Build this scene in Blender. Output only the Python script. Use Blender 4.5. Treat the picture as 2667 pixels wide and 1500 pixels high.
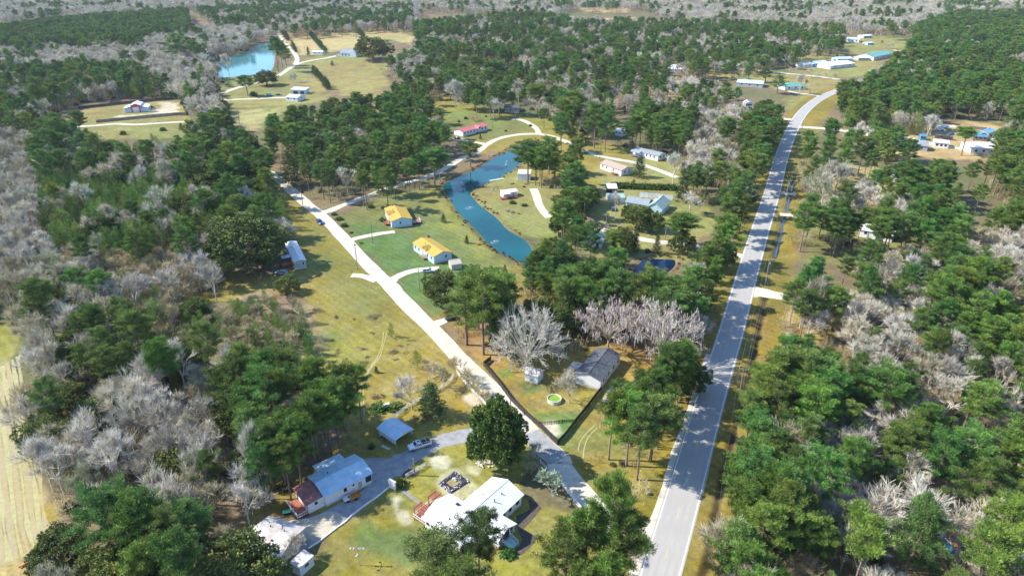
import bpy, bmesh, math, random
import numpy as np
from mathutils import Vector, Matrix, noise as mnoise

for o in list(bpy.data.objects): bpy.data.objects.remove(o)
scene = bpy.context.scene
COL = scene.collection
R = math.radians

# ---------------- camera, sky, sun, exposure ----------------
CAM_H, PITCH, FOC = 112.0, R(26.5), 1778.0
cam_data = bpy.data.cameras.new('camera')
cam = bpy.data.objects.new('camera', cam_data); COL.objects.link(cam)
cam.location = (0, 0, CAM_H); cam.rotation_euler = (R(90) - PITCH, 0, 0)
cam_data.sensor_width = 36.0; cam_data.lens = 36.0 * FOC / 2667.0
cam_data.clip_start = 0.5; cam_data.clip_end = 20000
scene.camera = cam

SUN_EL = R(42)
world = bpy.data.worlds.new('World'); scene.world = world; world.use_nodes = True
wn = world.node_tree.nodes; bg = wn['Background']
sky = wn.new('ShaderNodeTexSky'); sky.sky_type = 'NISHITA'; sky.sun_disc = False
sky.sun_elevation = SUN_EL; sky.sun_rotation = R(-92.5)
sky.air_density = 1.0; sky.dust_density = 0.0; sky.ozone_density = 5.0
world.node_tree.links.new(sky.outputs[0], bg.inputs[0]); bg.inputs[1].default_value = 0.15
sun_data = bpy.data.lights.new('sun', 'SUN'); sun_data.energy = 3.9; sun_data.angle = R(0.5)
sun_data.color = (1.0, 0.94, 0.83)
sun = bpy.data.objects.new('sun', sun_data); COL.objects.link(sun)
_to = Vector((-math.cos(SUN_EL), 0.05, math.sin(SUN_EL)))
sun.rotation_euler = _to.to_track_quat('Z', 'Y').to_euler()
scene.view_settings.view_transform = 'Standard'; scene.view_settings.look = 'None'
scene.view_settings.exposure = 1.12; scene.view_settings.gamma = 1.0
scene.view_settings.use_curve_mapping = False
try:
    scene.cycles.use_denoising = True; scene.cycles.denoiser = 'OPENIMAGEDENOISE'; scene.cycles.denoising_input_passes = 'RGB_ALBEDO_NORMAL'; scene.cycles.denoising_prefilter = 'ACCURATE'
    scene.cycles.max_bounces = 5; scene.cycles.diffuse_bounces = 3; scene.cycles.glossy_bounces = 2
    scene.cycles.transmission_bounces = 3; scene.cycles.transparent_max_bounces = 4; scene.cycles.volume_bounces = 0
except Exception: pass

# ---------------- picture measurements to ground points ----------------
CROPS = dict(A=(900,1000,2.898),B=(400,1000,2.898),C=(1400,1000,2.898),E=(1200,800,3.623),F=(650,400,3.623),
 H=(1100,350,3.22),I=(1100,150,3.68),J=(150,50,2.7116),K=(1700,50,2.664),L=(1700,400,2.415),M=(1700,900,2.415),
 N=(0,700,1.811),O=(0,0,2.862),Q=(0,350,2.635),R=(900,0,2.862),S=(750,650,3.22),D=(0,0,.96588),T=(0,0,1),
 U=(780,1150,8.523),V=(1500,450,8.523),W=(2200,250,5.516),X=(2200,0,5.516),Y=(1850,0,6.44))
CP, SP = math.cos(PITCH), math.sin(PITCH)
def G(c, x, y, z=0.0):
    ox, oy, s = CROPS[c]; u = (ox + x/s - 1333.5)/FOC; v = (oy + y/s - 750)/FOC
    t = (z - CAM_H)/(-SP - v*CP)
    return (u*t, (CP - v*SP)*t)
def GL(c, pts, z=0.0): return [G(c, x, y, z) for x, y in pts]
def project(X, Y, Z):
    dz = Z - CAM_H; d = Y*CP - dz*SP
    return 1333.5 + FOC*X/d, 750 - FOC*(Y*SP + dz*CP)/d, d
def height_to(c, bx, by, ty):
    """height of an upright thing whose foot and top are measured"""
    X, Y = G(c, bx, by); ox, oy, s = CROPS[c]; v = (oy + ty/s - 750)/FOC
    return max(0.3, CAM_H - Y*(SP + v*CP)/(CP - v*SP))
def pxm(X, Y, Z=0): return FOC/project(X, Y, Z)[2]

# ---------------- value noise, polygons ----------------
def vnoise(x, y, scale, seed=0):
    rs = np.random.RandomState(seed); tab = rs.rand(256, 256)
    u = np.asarray(x)/scale; v = np.asarray(y)/scale
    i = np.floor(u).astype(int); j = np.floor(v).astype(int); f = u - i; g = v - j
    f = f*f*(3 - 2*f); g = g*g*(3 - 2*g)
    a = tab[i % 256, j % 256]; b = tab[(i+1) % 256, j % 256]; c = tab[i % 256, (j+1) % 256]; d = tab[(i+1) % 256, (j+1) % 256]
    return (a*(1-f) + b*f)*(1-g) + (c*(1-f) + d*f)*g - 0.5
def fbm(x, y, scale, seed=0, octv=3):
    r = 0; a = 1.0
    for k in range(octv): r = r + a*vnoise(x, y, scale/2**k, seed+k*7); a *= 0.55
    return r
def line_dist(x, y, pts, closed=False):
    d = np.full(np.shape(x), 1e9); n = len(pts)
    for k in range(n if closed else n-1):
        ax, ay = pts[k]; bx, by = pts[(k+1) % n]; vx, vy = bx-ax, by-ay; L2 = vx*vx+vy*vy + 1e-9
        t = np.clip(((x-ax)*vx + (y-ay)*vy)/L2, 0, 1)
        d = np.minimum(d, np.hypot(x-ax-t*vx, y-ay-t*vy))
    return d
def inside(x, y, poly):
    r = np.zeros(np.shape(x), bool); n = len(poly)
    for k in range(n):
        ax, ay = poly[k]; bx, by = poly[(k+1) % n]
        if ay == by: continue
        c = ((ay > y) != (by > y)) & (x < (bx-ax)*(y-ay)/(by-ay) + ax)
        r ^= c
    return r
def sdist(x, y, poly):
    """positive inside"""
    x = np.asarray(x, float); y = np.asarray(y, float)
    px = [p[0] for p in poly]; py = [p[1] for p in poly]; m = 40
    out = np.full(x.shape, -99.0)
    s = (x > min(px)-m) & (x < max(px)+m) & (y > min(py)-m) & (y < max(py)+m)
    if s.any():
        d = line_dist(x[s], y[s], poly, True); out[s] = np.where(inside(x[s], y[s], poly), d, -d)
    return out
def smooth_line(pts, n=6, closed=False):
    """Catmull-Rom"""
    P = [Vector((p[0], p[1], 0)) for p in pts]; out = []
    N = len(P); rng = range(N) if closed else range(N-1)
    for i in rng:
        p0 = P[(i-1) % N] if closed else P[max(i-1, 0)]; p1 = P[i]; p2 = P[(i+1) % N]
        p3 = P[(i+2) % N] if closed else P[min(i+2, N-1)]
        for k in range(n):
            t = k/n
            q = 0.5*((2*p1) + (-p0+p2)*t + (2*p0-5*p1+4*p2-p3)*t*t + (-p0+3*p1-3*p2+p3)*t*t*t)
            out.append((q.x, q.y))
    if not closed: out.append((P[-1].x, P[-1].y))
    return out

# ---------------- object helpers ----------------
def link(o, parent=None):
    COL.objects.link(o)
    if parent is not None: o.parent = parent
    return o
def tag(o, label=None, cat=None, group=None, kind=None):
    if label: o['label'] = label
    if cat: o['category'] = cat
    if group: o['group'] = group
    if kind: o['kind'] = kind
    return o
def thing(name, label, cat, loc=(0,0,0), rz=0.0, group=None, scale=None):
    o = bpy.data.objects.new(name, None); o.empty_display_size = 0.5
    o.location = loc if len(loc) == 3 else (loc[0], loc[1], 0); o.rotation_euler = (0, 0, rz)
    if scale: o.scale = scale
    link(o); tag(o, label, cat, group); return o
def np_mesh(name, verts, faces, mats, midx=None, smooth=False):
    """faces: (n,3) or (n,4) array or list"""
    me = bpy.data.meshes.new(name)
    if isinstance(faces, np.ndarray):
        n, k = faces.shape; verts = np.asarray(verts, np.float32)
        me.vertices.add(len(verts)); me.vertices.foreach_set('co', verts.ravel())
        me.loops.add(n*k); me.loops.foreach_set('vertex_index', faces.astype(np.int32).ravel())
        me.polygons.add(n); me.polygons.foreach_set('loop_start', np.arange(0, n*k, k, dtype=np.int32))
        me.polygons.foreach_set('loop_total', np.full(n, k, np.int32))
        if smooth: me.polygons.foreach_set('use_smooth', np.ones(n, bool))
    else:
        me.from_pydata([tuple(v) for v in verts], [], faces)
        if smooth:
            for p in me.polygons: p.use_smooth = True
    for m in (mats if isinstance(mats, (list, tuple)) else [mats]): me.materials.append(m)
    if midx is not None: me.polygons.foreach_set('material_index', np.asarray(midx, np.int32))
    me.update(calc_edges=True); return me
class MB:
    """collects simple solids into one mesh"""
    def __init__(s): s.v = []; s.f = []; s.marks = []
    def add(s, V, F):
        o = len(s.v); s.marks.append((o, len(s.f))); s.v += [tuple(p) for p in V]; s.f += [tuple(i+o for i in f) for f in F]; return s
    def box(s, x0, y0, z0, x1, y1, z1):
        return s.add([(x0,y0,z0),(x1,y0,z0),(x1,y1,z0),(x0,y1,z0),(x0,y0,z1),(x1,y0,z1),(x1,y1,z1),(x0,y1,z1)],
                     [(0,3,2,1),(4,5,6,7),(0,1,5,4),(1,2,6,5),(2,3,7,6),(3,0,4,7)])
    def bar(s, a, b, w, h=None):
        """square bar between two points"""
        h = h or w; a = Vector(a); b = Vector(b); d = (b-a).normalized()
        up = Vector((0,0,1)) if abs(d.z) < .95 else Vector((1,0,0)); sx = d.cross(up).normalized()*w/2; sz = sx.cross(d).normalized()*h/2
        V = [a-sx-sz, a+sx-sz, a+sx+sz, a-sx+sz, b-sx-sz, b+sx-sz, b+sx+sz, b-sx+sz]
        return s.add(V, [(0,1,2,3),(7,6,5,4),(0,4,5,1),(1,5,6,2),(2,6,7,3),(3,7,4,0)])
    def tube(s, pts, rad, n=6, cap=True):
        pts = [Vector(p) for p in pts]; rad = rad if isinstance(rad, (list, tuple)) else [rad]*len(pts)
        V = []; F = []
        for i, p in enumerate(pts):
            d = (pts[min(i+1, len(pts)-1)] - pts[max(i-1, 0)]).normalized()
            up = Vector((0,0,1)) if abs(d.z) < .9 else Vector((1,0,0)); a = d.cross(up).normalized(); b = d.cross(a)
            for k in range(n):
                t = 2*math.pi*k/n; V.append(p + (a*math.cos(t) + b*math.sin(t))*rad[i])
        for i in range(len(pts)-1):
            for k in range(n): F.append((i*n+k, i*n+(k+1) % n, (i+1)*n+(k+1) % n, (i+1)*n+k))
        if cap: F.append(tuple(range(n-1, -1, -1))); F.append(tuple((len(pts)-1)*n+k for k in range(n)))
        return s.add(V, F)
    def disc(s, c, r, h, n=16):
        x, y, z = c; return s.tube([(x,y,z),(x,y,z+h)], r, n)
    def prism(s, poly, z0, z1):
        n = len(poly); V = [(p[0],p[1],z0) for p in poly] + [(p[0],p[1],z1) for p in poly]
        F = [tuple(range(n-1,-1,-1)), tuple(range(n,2*n))] + [(k,(k+1)%n,n+(k+1)%n,n+k) for k in range(n)]
        return s.add(V, F)
    def loft(s, rings, cap=True):
        n = len(rings[0]); V = [p for r in rings for p in r]; F = []
        for i in range(len(rings)-1):
            for k in range(n): F.append((i*n+k, i*n+(k+1)%n, (i+1)*n+(k+1)%n, (i+1)*n+k))
        if cap: F.append(tuple(range(n-1,-1,-1))); F.append(tuple((len(rings)-1)*n+k for k in range(n)))
        return s.add(V, F)
    def mesh(s, name, m, smooth=False):
        me = np_mesh(name, s.v, s.f, m, smooth=smooth)
        bm = bmesh.new(); bm.from_mesh(me); bmesh.ops.recalc_face_normals(bm, faces=bm.faces); bm.to_mesh(me); bm.free()
        return me
    def each(s, name, m, parent=None):
        """every solid added becomes a part of its own"""
        mk = s.marks + [(len(s.v), len(s.f))]
        for (v0, f0), (v1, f1) in zip(mk[:-1], mk[1:]):
            q = MB(); q.add(s.v[v0:v1], [tuple(i-v0 for i in f) for f in s.f[f0:f1]]); q.obj(name, m, parent)
    def obj(s, name, m, parent=None, smooth=False, loc=None):
        o = bpy.data.objects.new(name, s.mesh(name, m, smooth)); link(o, parent)
        if loc: o.location = loc
        return o

# ---------------- materials ----------------
def new_mat(name):
    m = bpy.data.materials.new(name); m.use_nodes = True; nt = m.node_tree
    return m, nt, nt.nodes['Principled BSDF']
def M(name, c1, c2=None, scale=1.0, rough=.8, metal=0.0, rand=0.0, bump=0.0, bscale=None, spec=.3, detail=5, lo=.35, hi=.65, stretch=None, wave=None):
    m, nt, b = new_mat(name); N = nt.nodes; Lk = nt.links
    b.inputs['Roughness'].default_value = rough; b.inputs['Metallic'].default_value = metal
    b.inputs['Specular IOR Level'].default_value = spec
    b.inputs['Base Color'].default_value = (*c1, 1)
    tc = N.new('ShaderNodeTexCoord'); co = tc.outputs['Object']
    if stretch:
        mp = N.new('ShaderNodeMapping'); mp.inputs['Scale'].default_value = stretch; Lk.new(co, mp.inputs[0]); co = mp.outputs[0]
    out = None
    if c2 is not None:
        nz = N.new('ShaderNodeTexNoise'); nz.inputs['Scale'].default_value = scale; nz.inputs['Detail'].default_value = detail
        nz.inputs['Roughness'].default_value = .65; Lk.new(co, nz.inputs['Vector'])
        cr = N.new('ShaderNodeValToRGB'); cr.color_ramp.elements[0].position = lo; cr.color_ramp.elements[1].position = hi
        cr.color_ramp.elements[0].color = (*c1, 1); cr.color_ramp.elements[1].color = (*c2, 1)
        Lk.new(nz.outputs[0], cr.inputs[0]); out = cr.outputs[0]
    if rand:
        oi = N.new('ShaderNodeObjectInfo'); hs = N.new('ShaderNodeHueSaturation')
        mr = N.new('ShaderNodeMapRange'); mr.inputs[3].default_value = 1-rand; mr.inputs[4].default_value = 1+rand
        Lk.new(oi.outputs['Random'], mr.inputs[0]); Lk.new(mr.outputs[0], hs.inputs['Value'])
        mr2 = N.new('ShaderNodeMapRange'); mr2.inputs[3].default_value = .5-rand*.07; mr2.inputs[4].default_value = .5+rand*.07
        ml = N.new('ShaderNodeMath'); ml.operation = 'MULTIPLY'; ml.inputs[1].default_value = 7.31; fr = N.new('ShaderNodeMath'); fr.operation = 'FRACT'
        Lk.new(oi.outputs['Random'], ml.inputs[0]); Lk.new(ml.outputs[0], fr.inputs[0]); Lk.new(fr.outputs[0], mr2.inputs[0]); Lk.new(mr2.outputs[0], hs.inputs['Hue'])
        if out: Lk.new(out, hs.inputs['Color'])
        else: hs.inputs['Color'].default_value = (*c1, 1)
        out = hs.outputs[0]
    if out: Lk.new(out, b.inputs['Base Color'])
    if bump or wave:
        bp = N.new('ShaderNodeBump'); bp.inputs['Strength'].default_value = bump or .4; bp.inputs['Distance'].default_value = .05
        if wave:
            wv = N.new('ShaderNodeTexWave'); wv.inputs['Scale'].default_value = wave[1]; wv.bands_direction = wave[0]; wv.wave_profile = 'SIN'
            Lk.new(tc.outputs['Object'], wv.inputs['Vector']); Lk.new(wv.outputs['Fac'], bp.inputs['Height'])
        else:
            n2 = N.new('ShaderNodeTexNoise'); n2.inputs['Scale'].default_value = bscale or scale*3; Lk.new(co, n2.inputs['Vector']); Lk.new(n2.outputs[0], bp.inputs['Height'])
        Lk.new(bp.outputs[0], b.inputs['Normal'])
    return m
def leaf_mat(name, ca, cb, trans=.18, rand=.3, tint=None, hue=(.46, .52)):
    """foliage: colour varies from tree to tree and clump to clump, light passes through the blades"""
    m, nt, b = new_mat(name); N = nt.nodes; Lk = nt.links
    tc = N.new('ShaderNodeTexCoord'); nz = N.new('ShaderNodeTexNoise'); nz.inputs['Scale'].default_value = .55; nz.inputs['Detail'].default_value = 6
    Lk.new(tc.outputs['Object'], nz.inputs['Vector'])
    cr = N.new('ShaderNodeValToRGB'); e = cr.color_ramp.elements; e[0].position = .36; e[1].position = .66; e[0].color = (*ca, 1); e[1].color = (*cb, 1)
    Lk.new(nz.outputs[0], cr.inputs[0])
    oi = N.new('ShaderNodeObjectInfo'); hs = N.new('ShaderNodeHueSaturation')
    mr = N.new('ShaderNodeMapRange'); mr.inputs[3].default_value = 1-rand; mr.inputs[4].default_value = 1+rand
    Lk.new(oi.outputs['Random'], mr.inputs[0]); Lk.new(mr.outputs[0], hs.inputs['Value'])
    ml = N.new('ShaderNodeMath'); ml.operation = 'MULTIPLY'; ml.inputs[1].default_value = 13.7; fr = N.new('ShaderNodeMath'); fr.operation = 'FRACT'
    Lk.new(oi.outputs['Random'], ml.inputs[0]); Lk.new(ml.outputs[0], fr.inputs[0])
    mh = N.new('ShaderNodeMapRange'); mh.inputs[3].default_value = hue[0]; mh.inputs[4].default_value = hue[1]; Lk.new(fr.outputs[0], mh.inputs[0]); Lk.new(mh.outputs[0], hs.inputs['Hue'])
    if tint:
        m3 = N.new('ShaderNodeMath'); m3.operation = 'MULTIPLY'; m3.inputs[1].default_value = 29.3; f3 = N.new('ShaderNodeMath'); f3.operation = 'FRACT'; r3 = N.new('ShaderNodeValToRGB'); e3 = r3.color_ramp.elements
        e3[0].position = 0; e3[0].color = (*tint[0], 1); e3[1].position = 1; e3[1].color = (*tint[-1], 1)
        for i_, t_ in enumerate(tint[1:-1]): q_ = e3.new((i_+1)/(len(tint)-1)); q_.color = (*t_, 1)
        mx3 = N.new('ShaderNodeMix'); mx3.data_type = 'RGBA'; mx3.blend_type = 'MULTIPLY'; mx3.inputs['Factor'].default_value = 1.0
        Lk.new(oi.outputs['Random'], m3.inputs[0]); Lk.new(m3.outputs[0], f3.inputs[0]); Lk.new(f3.outputs[0], r3.inputs[0]); Lk.new(cr.outputs[0], mx3.inputs['A']); Lk.new(r3.outputs[0], mx3.inputs['B']); Lk.new(mx3.outputs['Result'], hs.inputs['Color'])
    else: Lk.new(cr.outputs[0], hs.inputs['Color'])
    Lk.new(hs.outputs[0], b.inputs['Base Color'])
    b.inputs['Roughness'].default_value = .65; b.inputs['Specular IOR Level'].default_value = .25
    tr = N.new('ShaderNodeBsdfTranslucent'); Lk.new(hs.outputs[0], tr.inputs[0]); mx = N.new('ShaderNodeMixShader'); mx.inputs[0].default_value = trans
    Lk.new(b.outputs[0], mx.inputs[1]); Lk.new(tr.outputs[0], mx.inputs[2]); Lk.new(mx.outputs[0], N['Material Output'].inputs[0])
    return m
MT = {}
MT['bark_pine'] = M('pine_bark', (.16,.11,.085), (.3,.23,.18), 3, .9, rand=.25)
MT['bark_grey'] = M('grey_bark', (.4,.35,.29), (.68,.61,.53), 1.2, .9, rand=.2)
MT['twig'] = leaf_mat('pale_twigs', (.37,.34,.285), (.84,.79,.715), .05, .16, [(.72,.68,.5),(.97,.92,.76),(.86,.84,.8),(1.0,.97,.88),(1.04,1.04,1.04),(.66,.72,.5)], (.5, .51))
MT['twig_tan'] = M('tan_twigs', (.44,.4,.31), (.8,.74,.62), .5, .85)
MT['twig_brown'] = leaf_mat('brown_twigs', (.33,.28,.17), (.68,.6,.41), .05, .22, [(.75,.72,.55),(1.0,.94,.82),(1.05,1.0,.95),(.7,.8,.5)], (.5, .51))
MT['twig_dark'] = M('dark_twigs', (.12,.085,.07), (.26,.19,.15), .6, .9, rand=.25)
MT['moss'] = M('hanging_moss', (.4,.325,.285), (.66,.565,.51), .5, .95, rand=.1)
MT['pine'] = leaf_mat('pine_needles', (.048,.118,.02), (.2,.335,.062), .18, .28, [(.8,1.0,1.1),(1.0,1.0,1.0),(1.15,1.05,.85),(.95,.92,1.3),(1.05,1.02,1.0)])
MT['ypine'] = leaf_mat('young_pine_needles', (.048,.13,.018), (.19,.34,.055), .18, .32, [(.8,.95,1.1),(1.0,1.0,1.0),(1.3,1.08,.8)])
MT['oak'] = leaf_mat('oak_leaves', (.05,.09,.016), (.19,.24,.055), .15, .22)
MT['magnolia'] = leaf_mat('glossy_leaves', (.035,.09,.014), (.12,.22,.04), .15, .1)
MT['cedar'] = leaf_mat('cedar_sprays', (.028,.075,.02), (.09,.165,.045), .1, .22)
MT['scrub'] = leaf_mat('scrub_leaves', (.06,.075,.025), (.14,.15,.06), .2, .35)
MT['blossom'] = leaf_mat('pale_new_leaves', (.42,.5,.34), (.62,.68,.5), .2, .1)
MT['rush'] = leaf_mat('brown_sedge', (.14,.115,.04), (.24,.19,.07), .2, .2)
# ---------------- water outlines ----------------
POND = smooth_line(GL('H', [(905,40),(850,68),(795,85),(745,112),(690,150),(630,175),(565,212),(500,258),(440,292),(340,328),(235,380),(165,430),(190,492),(232,560),(290,655),(375,735),(470,828),(555,920),(655,992),(750,1030),(830,1075),(890,1110),(950,1060),(930,960),(872,880),(800,838),(720,790),(680,745),(640,700),(560,640),(480,575),(432,525),(408,500),(455,450),(560,400),(650,360),(752,305),(830,240),(930,160),(1000,90),(960,50)]), 3, True)
POND_EAST = smooth_line(GL('H', [(1815,1065),(1880,1045),(1950,1035),(2040,1035),(2135,1045),(2110,1110),(2040,1180),(1990,1260),(1960,1340),(1880,1420),(1760,1400),(1700,1300),(1740,1180)]), 3, True)
POND_FAR = smooth_line(GL('J', [(1080,372),(1075,335),(1130,292),(1200,262),(1330,232),(1400,182),(1440,166),(1490,164),(1535,172),(1535,230),(1525,330),(1480,378),(1400,386),(1300,400),(1200,408),(1110,410)]), 3, True)
def strip_poly(pts, w):
    L = []; Rr = []
    for i, p in enumerate(pts):
        a = pts[max(i-1, 0)]; b = pts[min(i+1, len(pts)-1)]; dx, dy = b[0]-a[0], b[1]-a[1]; l = math.hypot(dx, dy) or 1
        ww = (w[i] if isinstance(w, (list, tuple)) else w)/2
        L.append((p[0]-dy/l*ww, p[1]+dx/l*ww)); Rr.append((p[0]+dy/l*ww, p[1]-dx/l*ww))
    return L, Rr
# ---------------- roads ----------------
MAIN = smooth_line(GL('T', [(1630,1800),(1672,1650),(1718,1500),(1766,1338),(1813,1172),(1860,1007),(1907,855),(1950,700),(1980,600),(2010,505),(2031,425),(2046,380),(2067,331),(2092,292),(2130,260),(2177,238),(2240,218),(2330,205),(2450,200),(2600,196)]), 4)
LANE = smooth_line(GL('F', [(60,120),(130,160),(215,200),(300,265),(370,330),(470,415),(560,495),(660,570),(760,665),(850,760),(960,880),(1060,990),(1160,1090),(1260,1185),(1340,1260)]) + GL('S', [(905,360),(1010,470),(1110,570),(1220,675),(1330,790),(1430,905),(1545,1020),(1640,1115)]) + GL('E', [(345,830),(450,950),(560,1080),(640,1170),(790,1320),(930,1440)]) + GL('C', [(170,620),(270,750),(440,930),(570,1020),(700,1080),(880,1130)]), 3)
PONDLANE = smooth_line(GL('F', [(640,560),(740,545),(850,500),(970,455),(1100,410),(1250,350),(1400,300),(1550,258),(1700,215),(1850,140),(1960,70)]) + GL('I', [(400,955),(480,930),(560,880),(620,835),(700,790),(800,760),(920,740),(1030,733),(1120,735),(1220,752),(1320,785),(1400,815),(1480,865),(1580,905),(1700,945),(1850,975),(2000,1000),(2150,1040),(2300,1095),(2440,1150)]), 3)
DRIVES = [ # (points, width, material key, name, label)
 (smooth_line(GL('F', [(905,850),(960,815),(1050,790),(1150,770),(1250,752),(1370,738)]),3), [4.5]+[3.4]*20, 'sand', 'driveway', 'pale sand driveway branching off the white lane below the first yellow roofed house'),
 (smooth_line(GL('F', [(1290,1215),(1370,1175),(1450,1135),(1550,1105),(1680,1090),(1790,1078)]),3), [6]+[3.6]*20, 'sand', 'driveway', 'pale sand driveway leading to the white parked crossover'),
 (smooth_line(GL('F', [(960,1148),(1040,1152),(1120,1170),(1200,1200)]),3), [3.2,3.4]+[4]*20, 'sand', 'driveway', 'short white sand stub opposite the second yellow roofed house'),
 (smooth_line(GL('S', [(1170,640),(1240,622),(1310,595),(1400,562)]),3), [5,4]+[3.4]*20, 'sand', 'driveway', 'short sand driveway ending under the tall pines'),
 (smooth_line(GL('I', [(1115,735),(1105,700),(1060,655),(1000,620),(940,598),(860,590)]),3), 4.2, 'sand', 'driveway', 'sand driveway curving up to the dark house in tree shade'),
 (smooth_line(GL('I', [(640,835),(560,825),(490,812),(420,800),(360,785),(300,775)]),3), 4.5, 'sand', 'driveway', 'sand driveway to the red roofed house'),
 (smooth_line(GL('A', [(1080,365),(950,385),(850,400),(720,430),(640,470),(540,520),(430,580),(340,640),(260,690),(200,740)]),3), [6.5,6,5,4.6,4.8,5,6,7,8,9]+[9]*40, 'paving', 'driveway', 'grey paved driveway from the lane past the white pickup'),
 (smooth_line(GL('O', [(240,975),(350,958),(520,948),(700,938),(860,925),(1000,930),(1150,922),(1300,912),(1470,905),(1560,900)]),3), 4.6, 'sand', 'farm_track', 'pale farm track running below the red barn yard'),
 (smooth_line(GL('O', [(1640,745),(1760,742),(1900,738),(2020,732),(2140,728)]),3), 5, 'sand', 'farm_track', 'straight sand track leading to the white farm sheds'),
 (smooth_line(GL('O', [(1660,695),(1740,665),(1830,640),(1930,610),(2050,580),(2110,545),(2160,510),(2230,475),(2330,450),(2430,435),(2520,415)]),3), 5, 'sand', 'farm_track', 'winding sand track past the far pond to the farmhouse'),
 (smooth_line(GL('O', [(2200,480),(2215,440),(2180,380),(2120,320),(2075,250),(2060,200)]),3), 5, 'sand', 'farm_track', 'sand track beside the clipped hedge row and far pond'),
 (smooth_line(GL('K', [(300,315),(420,335),(600,350),(760,362),(900,376),(1100,395),(1300,420)]),3), 6, 'sand', 'side_road', 'pale side road crossing the far clearing'),
 (smooth_line(GL('K', [(940,500),(1010,515),(1100,525),(1190,540)]),3), 4.5, 'sand', 'driveway', 'drive to the teal roofed house'),
 (smooth_line(GL('K', [(900,690),(960,700),(1000,715)]),3), 6, 'sand', 'driveway', 'short driveway apron on the west side of the far road bend'),
 (smooth_line(GL('K', [(960,745),(1080,752),(1250,765),(1400,785),(1600,800),(1800,830),(1950,870),(2150,900),(2400,930)]),3), 6.5, 'sand', 'side_road', 'pale side road running east to the white buildings among the pines'),
 (smooth_line(GL('L', [(590,870),(660,868),(740,885),(850,905),(960,935),(1150,945),(1400,955),(1700,950)]),3), [9,7,6]+[5]*30, 'sand', 'side_road', 'sandy side road entering the woods east of the main road'),
 (smooth_line(GL('L', [(800,382),(860,388),(920,395),(980,400)]),3), 4, 'sand', 'driveway', 'narrow culvert drive crossing the ditch'),
 (smooth_line(GL('L', [(760,243),(830,250),(900,262)]),3), 4, 'sand', 'driveway', 'upper culvert drive crossing the ditch'),
 (smooth_line(GL('L', [(600,655),(540,640),(470,622),(380,600)]) + GL('H', [(2200,925),(2130,915),(2030,908),(1900,890),(1780,868),(1680,850),(1560,810),(1440,790),(1340,780)]),3), 4.2, 'sand', 'driveway', 'tan drive from the main road to the grey roofed house by the second pond'),
 (smooth_line(GL('E', [(1560,700),(1480,760),(1420,840),(1400,900)]),3), 3.8, 'sand', 'driveway', 'short sandy strip beside the black roofed house'),
 (smooth_line(GL('H', [(930,455),(955,510),(975,580),(1010,640),(1060,700)]),3), 4.2, 'sand', 'footpath', 'white sand path curving down the pond island'),
 (smooth_line(GL('K', [(500,640),(600,645),(700,660)]),3), 7, 'sand', 'driveway', 'pale drive half hidden among the far pines'),
 (smooth_line(GL('X', [(700,720),(800,740),(960,745),(1100,750)]),3), 5, 'sand', 'side_road', 'pale track leaving the far green roofed house'),
]
ROADS = [(MAIN, 7.8), (LANE, 6.0), (PONDLANE, 4.4)] + [(d[0], d[1] if not isinstance(d[1], list) else 4.5) for d in DRIVES]
DITCH = smooth_line(GL('M', [(300,1500),(345,1330),(385,1130),(430,900),(470,720),(500,600),(545,440),(590,270),(640,60)]) + GL('L', [(690,980),(712,900)]), 3)
DITCH2 = smooth_line(GL('L', [(770,650),(800,520),(825,420),(850,330),(862,270),(885,190),(900,120)]), 3)

# ---------------- ground ----------------
zones = [] # (world polygon, colour, softness, strength)
def zone(c, pts, col, soft=2.5, k=1.0): zones.append((smooth_line(GL(c, pts), 2, True) if len(pts) > 4 else GL(c, pts), col, soft, k))
YEL=(.238,.2,.045); OLV=(.165,.175,.055); GRN=(.098,.158,.048); BRT=(.08,.17,.035); TAN=(.37,.3,.125); ORG=(.27,.18,.045); SND=(.52,.46,.34); DRK=(.075,.055,.035); PALE=(.235,.215,.07); BRN=(.28,.2,.13)
zone('D', [(700,470),(760,500),(840,560),(960,690),(1090,820),(1200,920),(1300,1040),(1340,1100),(1300,1250),(1500,1300),(1560,1449),(1480,1600),(780,1600),(760,1449),(830,1330),(760,1290),(640,1310),(600,1230),(700,1190),(800,1160),(850,1100),(840,1000),(800,940),(760,880),(780,820),(760,760),(640,740),(450,780),(440,700),(560,680),(700,690),(720,600),(700,520)], YEL)
zone('D', [(840,545),(930,510),(1120,470),(1180,560),(1240,640),(1330,700),(1380,740),(1300,770),(1200,760),(1100,800),(990,710),(880,590)], OLV)
zone('D', [(860,570),(950,560),(1040,600),(1110,640),(1180,700),(1200,740),(1100,790),(990,710),(920,640)], GRN, 6, .8)
zone('D', [(1120,470),(1200,580),(1300,690),(1390,740),(1310,750),(1230,670),(1130,560),(1060,500)], YEL, 5, .6)
zone('D', [(1300,650),(1380,700),(1380,770),(1300,780),(1270,740)], ORG, 6, .55)
zone('D', [(1050,210),(1140,250),(1250,280),(1420,310),(1500,350),(1640,390),(1760,450),(1700,480),(1500,500),(1480,560),(1380,610),(1330,590),(1200,490),(1300,440),(1330,370),(1200,390),(1140,340),(1080,270)], YEL)
zone('I', [(170,520),(600,560),(950,600),(1060,700),(600,800),(250,740)], OLV, 5, .9)
zone('H', [(410,490),(560,400),(760,310),(1000,400),(1300,500),(1300,700),(1100,850),(870,870),(700,780),(560,640)], PALE, 3)
zone('H', [(620,560),(800,560),(900,600),(860,680),(700,660)], OLV, 5, .6)
zone('H', [(1500,230),(1800,200),(2200,350),(2100,440),(1500,430)], PALE, 3)
zone('D', [(1490,480),(1700,450),(1790,500),(1790,590),(1700,610),(1560,600),(1490,560)], PALE)
zone('D', [(1440,590),(1560,590),(1720,610),(1760,660),(1600,660),(1500,650)], PALE, 3)
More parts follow.
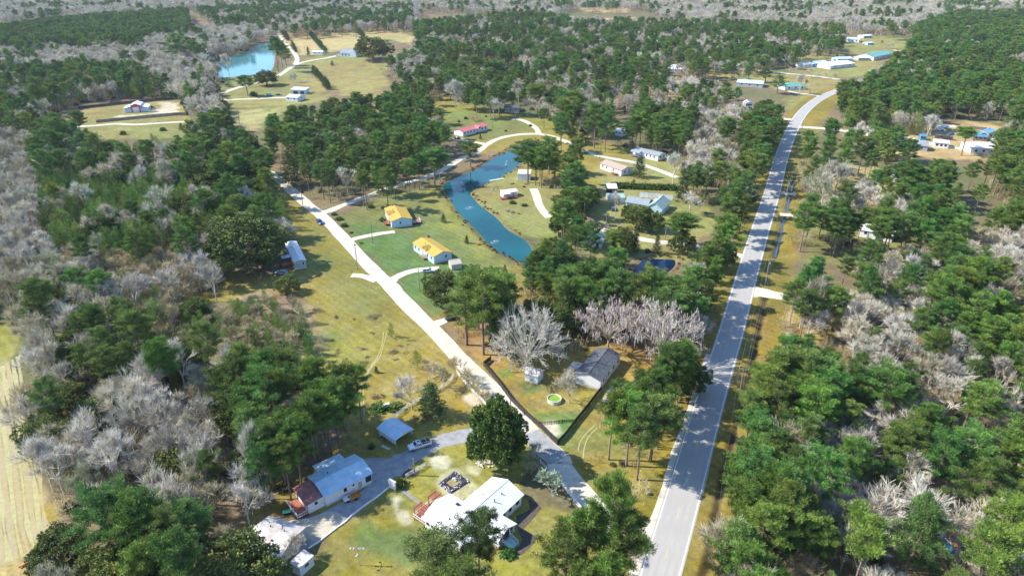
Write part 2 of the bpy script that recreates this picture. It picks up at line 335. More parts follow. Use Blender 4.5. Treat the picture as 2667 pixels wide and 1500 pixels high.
zone('D', [(1190,900),(1260,890),(1400,890),(1560,860),(1700,960),(1700,1100),(1690,1160),(1620,1300),(1470,1250),(1390,1130),(1300,1030)], YEL)
zone('D', [(1480,800),(1600,790),(1720,860),(1700,960),(1600,960),(1500,900)], ORG, 5, .6)
zone('D', [(1100,800),(1190,880),(1240,940),(1280,900),(1220,830),(1160,780)], ORG, 4, .7)
zone('E', [(330,580),(480,580),(520,660),(380,680)], BRT, 3, .8)
zone('E', [(430,680),(700,700),(820,780),(620,860),(480,800)], GRN, 4, .9)
zone('E', [(600,900),(740,1010),(1100,1000),(1090,1060),(760,1060)], GRN, 3, .8)
zone('E', [(880,1090),(1090,1080),(1060,1130),(960,1220),(900,1240)], BRT, 1.5, .95)
zone('E', [(780,1100),(880,1090),(930,1190),(850,1220)], SND, 1.5, .8)
zone('C', [(180,480),(420,280),(560,400),(620,520),(400,540),(300,500)], GRN, 6, .55)
zone('C', [(840,760),(950,740),(920,900),(880,990),(720,1010),(800,860)], BRT, 4, .6)
zone('A', [(0,1100),(150,1000),(350,1040),(560,1080),(600,1200),(450,1330),(200,1300),(0,1250)], GRN, 6, .75)
zone('A', [(250,880),(380,820),(470,900),(420,980)], GRN, 4, .5)
zone('A', [(350,860),(410,860),(400,950),(470,960),(500,1060),(420,1060),(370,980)], SND, 1.8, .75)
zone('A', [(650,560),(720,545),(780,580),(770,630),(680,630)], SND, 1.2, .8)
zone('A', [(930,620),(1010,640),(990,690),(940,660)], SND, 1.5, .6)
zone('A', [(780,660),(700,740),(780,850),(960,850),(960,740),(850,650)], SND, 1.5, .45)
zone('S', [(1460,1230),(1560,1200),(1640,1280),(1600,1330),(1480,1290)], SND, 1.5, .8)
zone('S', [(250,170),(460,160),(700,230),(860,380),(950,560),(700,600),(400,420),(220,260)], OLV, 8, .6)
zone('F', [(520,560),(700,700),(900,980),(1090,1140),(600,1100),(540,900),(480,640)], OLV, 6, .75)
zone('S', [(270,700),(400,690),(420,760),(280,770)], GRN, 3, .5)
zone('D', [(640,720),(790,760),(800,870),(700,900),(560,870),(600,800)], BRN, 6, .6)
zone('C', [(640,1000),(720,1010),(890,1010),(960,900),(990,860),(960,1010),(900,1449),(900,1700),(640,1700),(700,1300),(720,1180)], SND, 1.2, .8)
zone('J', [(1530,62),(1700,50),(1900,40),(2200,34),(2400,70),(2550,140),(2520,185),(2300,140),(2180,200),(1950,240),(1700,256),(1600,180)], TAN, 4)
zone('J', [(1760,330),(2300,328),(2290,540),(2150,562),(1920,512),(1830,392)], PALE, 4)
zone('J', [(1120,415),(1550,400),(1650,290),(1950,262),(2300,290),(2300,330),(1760,330),(1850,420),(1930,520),(1900,580),(1600,600),(1700,640),(1180,690),(1130,560)], PALE, 4)
zone('J', [(1120,415),(1500,400),(1640,420),(1640,520),(1180,540)], OLV, 6, .6)
zone('J', [(1370,75),(1560,70),(1560,160),(1440,160),(1400,130)], BRN, 4)
zone('J', [(150,640),(850,580),(960,690),(970,720),(930,840),(300,860),(180,830)], PALE, 4)
zone('J', [(280,600),(460,610),(460,700),(280,700)], OLV, 5, .6)
zone('O', [(1190,770),(1310,770),(1320,830),(1220,870),(920,880),(900,860),(1150,850)], SND, 2, .8)
zone('J', [(1180,660),(1440,640),(1440,760),(1400,800),(1240,790)], TAN, 4, .8)
zone('K', [(380,310),(700,330),(900,380),(1290,400),(1270,490),(1160,540),(900,620),(900,700),(960,520),(700,430),(400,400)], PALE, 5)
zone('K', [(640,270),(830,270),(840,330),(660,320)], BRT, 5)
zone('K', [(1300,140),(1640,120),(1820,200),(1700,240),(1400,260)], PALE, 5)
zone('K', [(1020,250),(1450,250),(1600,340),(1300,410),(1000,380)], PALE, 5)
zone('K', [(1380,740),(1900,700),(2350,720),(2430,800),(2400,970),(1900,980),(1500,900)], TAN, 5)
zone('K', [(930,540),(1150,540),(1260,520),(1150,600),(1080,700),(1080,850),(1040,1000),(960,960)], PALE, 4)
zone('L', [(950,100),(1400,70),(1560,180),(1500,320),(1300,300),(1000,290)], TAN, 5, .8)
zone('L', [(940,440),(1500,440),(1700,560),(1500,640),(1100,700),(900,680)], OLV, 6)
zone('L', [(900,850),(1120,900),(1150,1150),(960,1200),(880,1060)], YEL, 4, .8)
zone('L', [(1100,850),(1700,880),(1700,960),(1150,960)], YEL, 5, .5)
zone('R', [(1740,62),(2130,56),(2090,100),(1790,92)], TAN, 4)
zone('R', [(1850,140),(2150,130),(2150,165),(1900,160)], TAN, 4)
zone('R', [(2050,640),(2450,600),(2576,640),(2576,760),(2200,740)], TAN, 5)
zone('D', [(-250,800),(10,815),(45,840),(20,900),(10,1050),(60,1180),(132,1290),(100,1449),(60,1620),(-250,1620)], (.3,.25,.1), 2)
zone('D', [(-250,800),(10,815),(45,840),(20,880),(-100,930)], YEL, 5)
zone('D', [(70,1300),(132,1270),(130,1330),(100,1449),(60,1449),(90,1380)], YEL, 2)
LITTER = np.array((.2,.16,.085)); LIT2 = np.array((.14,.115,.06))
def ground_data(X, Y):
    n1 = fbm(X, Y, 26, 3); n2 = fbm(X, Y, 7, 9); n3 = fbm(X, Y, 90, 5)
    t = np.clip(.5 + n1*1.4, 0, 1)[:, None]; C = LITTER*(1-t) + LIT2*t
    t = np.clip(n3*2.2 + n2*.6, 0, .6)[:, None]; C = C*(1-t) + np.array((.13,.135,.05))*t
    for poly, col, soft, k in zones:
        px = [p[0] for p in poly]; py = [p[1] for p in poly]
        s = np.where((X > min(px)-30) & (X < max(px)+30) & (Y > min(py)-30) & (Y < max(py)+30))[0]
        if not len(s): continue
        sc = 1 + Y[s]/260.0
        d = sdist(X[s], Y[s], poly) + (n1[s]*2.2 + n2[s]*1.6)*soft*.5*np.minimum(sc, 3)*.7
        w = np.clip(d/(soft*sc*.6) + .5, 0, 1); w = (w*w*(3-2*w)*k)[:, None]
        C[s] = C[s]*(1-w) + np.array(col)*w
    # verge of the main road
    s = np.where((Y < 700) & (X > 0) & (X < 420))[0]
    d = line_dist(X[s], Y[s], MAIN); side = np.where(np.interp(Y[s], [p[1] for p in MAIN], [p[0] for p in MAIN]) < X[s], 1, -1)
    lim = np.where(side > 0, 17.5, 11.0) + n2[s]*2.5
    w = np.clip((lim-d)/2.5, 0, 1)[:, None]*.9
    vc = np.array((.245,.2,.032))*(1-np.clip(.5+n1[s]*1.2, 0, 1)[:, None]*.35)
    C[s] = C[s]*(1-w) + vc*w
    w = (np.clip(1-np.abs(d-17)/1.6, 0, 1)*(side > 0)*(Y[s] < 230)*np.clip(.4+n2[s]*2.5, 0, 1))[:, None]*.8
    C[s] = C[s]*(1-w) + np.array((.5,.42,.26))*w
    Z = np.zeros(len(X))
    for dl, wd, dep in ((DITCH, 1.5, .55), (DITCH2, 2.0, .8)):
        s = np.where((Y < 420) & (X > 20) & (X < 200))[0]; d = line_dist(X[s], Y[s], dl) + n2[s]*.9
        f = np.clip(1 - d/wd, 0, 1); Z[s] -= dep*f*f*(3-2*f)
        w = np.clip(1.15 - d/1.1, 0, 1)[:, None]*.92; C[s] = C[s]*(1-w) + np.array((.045,.032,.018))*w
    for poly, dep, bank in ((POND, 2.2, 2.6), (POND_EAST, 2.2, 3.0), (POND_FAR, 3.0, 7.0)):
        d = sdist(X, Y, poly) + n2*.7; near = d > -bank-8
        Z[near] -= np.clip((d[near]+bank*.35)*.3, 0, dep)
        w = np.clip(1-np.abs(d+bank*.35)/(bank*.5), 0, 1)*near; w = (np.clip(w*1.5, 0, 1)*np.clip(.65+n2*1.5, 0, 1))[:, None]*.85
        C = C*(1-w) + np.array((.12,.065,.035))*w
    # soft mottling that belongs to the turf
    C = C*(1 + (n1*.28 + n2*.22)[:, None]); C = C*(1 + (fbm(X, Y, 2.3, 21)*.25)[:, None])
    g = np.clip(n3*1.6 + n1*.9, -.6, .6)[:, None]; C = C*(1 - g*np.array((.25, .05, .15)))
    return np.clip(C, .01, 1), Z
ys = [60.0]
while ys[-1] < 2600: ys.append(ys[-1]*1.0068 + .02)
ys = np.array([-1500., -500., 0., 30.] + ys + [3200., 4200., 6000.])
us = np.concatenate([[-9., -3., -1.4], np.linspace(-1, 1, 520), [1.4, 3., 9.]])
YY, UU = np.meshgrid(ys, us, indexing='ij'); half = .84*np.maximum(YY, 60) + 34
inner = np.abs(UU) <= 1; XX = np.where(inner, UU*half, np.sign(UU)*(half + (np.abs(UU)-1)/8*(7000-half)))
X = XX.ravel(); Y = YY.ravel(); C, Z = ground_data(X, Y)
nr, nc = YY.shape; idx = np.arange(nr*nc).reshape(nr, nc)
F4 = np.stack([idx[:-1,:-1], idx[:-1,1:], idx[1:,1:], idx[1:,:-1]], -1).reshape(-1, 4)
def ground_mat():
    m, nt, b = new_mat('turf_and_soil'); N = nt.nodes; Lk = nt.links
    at = N.new('ShaderNodeAttribute'); at.attribute_name = 'soil'
    tc = N.new('ShaderNodeTexCoord'); n = N.new('ShaderNodeTexNoise'); n.inputs['Scale'].default_value = .9; n.inputs['Detail'].default_value = 8; n.inputs['Roughness'].default_value = .75
    Lk.new(tc.outputs['Object'], n.inputs['Vector']); mr = N.new('ShaderNodeMapRange'); mr.inputs[1].default_value = .3; mr.inputs[2].default_value = .7; mr.inputs[3].default_value = .68; mr.inputs[4].default_value = 1.35
    Lk.new(n.outputs[0], mr.inputs[0]); hs = N.new('ShaderNodeHueSaturation'); Lk.new(at.outputs['Color'], hs.inputs['Color']); Lk.new(mr.outputs[0], hs.inputs['Value'])
    wv = N.new('ShaderNodeTexWave'); wv.inputs['Scale'].default_value = .16; wv.inputs['Distortion'].default_value = 5; wv.inputs['Detail'].default_value = 3; wv.inputs['Detail Scale'].default_value = .4; wv.bands_direction = 'DIAGONAL'
    Lk.new(tc.outputs['Object'], wv.inputs['Vector']); m5 = N.new('ShaderNodeMapRange'); m5.inputs[3].default_value = .93; m5.inputs[4].default_value = 1.06; Lk.new(wv.outputs['Fac'], m5.inputs[0])
    n6 = N.new('ShaderNodeTexNoise'); n6.inputs['Scale'].default_value = .16; n6.inputs['Detail'].default_value = 7; n6.inputs['Roughness'].default_value = .7; Lk.new(tc.outputs['Object'], n6.inputs['Vector'])
    m6 = N.new('ShaderNodeMapRange'); m6.inputs[1].default_value = .3; m6.inputs[2].default_value = .7; m6.inputs[3].default_value = .8; m6.inputs[4].default_value = 1.12; Lk.new(n6.outputs[0], m6.inputs[0])
    h2 = N.new('ShaderNodeHueSaturation'); Lk.new(hs.outputs[0], h2.inputs['Color']); Lk.new(m5.outputs[0], h2.inputs['Value']); Lk.new(m6.outputs[0], h2.inputs['Saturation'])
    Lk.new(h2.outputs[0], b.inputs['Base Color']); b.inputs['Roughness'].default_value = .95; b.inputs['Specular IOR Level'].default_value = .1
    n2 = N.new('ShaderNodeTexNoise'); n2.inputs['Scale'].default_value = 3; n2.inputs['Detail'].default_value = 6; Lk.new(tc.outputs['Object'], n2.inputs['Vector'])
    bp = N.new('ShaderNodeBump'); bp.inputs['Strength'].default_value = .5; bp.inputs['Distance'].default_value = .12; Lk.new(n2.outputs[0], bp.inputs['Height']); Lk.new(bp.outputs[0], b.inputs['Normal'])
    return m
gme = np_mesh('ground', np.stack([X, Y, Z], 1), F4, ground_mat(), smooth=True)
ca = gme.color_attributes.new('soil', 'FLOAT_COLOR', 'POINT'); ca.data.foreach_set('color', np.concatenate([C, np.ones((len(C), 1))], 1).astype(np.float32).ravel())
ground = link(bpy.data.objects.new('ground', gme)); tag(ground, 'flat yellow green turf, woodland floor and field soil', kind='structure')

def water(name, poly, c1, c2, label, grow=4.0, z=-.45, rough=.09):
    cx = sum(p[0] for p in poly)/len(poly); cy = sum(p[1] for p in poly)/len(poly)
    pts = []
    n = len(poly)
    for k in range(n):
        a = poly[k-1]; b = poly[(k+1) % n]; dx, dy = b[0]-a[0], b[1]-a[1]; l = math.hypot(dx, dy) or 1
        s = 1 if sum(poly[i][0]*poly[(i+1) % n][1]-poly[(i+1) % n][0]*poly[i][1] for i in range(n)) > 0 else -1
        pts.append((poly[k][0]+dy/l*grow*s, poly[k][1]-dx/l*grow*s))
    me = bpy.data.meshes.new(name); bm = bmesh.new(); vs = [bm.verts.new((p[0], p[1], z)) for p in pts]; f = bm.faces.new(vs)
    if f.normal.z < 0: f.normal_flip()
    bmesh.ops.triangulate(bm, faces=bm.faces); bm.normal_update()
    for f in bm.faces:
        if f.normal.z < 0: f.normal_flip()
    bm.to_mesh(me); bm.free()
    m = M(name+'_water', c1, c2, .03, rough, spec=.28, bump=.12, bscale=.8, detail=3, lo=.3, hi=.7); me.materials.append(m)
    o = link(bpy.data.objects.new(name, me)); return tag(o, label, kind='structure')
water('pond_water', POND, (.003,.06,.07), (.006,.1,.11), 'long blue green pond curving between the lawns')
water('small_pond_water', POND_EAST, (.003,.013,.04), (.003,.03,.08), 'small dark blue pond behind the pines', 3)
water('far_pond_water', POND_FAR, (.02,.15,.17), (.04,.21,.22), 'pale turquoise pond beside the farm track', 8, -.8)
for pts in ([(830,412),(818,450),(805,520),(785,590),(770,650)], [(862,262),(855,300),(848,350),(842,375)], [(890,180),(878,205),(872,235)]):
    c = smooth_line(GL('L', pts), 3); a, b_ = strip_poly(c, .9)
    MB().add([(p[0], p[1], -.42) for p in a+b_], [(i, i+1, len(a)+i+1, len(a)+i) for i in range(len(a)-1)]).obj('ditch_water', M('ditch_water', (.02,.06,.12), (.05,.09,.13), .5, .12, spec=.5, bump=.1))
for o in COL.objects:
    if o.name.startswith('ditch_water'): tag(o, 'narrow blue water lying in the roadside ditch', kind='structure')

# road surfaces: thin sheets with soft uneven edges
MT['asphalt'] = M('worn_asphalt', (.36,.34,.31), (.42,.4,.37), .15, .85, bump=.1, bscale=20, lo=.3, hi=.75)
MT['sand'] = M('white_sand', (.46,.41,.32), (.66,.6,.5), .6, .95, bump=.2, bscale=4)
MT['lane'] = M('crushed_shell', (.46,.41,.32), (.66,.6,.49), .35, .95, bump=.2, bscale=4, lo=.3, hi=.7)
MT['paving'] = M('old_paving', (.22,.23,.24), (.36,.36,.35), .5, .85, bump=.1, bscale=10)
MT['grit'] = M('dark_tar_streak', (.3,.3,.3), (.42,.41,.4), .4, .9)
MT['line_w'] = M('worn_white_paint', (.5,.5,.48), (.8,.8,.78), 1.5, .7, lo=.3, hi=.55)
MT['line_y'] = M('worn_yellow_paint', (.42,.4,.28), (.6,.52,.15), 2, .7)
def sheet(name, pts, w, m, z, label=None, rag=0.0, seed=0, kind='structure', parent=None):
    # resample
    P = [pts[0]]
    for i in range(len(pts)-1):
        L = math.dist(pts[i], pts[i+1]); k = max(1, int(L/2.5)); wv = (w[min(i, len(w)-1)] if isinstance(w, list) else w)
        for j in range(1, k+1): P.append((pts[i][0]+(pts[i+1][0]-pts[i][0])*j/k, pts[i][1]+(pts[i+1][1]-pts[i][1])*j/k))
    if isinstance(w, list):
        n0 = len(pts); W = [np.interp(i/(len(P)-1)*(n0-1), range(n0), [(w[min(int(k/3), len(w)-1)]) for k in range(n0)]) for i in range(len(P))]
    else: W = [w]*len(P)
    if rag:
        rn = fbm(np.array([p[0] for p in P]), np.array([p[1] for p in P]), 9, seed+3); W = [a*(1 + rag*float(r)) for a, r in zip(W, rn)]
    a, b_ = strip_poly(P, W); n = len(a)
    V = [(p[0], p[1], z) for p in a+b_]; F = [(i, n+i, n+i+1, i+1) for i in range(n-1)]
    o = MB().add(V, F).obj(name, m, parent); 
    if parent is None: tag(o, label, kind=kind)
    return o
road = sheet('main_road', MAIN, 8.0, MT['asphalt'], .04, 'pale two lane asphalt road running diagonally through the woods')
sheet('lane', LANE, 5.7, MT['lane'], .024, 'bright white sand lane crossing the open yards', .18, 2)
sheet('pond_lane', PONDLANE, 4.4, MT['sand'], .020, 'narrow sand lane following the pond and curving past the houses', .25, 4)
for k, (p, w, mk, nm, lb) in enumerate(DRIVES): sheet(nm, p, w, MT[mk], .016 - .0004*k, lb, .25, k)
def offset(pts, d):
    a, _ = strip_poly(pts, 2*d) if d > 0 else (strip_poly(pts, -2*d)[1], None); return a
for s in (3.55, -3.55): sheet('edge_line', offset(MAIN, s), .22, MT['line_w'], .046, parent=road)
# shoulders of bleached sand beside the near stretch
near = [p for p in MAIN if p[1] < 180]
sheet('road_shoulder', offset(near, 4.2), 2.2, MT['sand'], .03, 'bleached sand shoulder on the west edge of the main road', .8, 8)
# dashed yellow centre lines and wheel tracks
acc = 0; last = None; dash = []
tot = [0]
for i in range(len(MAIN)-1): tot.append(tot[-1]+math.dist(MAIN[i], MAIN[i+1]))
def along(s):
    x = np.interp(s, tot, [p[0] for p in MAIN]); y = np.interp(s, tot, [p[1] for p in MAIN]); return (float(x), float(y))
s = 6
while s < min(tot[-1], 700):
    sheet('centre_dash', [along(s), along(s+1.6), along(s+3.2)], .16, MT['line_y'], .047, parent=road); s += 12.2
wt = M('wheel_track', (.34,.335,.325), (.39,.38,.36), .12, .8, lo=.3, hi=.75)
for k in (-2.6, -1.0, 1.0, 2.6): sheet('wheel_track', offset(MAIN, k), .55, wt, .043, parent=road, rag=.5, seed=5)
sheet('lane', GL('E', [(650,1182),(790,1320),(930,1440)]) , 5.7, MT['paving'], .028, 'grey asphalt stretch of the lane beside the white fence', .05)
# faint tyre tracks worn in the yards
tk = M('worn_tyre_track', (.33,.29,.12), (.42,.38,.2), 1.5, .95)
for (c, pts) in (('S', [(800,690),(790,790),(750,900),(700,970),(640,1070),(605,1180),(620,1300)]), ('S', [(830,690),(800,800),(770,900),(720,960),(660,1060),(630,1180),(640,1390)]), ('C', [(430,310),(360,380),(320,440),(305,500)]), ('C', [(450,330),(390,390),(355,470),(345,560)]), ('M', [(340,780),(300,960),(265,1130)]), ('M', [(380,640),(345,800),(320,900)])):
    sheet('tyre_track', smooth_line(GL(c, pts), 3), .28, tk, .006, 'faint tyre track worn in the turf', 1.2, 3)
rt = M('packed_sand_rut', (.46,.41,.33), (.62,.56,.46), .7, .95, lo=.3, hi=.7)
for k in (-.95, .95): sheet('wheel_rut', offset(LANE, k), .55, rt, .0255 , 'packed wheel rut along the white sand lane', 1.0, 9)
# ploughed rows of the field on the left
pr = M('pale_straw_row', (.32,.3,.14), (.42,.38,.2), .8, .95); dr = M('bare_soil_row', (.32,.27,.14), (.38,.32,.18), .8, .95)
for k in range(9):
    x = -10 + k*11
    sheet('field_row', smooth_line(GL('D', [(-60+k*13,960-k*8),(-30+k*13,1080),(-20+k*15,1200),(-6+k*15,1320),(8+k*16,1420-k*8)]), 3), .9, pr if k % 2 else dr, .006 + .0005*k, 'pale crop row in the field at the left edge', 1.3, k)
# ---------------- tree builders ----------------
def unit(v): return v/np.maximum(np.linalg.norm(v, axis=-1, keepdims=True), 1e-9)
def blades(rs, C, D, length, width, jit=.55):
    """needle or leaf triangles at C pointing roughly along D"""
    n = len(C); D = unit(D + rs.normal(0, jit, (n, 3))); S = unit(np.cross(D, rs.normal(0, 1, (n, 3))))
    l = (length*rs.uniform(.7, 1.3, n))[:, None]; w = (width*rs.uniform(.7, 1.3, n))[:, None]
    V = np.stack([C-S*w*.5, C+S*w*.5, C+D*l], 1).reshape(-1, 3); F = np.arange(3*n).reshape(n, 3); return V, F
def quads(rs, C, D, length, width, jit=.8):
    n = len(C); D = unit(D + rs.normal(0, jit, (n, 3))); S = unit(np.cross(D, rs.normal(0, 1, (n, 3))))
    l = (length*rs.uniform(.7, 1.3, n))[:, None]*.5; w = (width*rs.uniform(.7, 1.3, n))[:, None]*.5
    V = np.stack([C-D*l, C+S*w, C+D*l, C-S*w], 1).reshape(-1, 3); F = np.arange(4*n).reshape(n, 4)
    T = np.concatenate([F[:, [0,1,2]], F[:, [0,2,3]]]); return V, T
def tubes(segs, n=4):
    """segs: list of (a, b, ra, rb)"""
    A = np.array([s[0] for s in segs], float); B = np.array([s[1] for s in segs], float); ra = np.array([s[2] for s in segs]); rb = np.array([s[3] for s in segs])
    d = unit(B-A); up = np.where(np.abs(d[:, 2:3]) < .9, [[0,0,1.]], [[1.,0,0]]); a = unit(np.cross(d, up)); b = np.cross(d, a)
    m = len(segs); V = np.zeros((m, 2*n, 3))
    for k in range(n):
        t = 2*math.pi*k/n; o = a*math.cos(t)+b*math.sin(t); V[:, k] = A+o*ra[:, None]; V[:, n+k] = B+o*rb[:, None]
    F = []
    for k in range(n):
        j = (k+1) % n; F += [[k, j, n+j], [k, n+j, n+k]]
    F = np.array(F)[None] + (np.arange(m)*2*n)[:, None, None]; return V.reshape(-1, 3), F.reshape(-1, 3)
def ribbons(rs, segs, w):
    A = np.array([s[0] for s in segs], float); B = np.array([s[1] for s in segs], float); n = len(A)
    S = unit(np.cross(B-A, rs.normal(0, 1, (n, 3))))*w*.5; V = np.stack([A-S, A+S, B+S*.5, B-S*.5], 1).reshape(-1, 3)
    F = np.arange(4*n).reshape(n, 4); return V, np.concatenate([F[:, [0,1,2]], F[:, [0,2,3]]])
def merge(parts):
    V = []; F = []; o = 0
    for v, f in parts: V.append(v); F.append(f+o); o += len(v)
    return np.concatenate(V), np.concatenate(F)

def tree_pine(seed, H=20., base=.5, Rr=4.0, dens=1.0):
    rs = np.random.RandomState(seed); lean = rs.normal(0, .5, 2); T = []; pts = []
    for k in range(7):
        t = k/6; pts.append(np.array([lean[0]*t*t, lean[1]*t*t, H*t*.97]))
    for k in range(6): T.append((pts[k], pts[k+1], .27*(1-k/6.4)+.03, .27*(1-(k+1)/6.4)+.03))
    nb = int(40*dens); Cs = []; Ds = []
    for i in range(nb):
        u = (i+rs.rand()*.8)/nb; z = H*(base + (1-base)*u*.97); az = i*2.4 + rs.normal(0, .5)
        prof = (1-u**2.2)**.75*(.55+.45*min(1, u*3.2)); L = Rr*prof*rs.uniform(.55, 1.2) + .5
        if rs.rand() < .12: L *= 1.3
        up = .15 + .75*u + rs.normal(0, .12); k0 = pts[0]*0 + np.array([lean[0]*(z/H)**2, lean[1]*(z/H)**2, z])
        dirv = np.array([math.cos(az), math.sin(az), up]); dirv /= np.linalg.norm(dirv); e = k0 + dirv*L
        T.append((k0, e, .07, .02))
        nc = max(2, int(L*1.5))
        for c in range(nc):
            f = .45 + .6*(c+rs.rand()*.6)/nc; cc = k0 + dirv*L*f + rs.normal(0, .35, 3)*np.array([1,1,.5])
            n = int(78*dens*.9); r = rs.uniform(.55, 1.0)
            q = unit(rs.normal(0, 1, (n, 3)))*(rs.rand(n, 1)**.4); q[:, 2] = q[:, 2]*.5 + .1
            Cs.append(cc + q*r); Ds.append(q + np.array([0,0,.55]))
    # twiggy stubs below the crown
    for i in range(6):
        z = H*rs.uniform(.25, base); az = rs.rand()*6.28; a = np.array([0,0,z]); T.append((a, a+np.array([math.cos(az), math.sin(az), .1])*rs.uniform(.6, 1.8), .04, .01))
    return tubes(T, 5), blades(rs, np.concatenate(Cs), np.concatenate(Ds), .42, .12, .4)
def tree_cone(seed, H=8., Rr=2.0, form='young'):
    rs = np.random.RandomState(seed); T = [(np.zeros(3), np.array([0,0,H*.95]), .1*H/8, .015)]; Cs = []; Ds = []
    nb = 46 if form == 'young' else 80
    for i in range(nb):
        u = (i+.5)/nb; z0 = H*(.1 if form == 'young' else .03); z = z0 + (H-z0)*u; az = i*2.4+rs.normal(0, .3)
        L = Rr*((1-u)**(.75 if form == 'young' else .7))*rs.uniform(.65, 1.15)+.12*H/8; up = .5 if form == 'young' else .35
        d = np.array([math.cos(az), math.sin(az), up+rs.normal(0, .12)]); d /= np.linalg.norm(d); k0 = np.array([0,0,z-(.1*L)]); T.append((k0, k0+d*L, .025, .008))
        n = int((30 if form == 'young' else 42)*(L/Rr*.8+.35)); f = rs.uniform(.25, 1.02, n)[:, None]; C = k0 + d*L*f + rs.normal(0, .2*Rr/2, (n, 3))
        Cs.append(C); Ds.append(np.repeat(d[None], n, 0) + [0,0,.5])
    return tubes(T, 4), blades(rs, np.concatenate(Cs), np.concatenate(Ds), .42*H/8 if form == 'young' else .34*H/8, .14*H/8)
def tree_oak(seed, H=11., Rr=6.5, lobes=40, trunk=.35, leaf=.32, flat=.62, per=420, droop=.5):
    rs = np.random.RandomState(seed); T = []; fork = np.array([0,0,H*.22]); T.append((np.zeros(3), fork, trunk, trunk*.8)); Cs = []; Ds = []
    zc = H*.45
    for i in range(lobes):
        u = (i+.5)/lobes; az = i*2.4+rs.normal(0, .25); el = math.asin(min(1, max(-.25, -droop + (1+droop)*u)))
        rr = Rr*rs.uniform(.62, .95)*math.cos(el)
        c = np.array([math.cos(az)*rr, math.sin(az)*rr, zc + (H-zc-1.0)*math.sin(el)*rs.uniform(.8, 1.1)])
        mid = fork + (c-fork)*.5 + np.array([0,0,.4]); T.append((fork, mid, trunk*.4, trunk*.22)); T.append((mid, c, trunk*.22, .04))
        r = Rr*rs.uniform(.2, .36); n = per; q = unit(rs.normal(0, 1, (n, 3))); q[:, 2] *= .75; q += 0; rad = r*(rs.rand(n, 1)**.25)
        # smaller knobs on each lobe
        kn = unit(rs.normal(0, 1, (7, 3))); near = np.argmax(q@kn.T, 1); q2 = unit(q + kn[near]*.6)
        Cs.append(c + q2*rad*np.array([1,1,flat+.2])); Ds.append(q2)
    return tubes(T, 5), quads(rs, np.concatenate(Cs), np.concatenate(Ds), leaf*1.25, leaf*.8, .7)
def tree_bare(seed, H=15., Rr=6., vase=.5, tw=.065, ntw=3600, moss=0, trunk=.24, low=.22):
    rs = np.random.RandomState(seed); segs = []; tips = []
    def grow(p, d, L, r, lev):
        q = p + d*L; segs.append((p, q, max(r, .035), max(r*.72, .03))); tips.append((p, q, lev))
        if lev >= 5: return
        for k in range(rs.randint(2, 4) if lev else rs.randint(4, 6)):
            nd = d + rs.normal(0, .36+.05*lev+(.22 if lev == 0 else 0)*vase*2, 3); nd[2] += .22*(1-vase) + .08; 
            if nd[2] < -.1: nd[2] = .05
            nd /= np.linalg.norm(nd); grow(q, nd, L*rs.uniform(.66, .9) if lev else L*rs.uniform(.9, 1.3), r*.62, lev+1)
    grow(np.zeros(3), np.array([rs.normal(0,.05), rs.normal(0,.05), 1.]), H*low, trunk, 0)
    A = np.array([s[1] for s in segs]); z = A[:, 2].max(); rad = np.percentile(np.hypot(A[:,0], A[:,1]), 88)
    sz = H*.93/z; sr = Rr*.92/rad
    sc = lambda v: np.array([v[0]*sr, v[1]*sr, v[2]*sz]); segs = [(sc(a), sc(b), ra, rb) for a, b, ra, rb in segs]
    fine = [(sc(a), sc(b)) for a, b, l in tips if l >= 3]
    idx = rs.randint(0, len(fine), ntw); f = rs.rand(ntw, 1); P = np.array([fine[i][0] for i in idx]); Q = np.array([fine[i][1] for i in idx])
    st = P + (Q-P)*f; out = unit(Q-P) + rs.normal(0, .33, (ntw, 3)); out[:, 2] += .3; e = st + unit(out)*rs.uniform(.6, 2.0, (ntw, 1))*H/15
    tw_r = ribbons(rs, list(zip(st, e)), tw)
    parts = [tw_r]
    if moss:
        idx = rs.randint(0, len(st), moss); s0 = st[idx]; e0 = s0 + rs.normal(0, .15, (moss, 3)); e0[:, 2] -= rs.uniform(.3, 1.0, moss); parts.append(ribbons(rs, list(zip(s0, e0)), .12))
    return tubes([s for s in segs], 4), merge(parts)
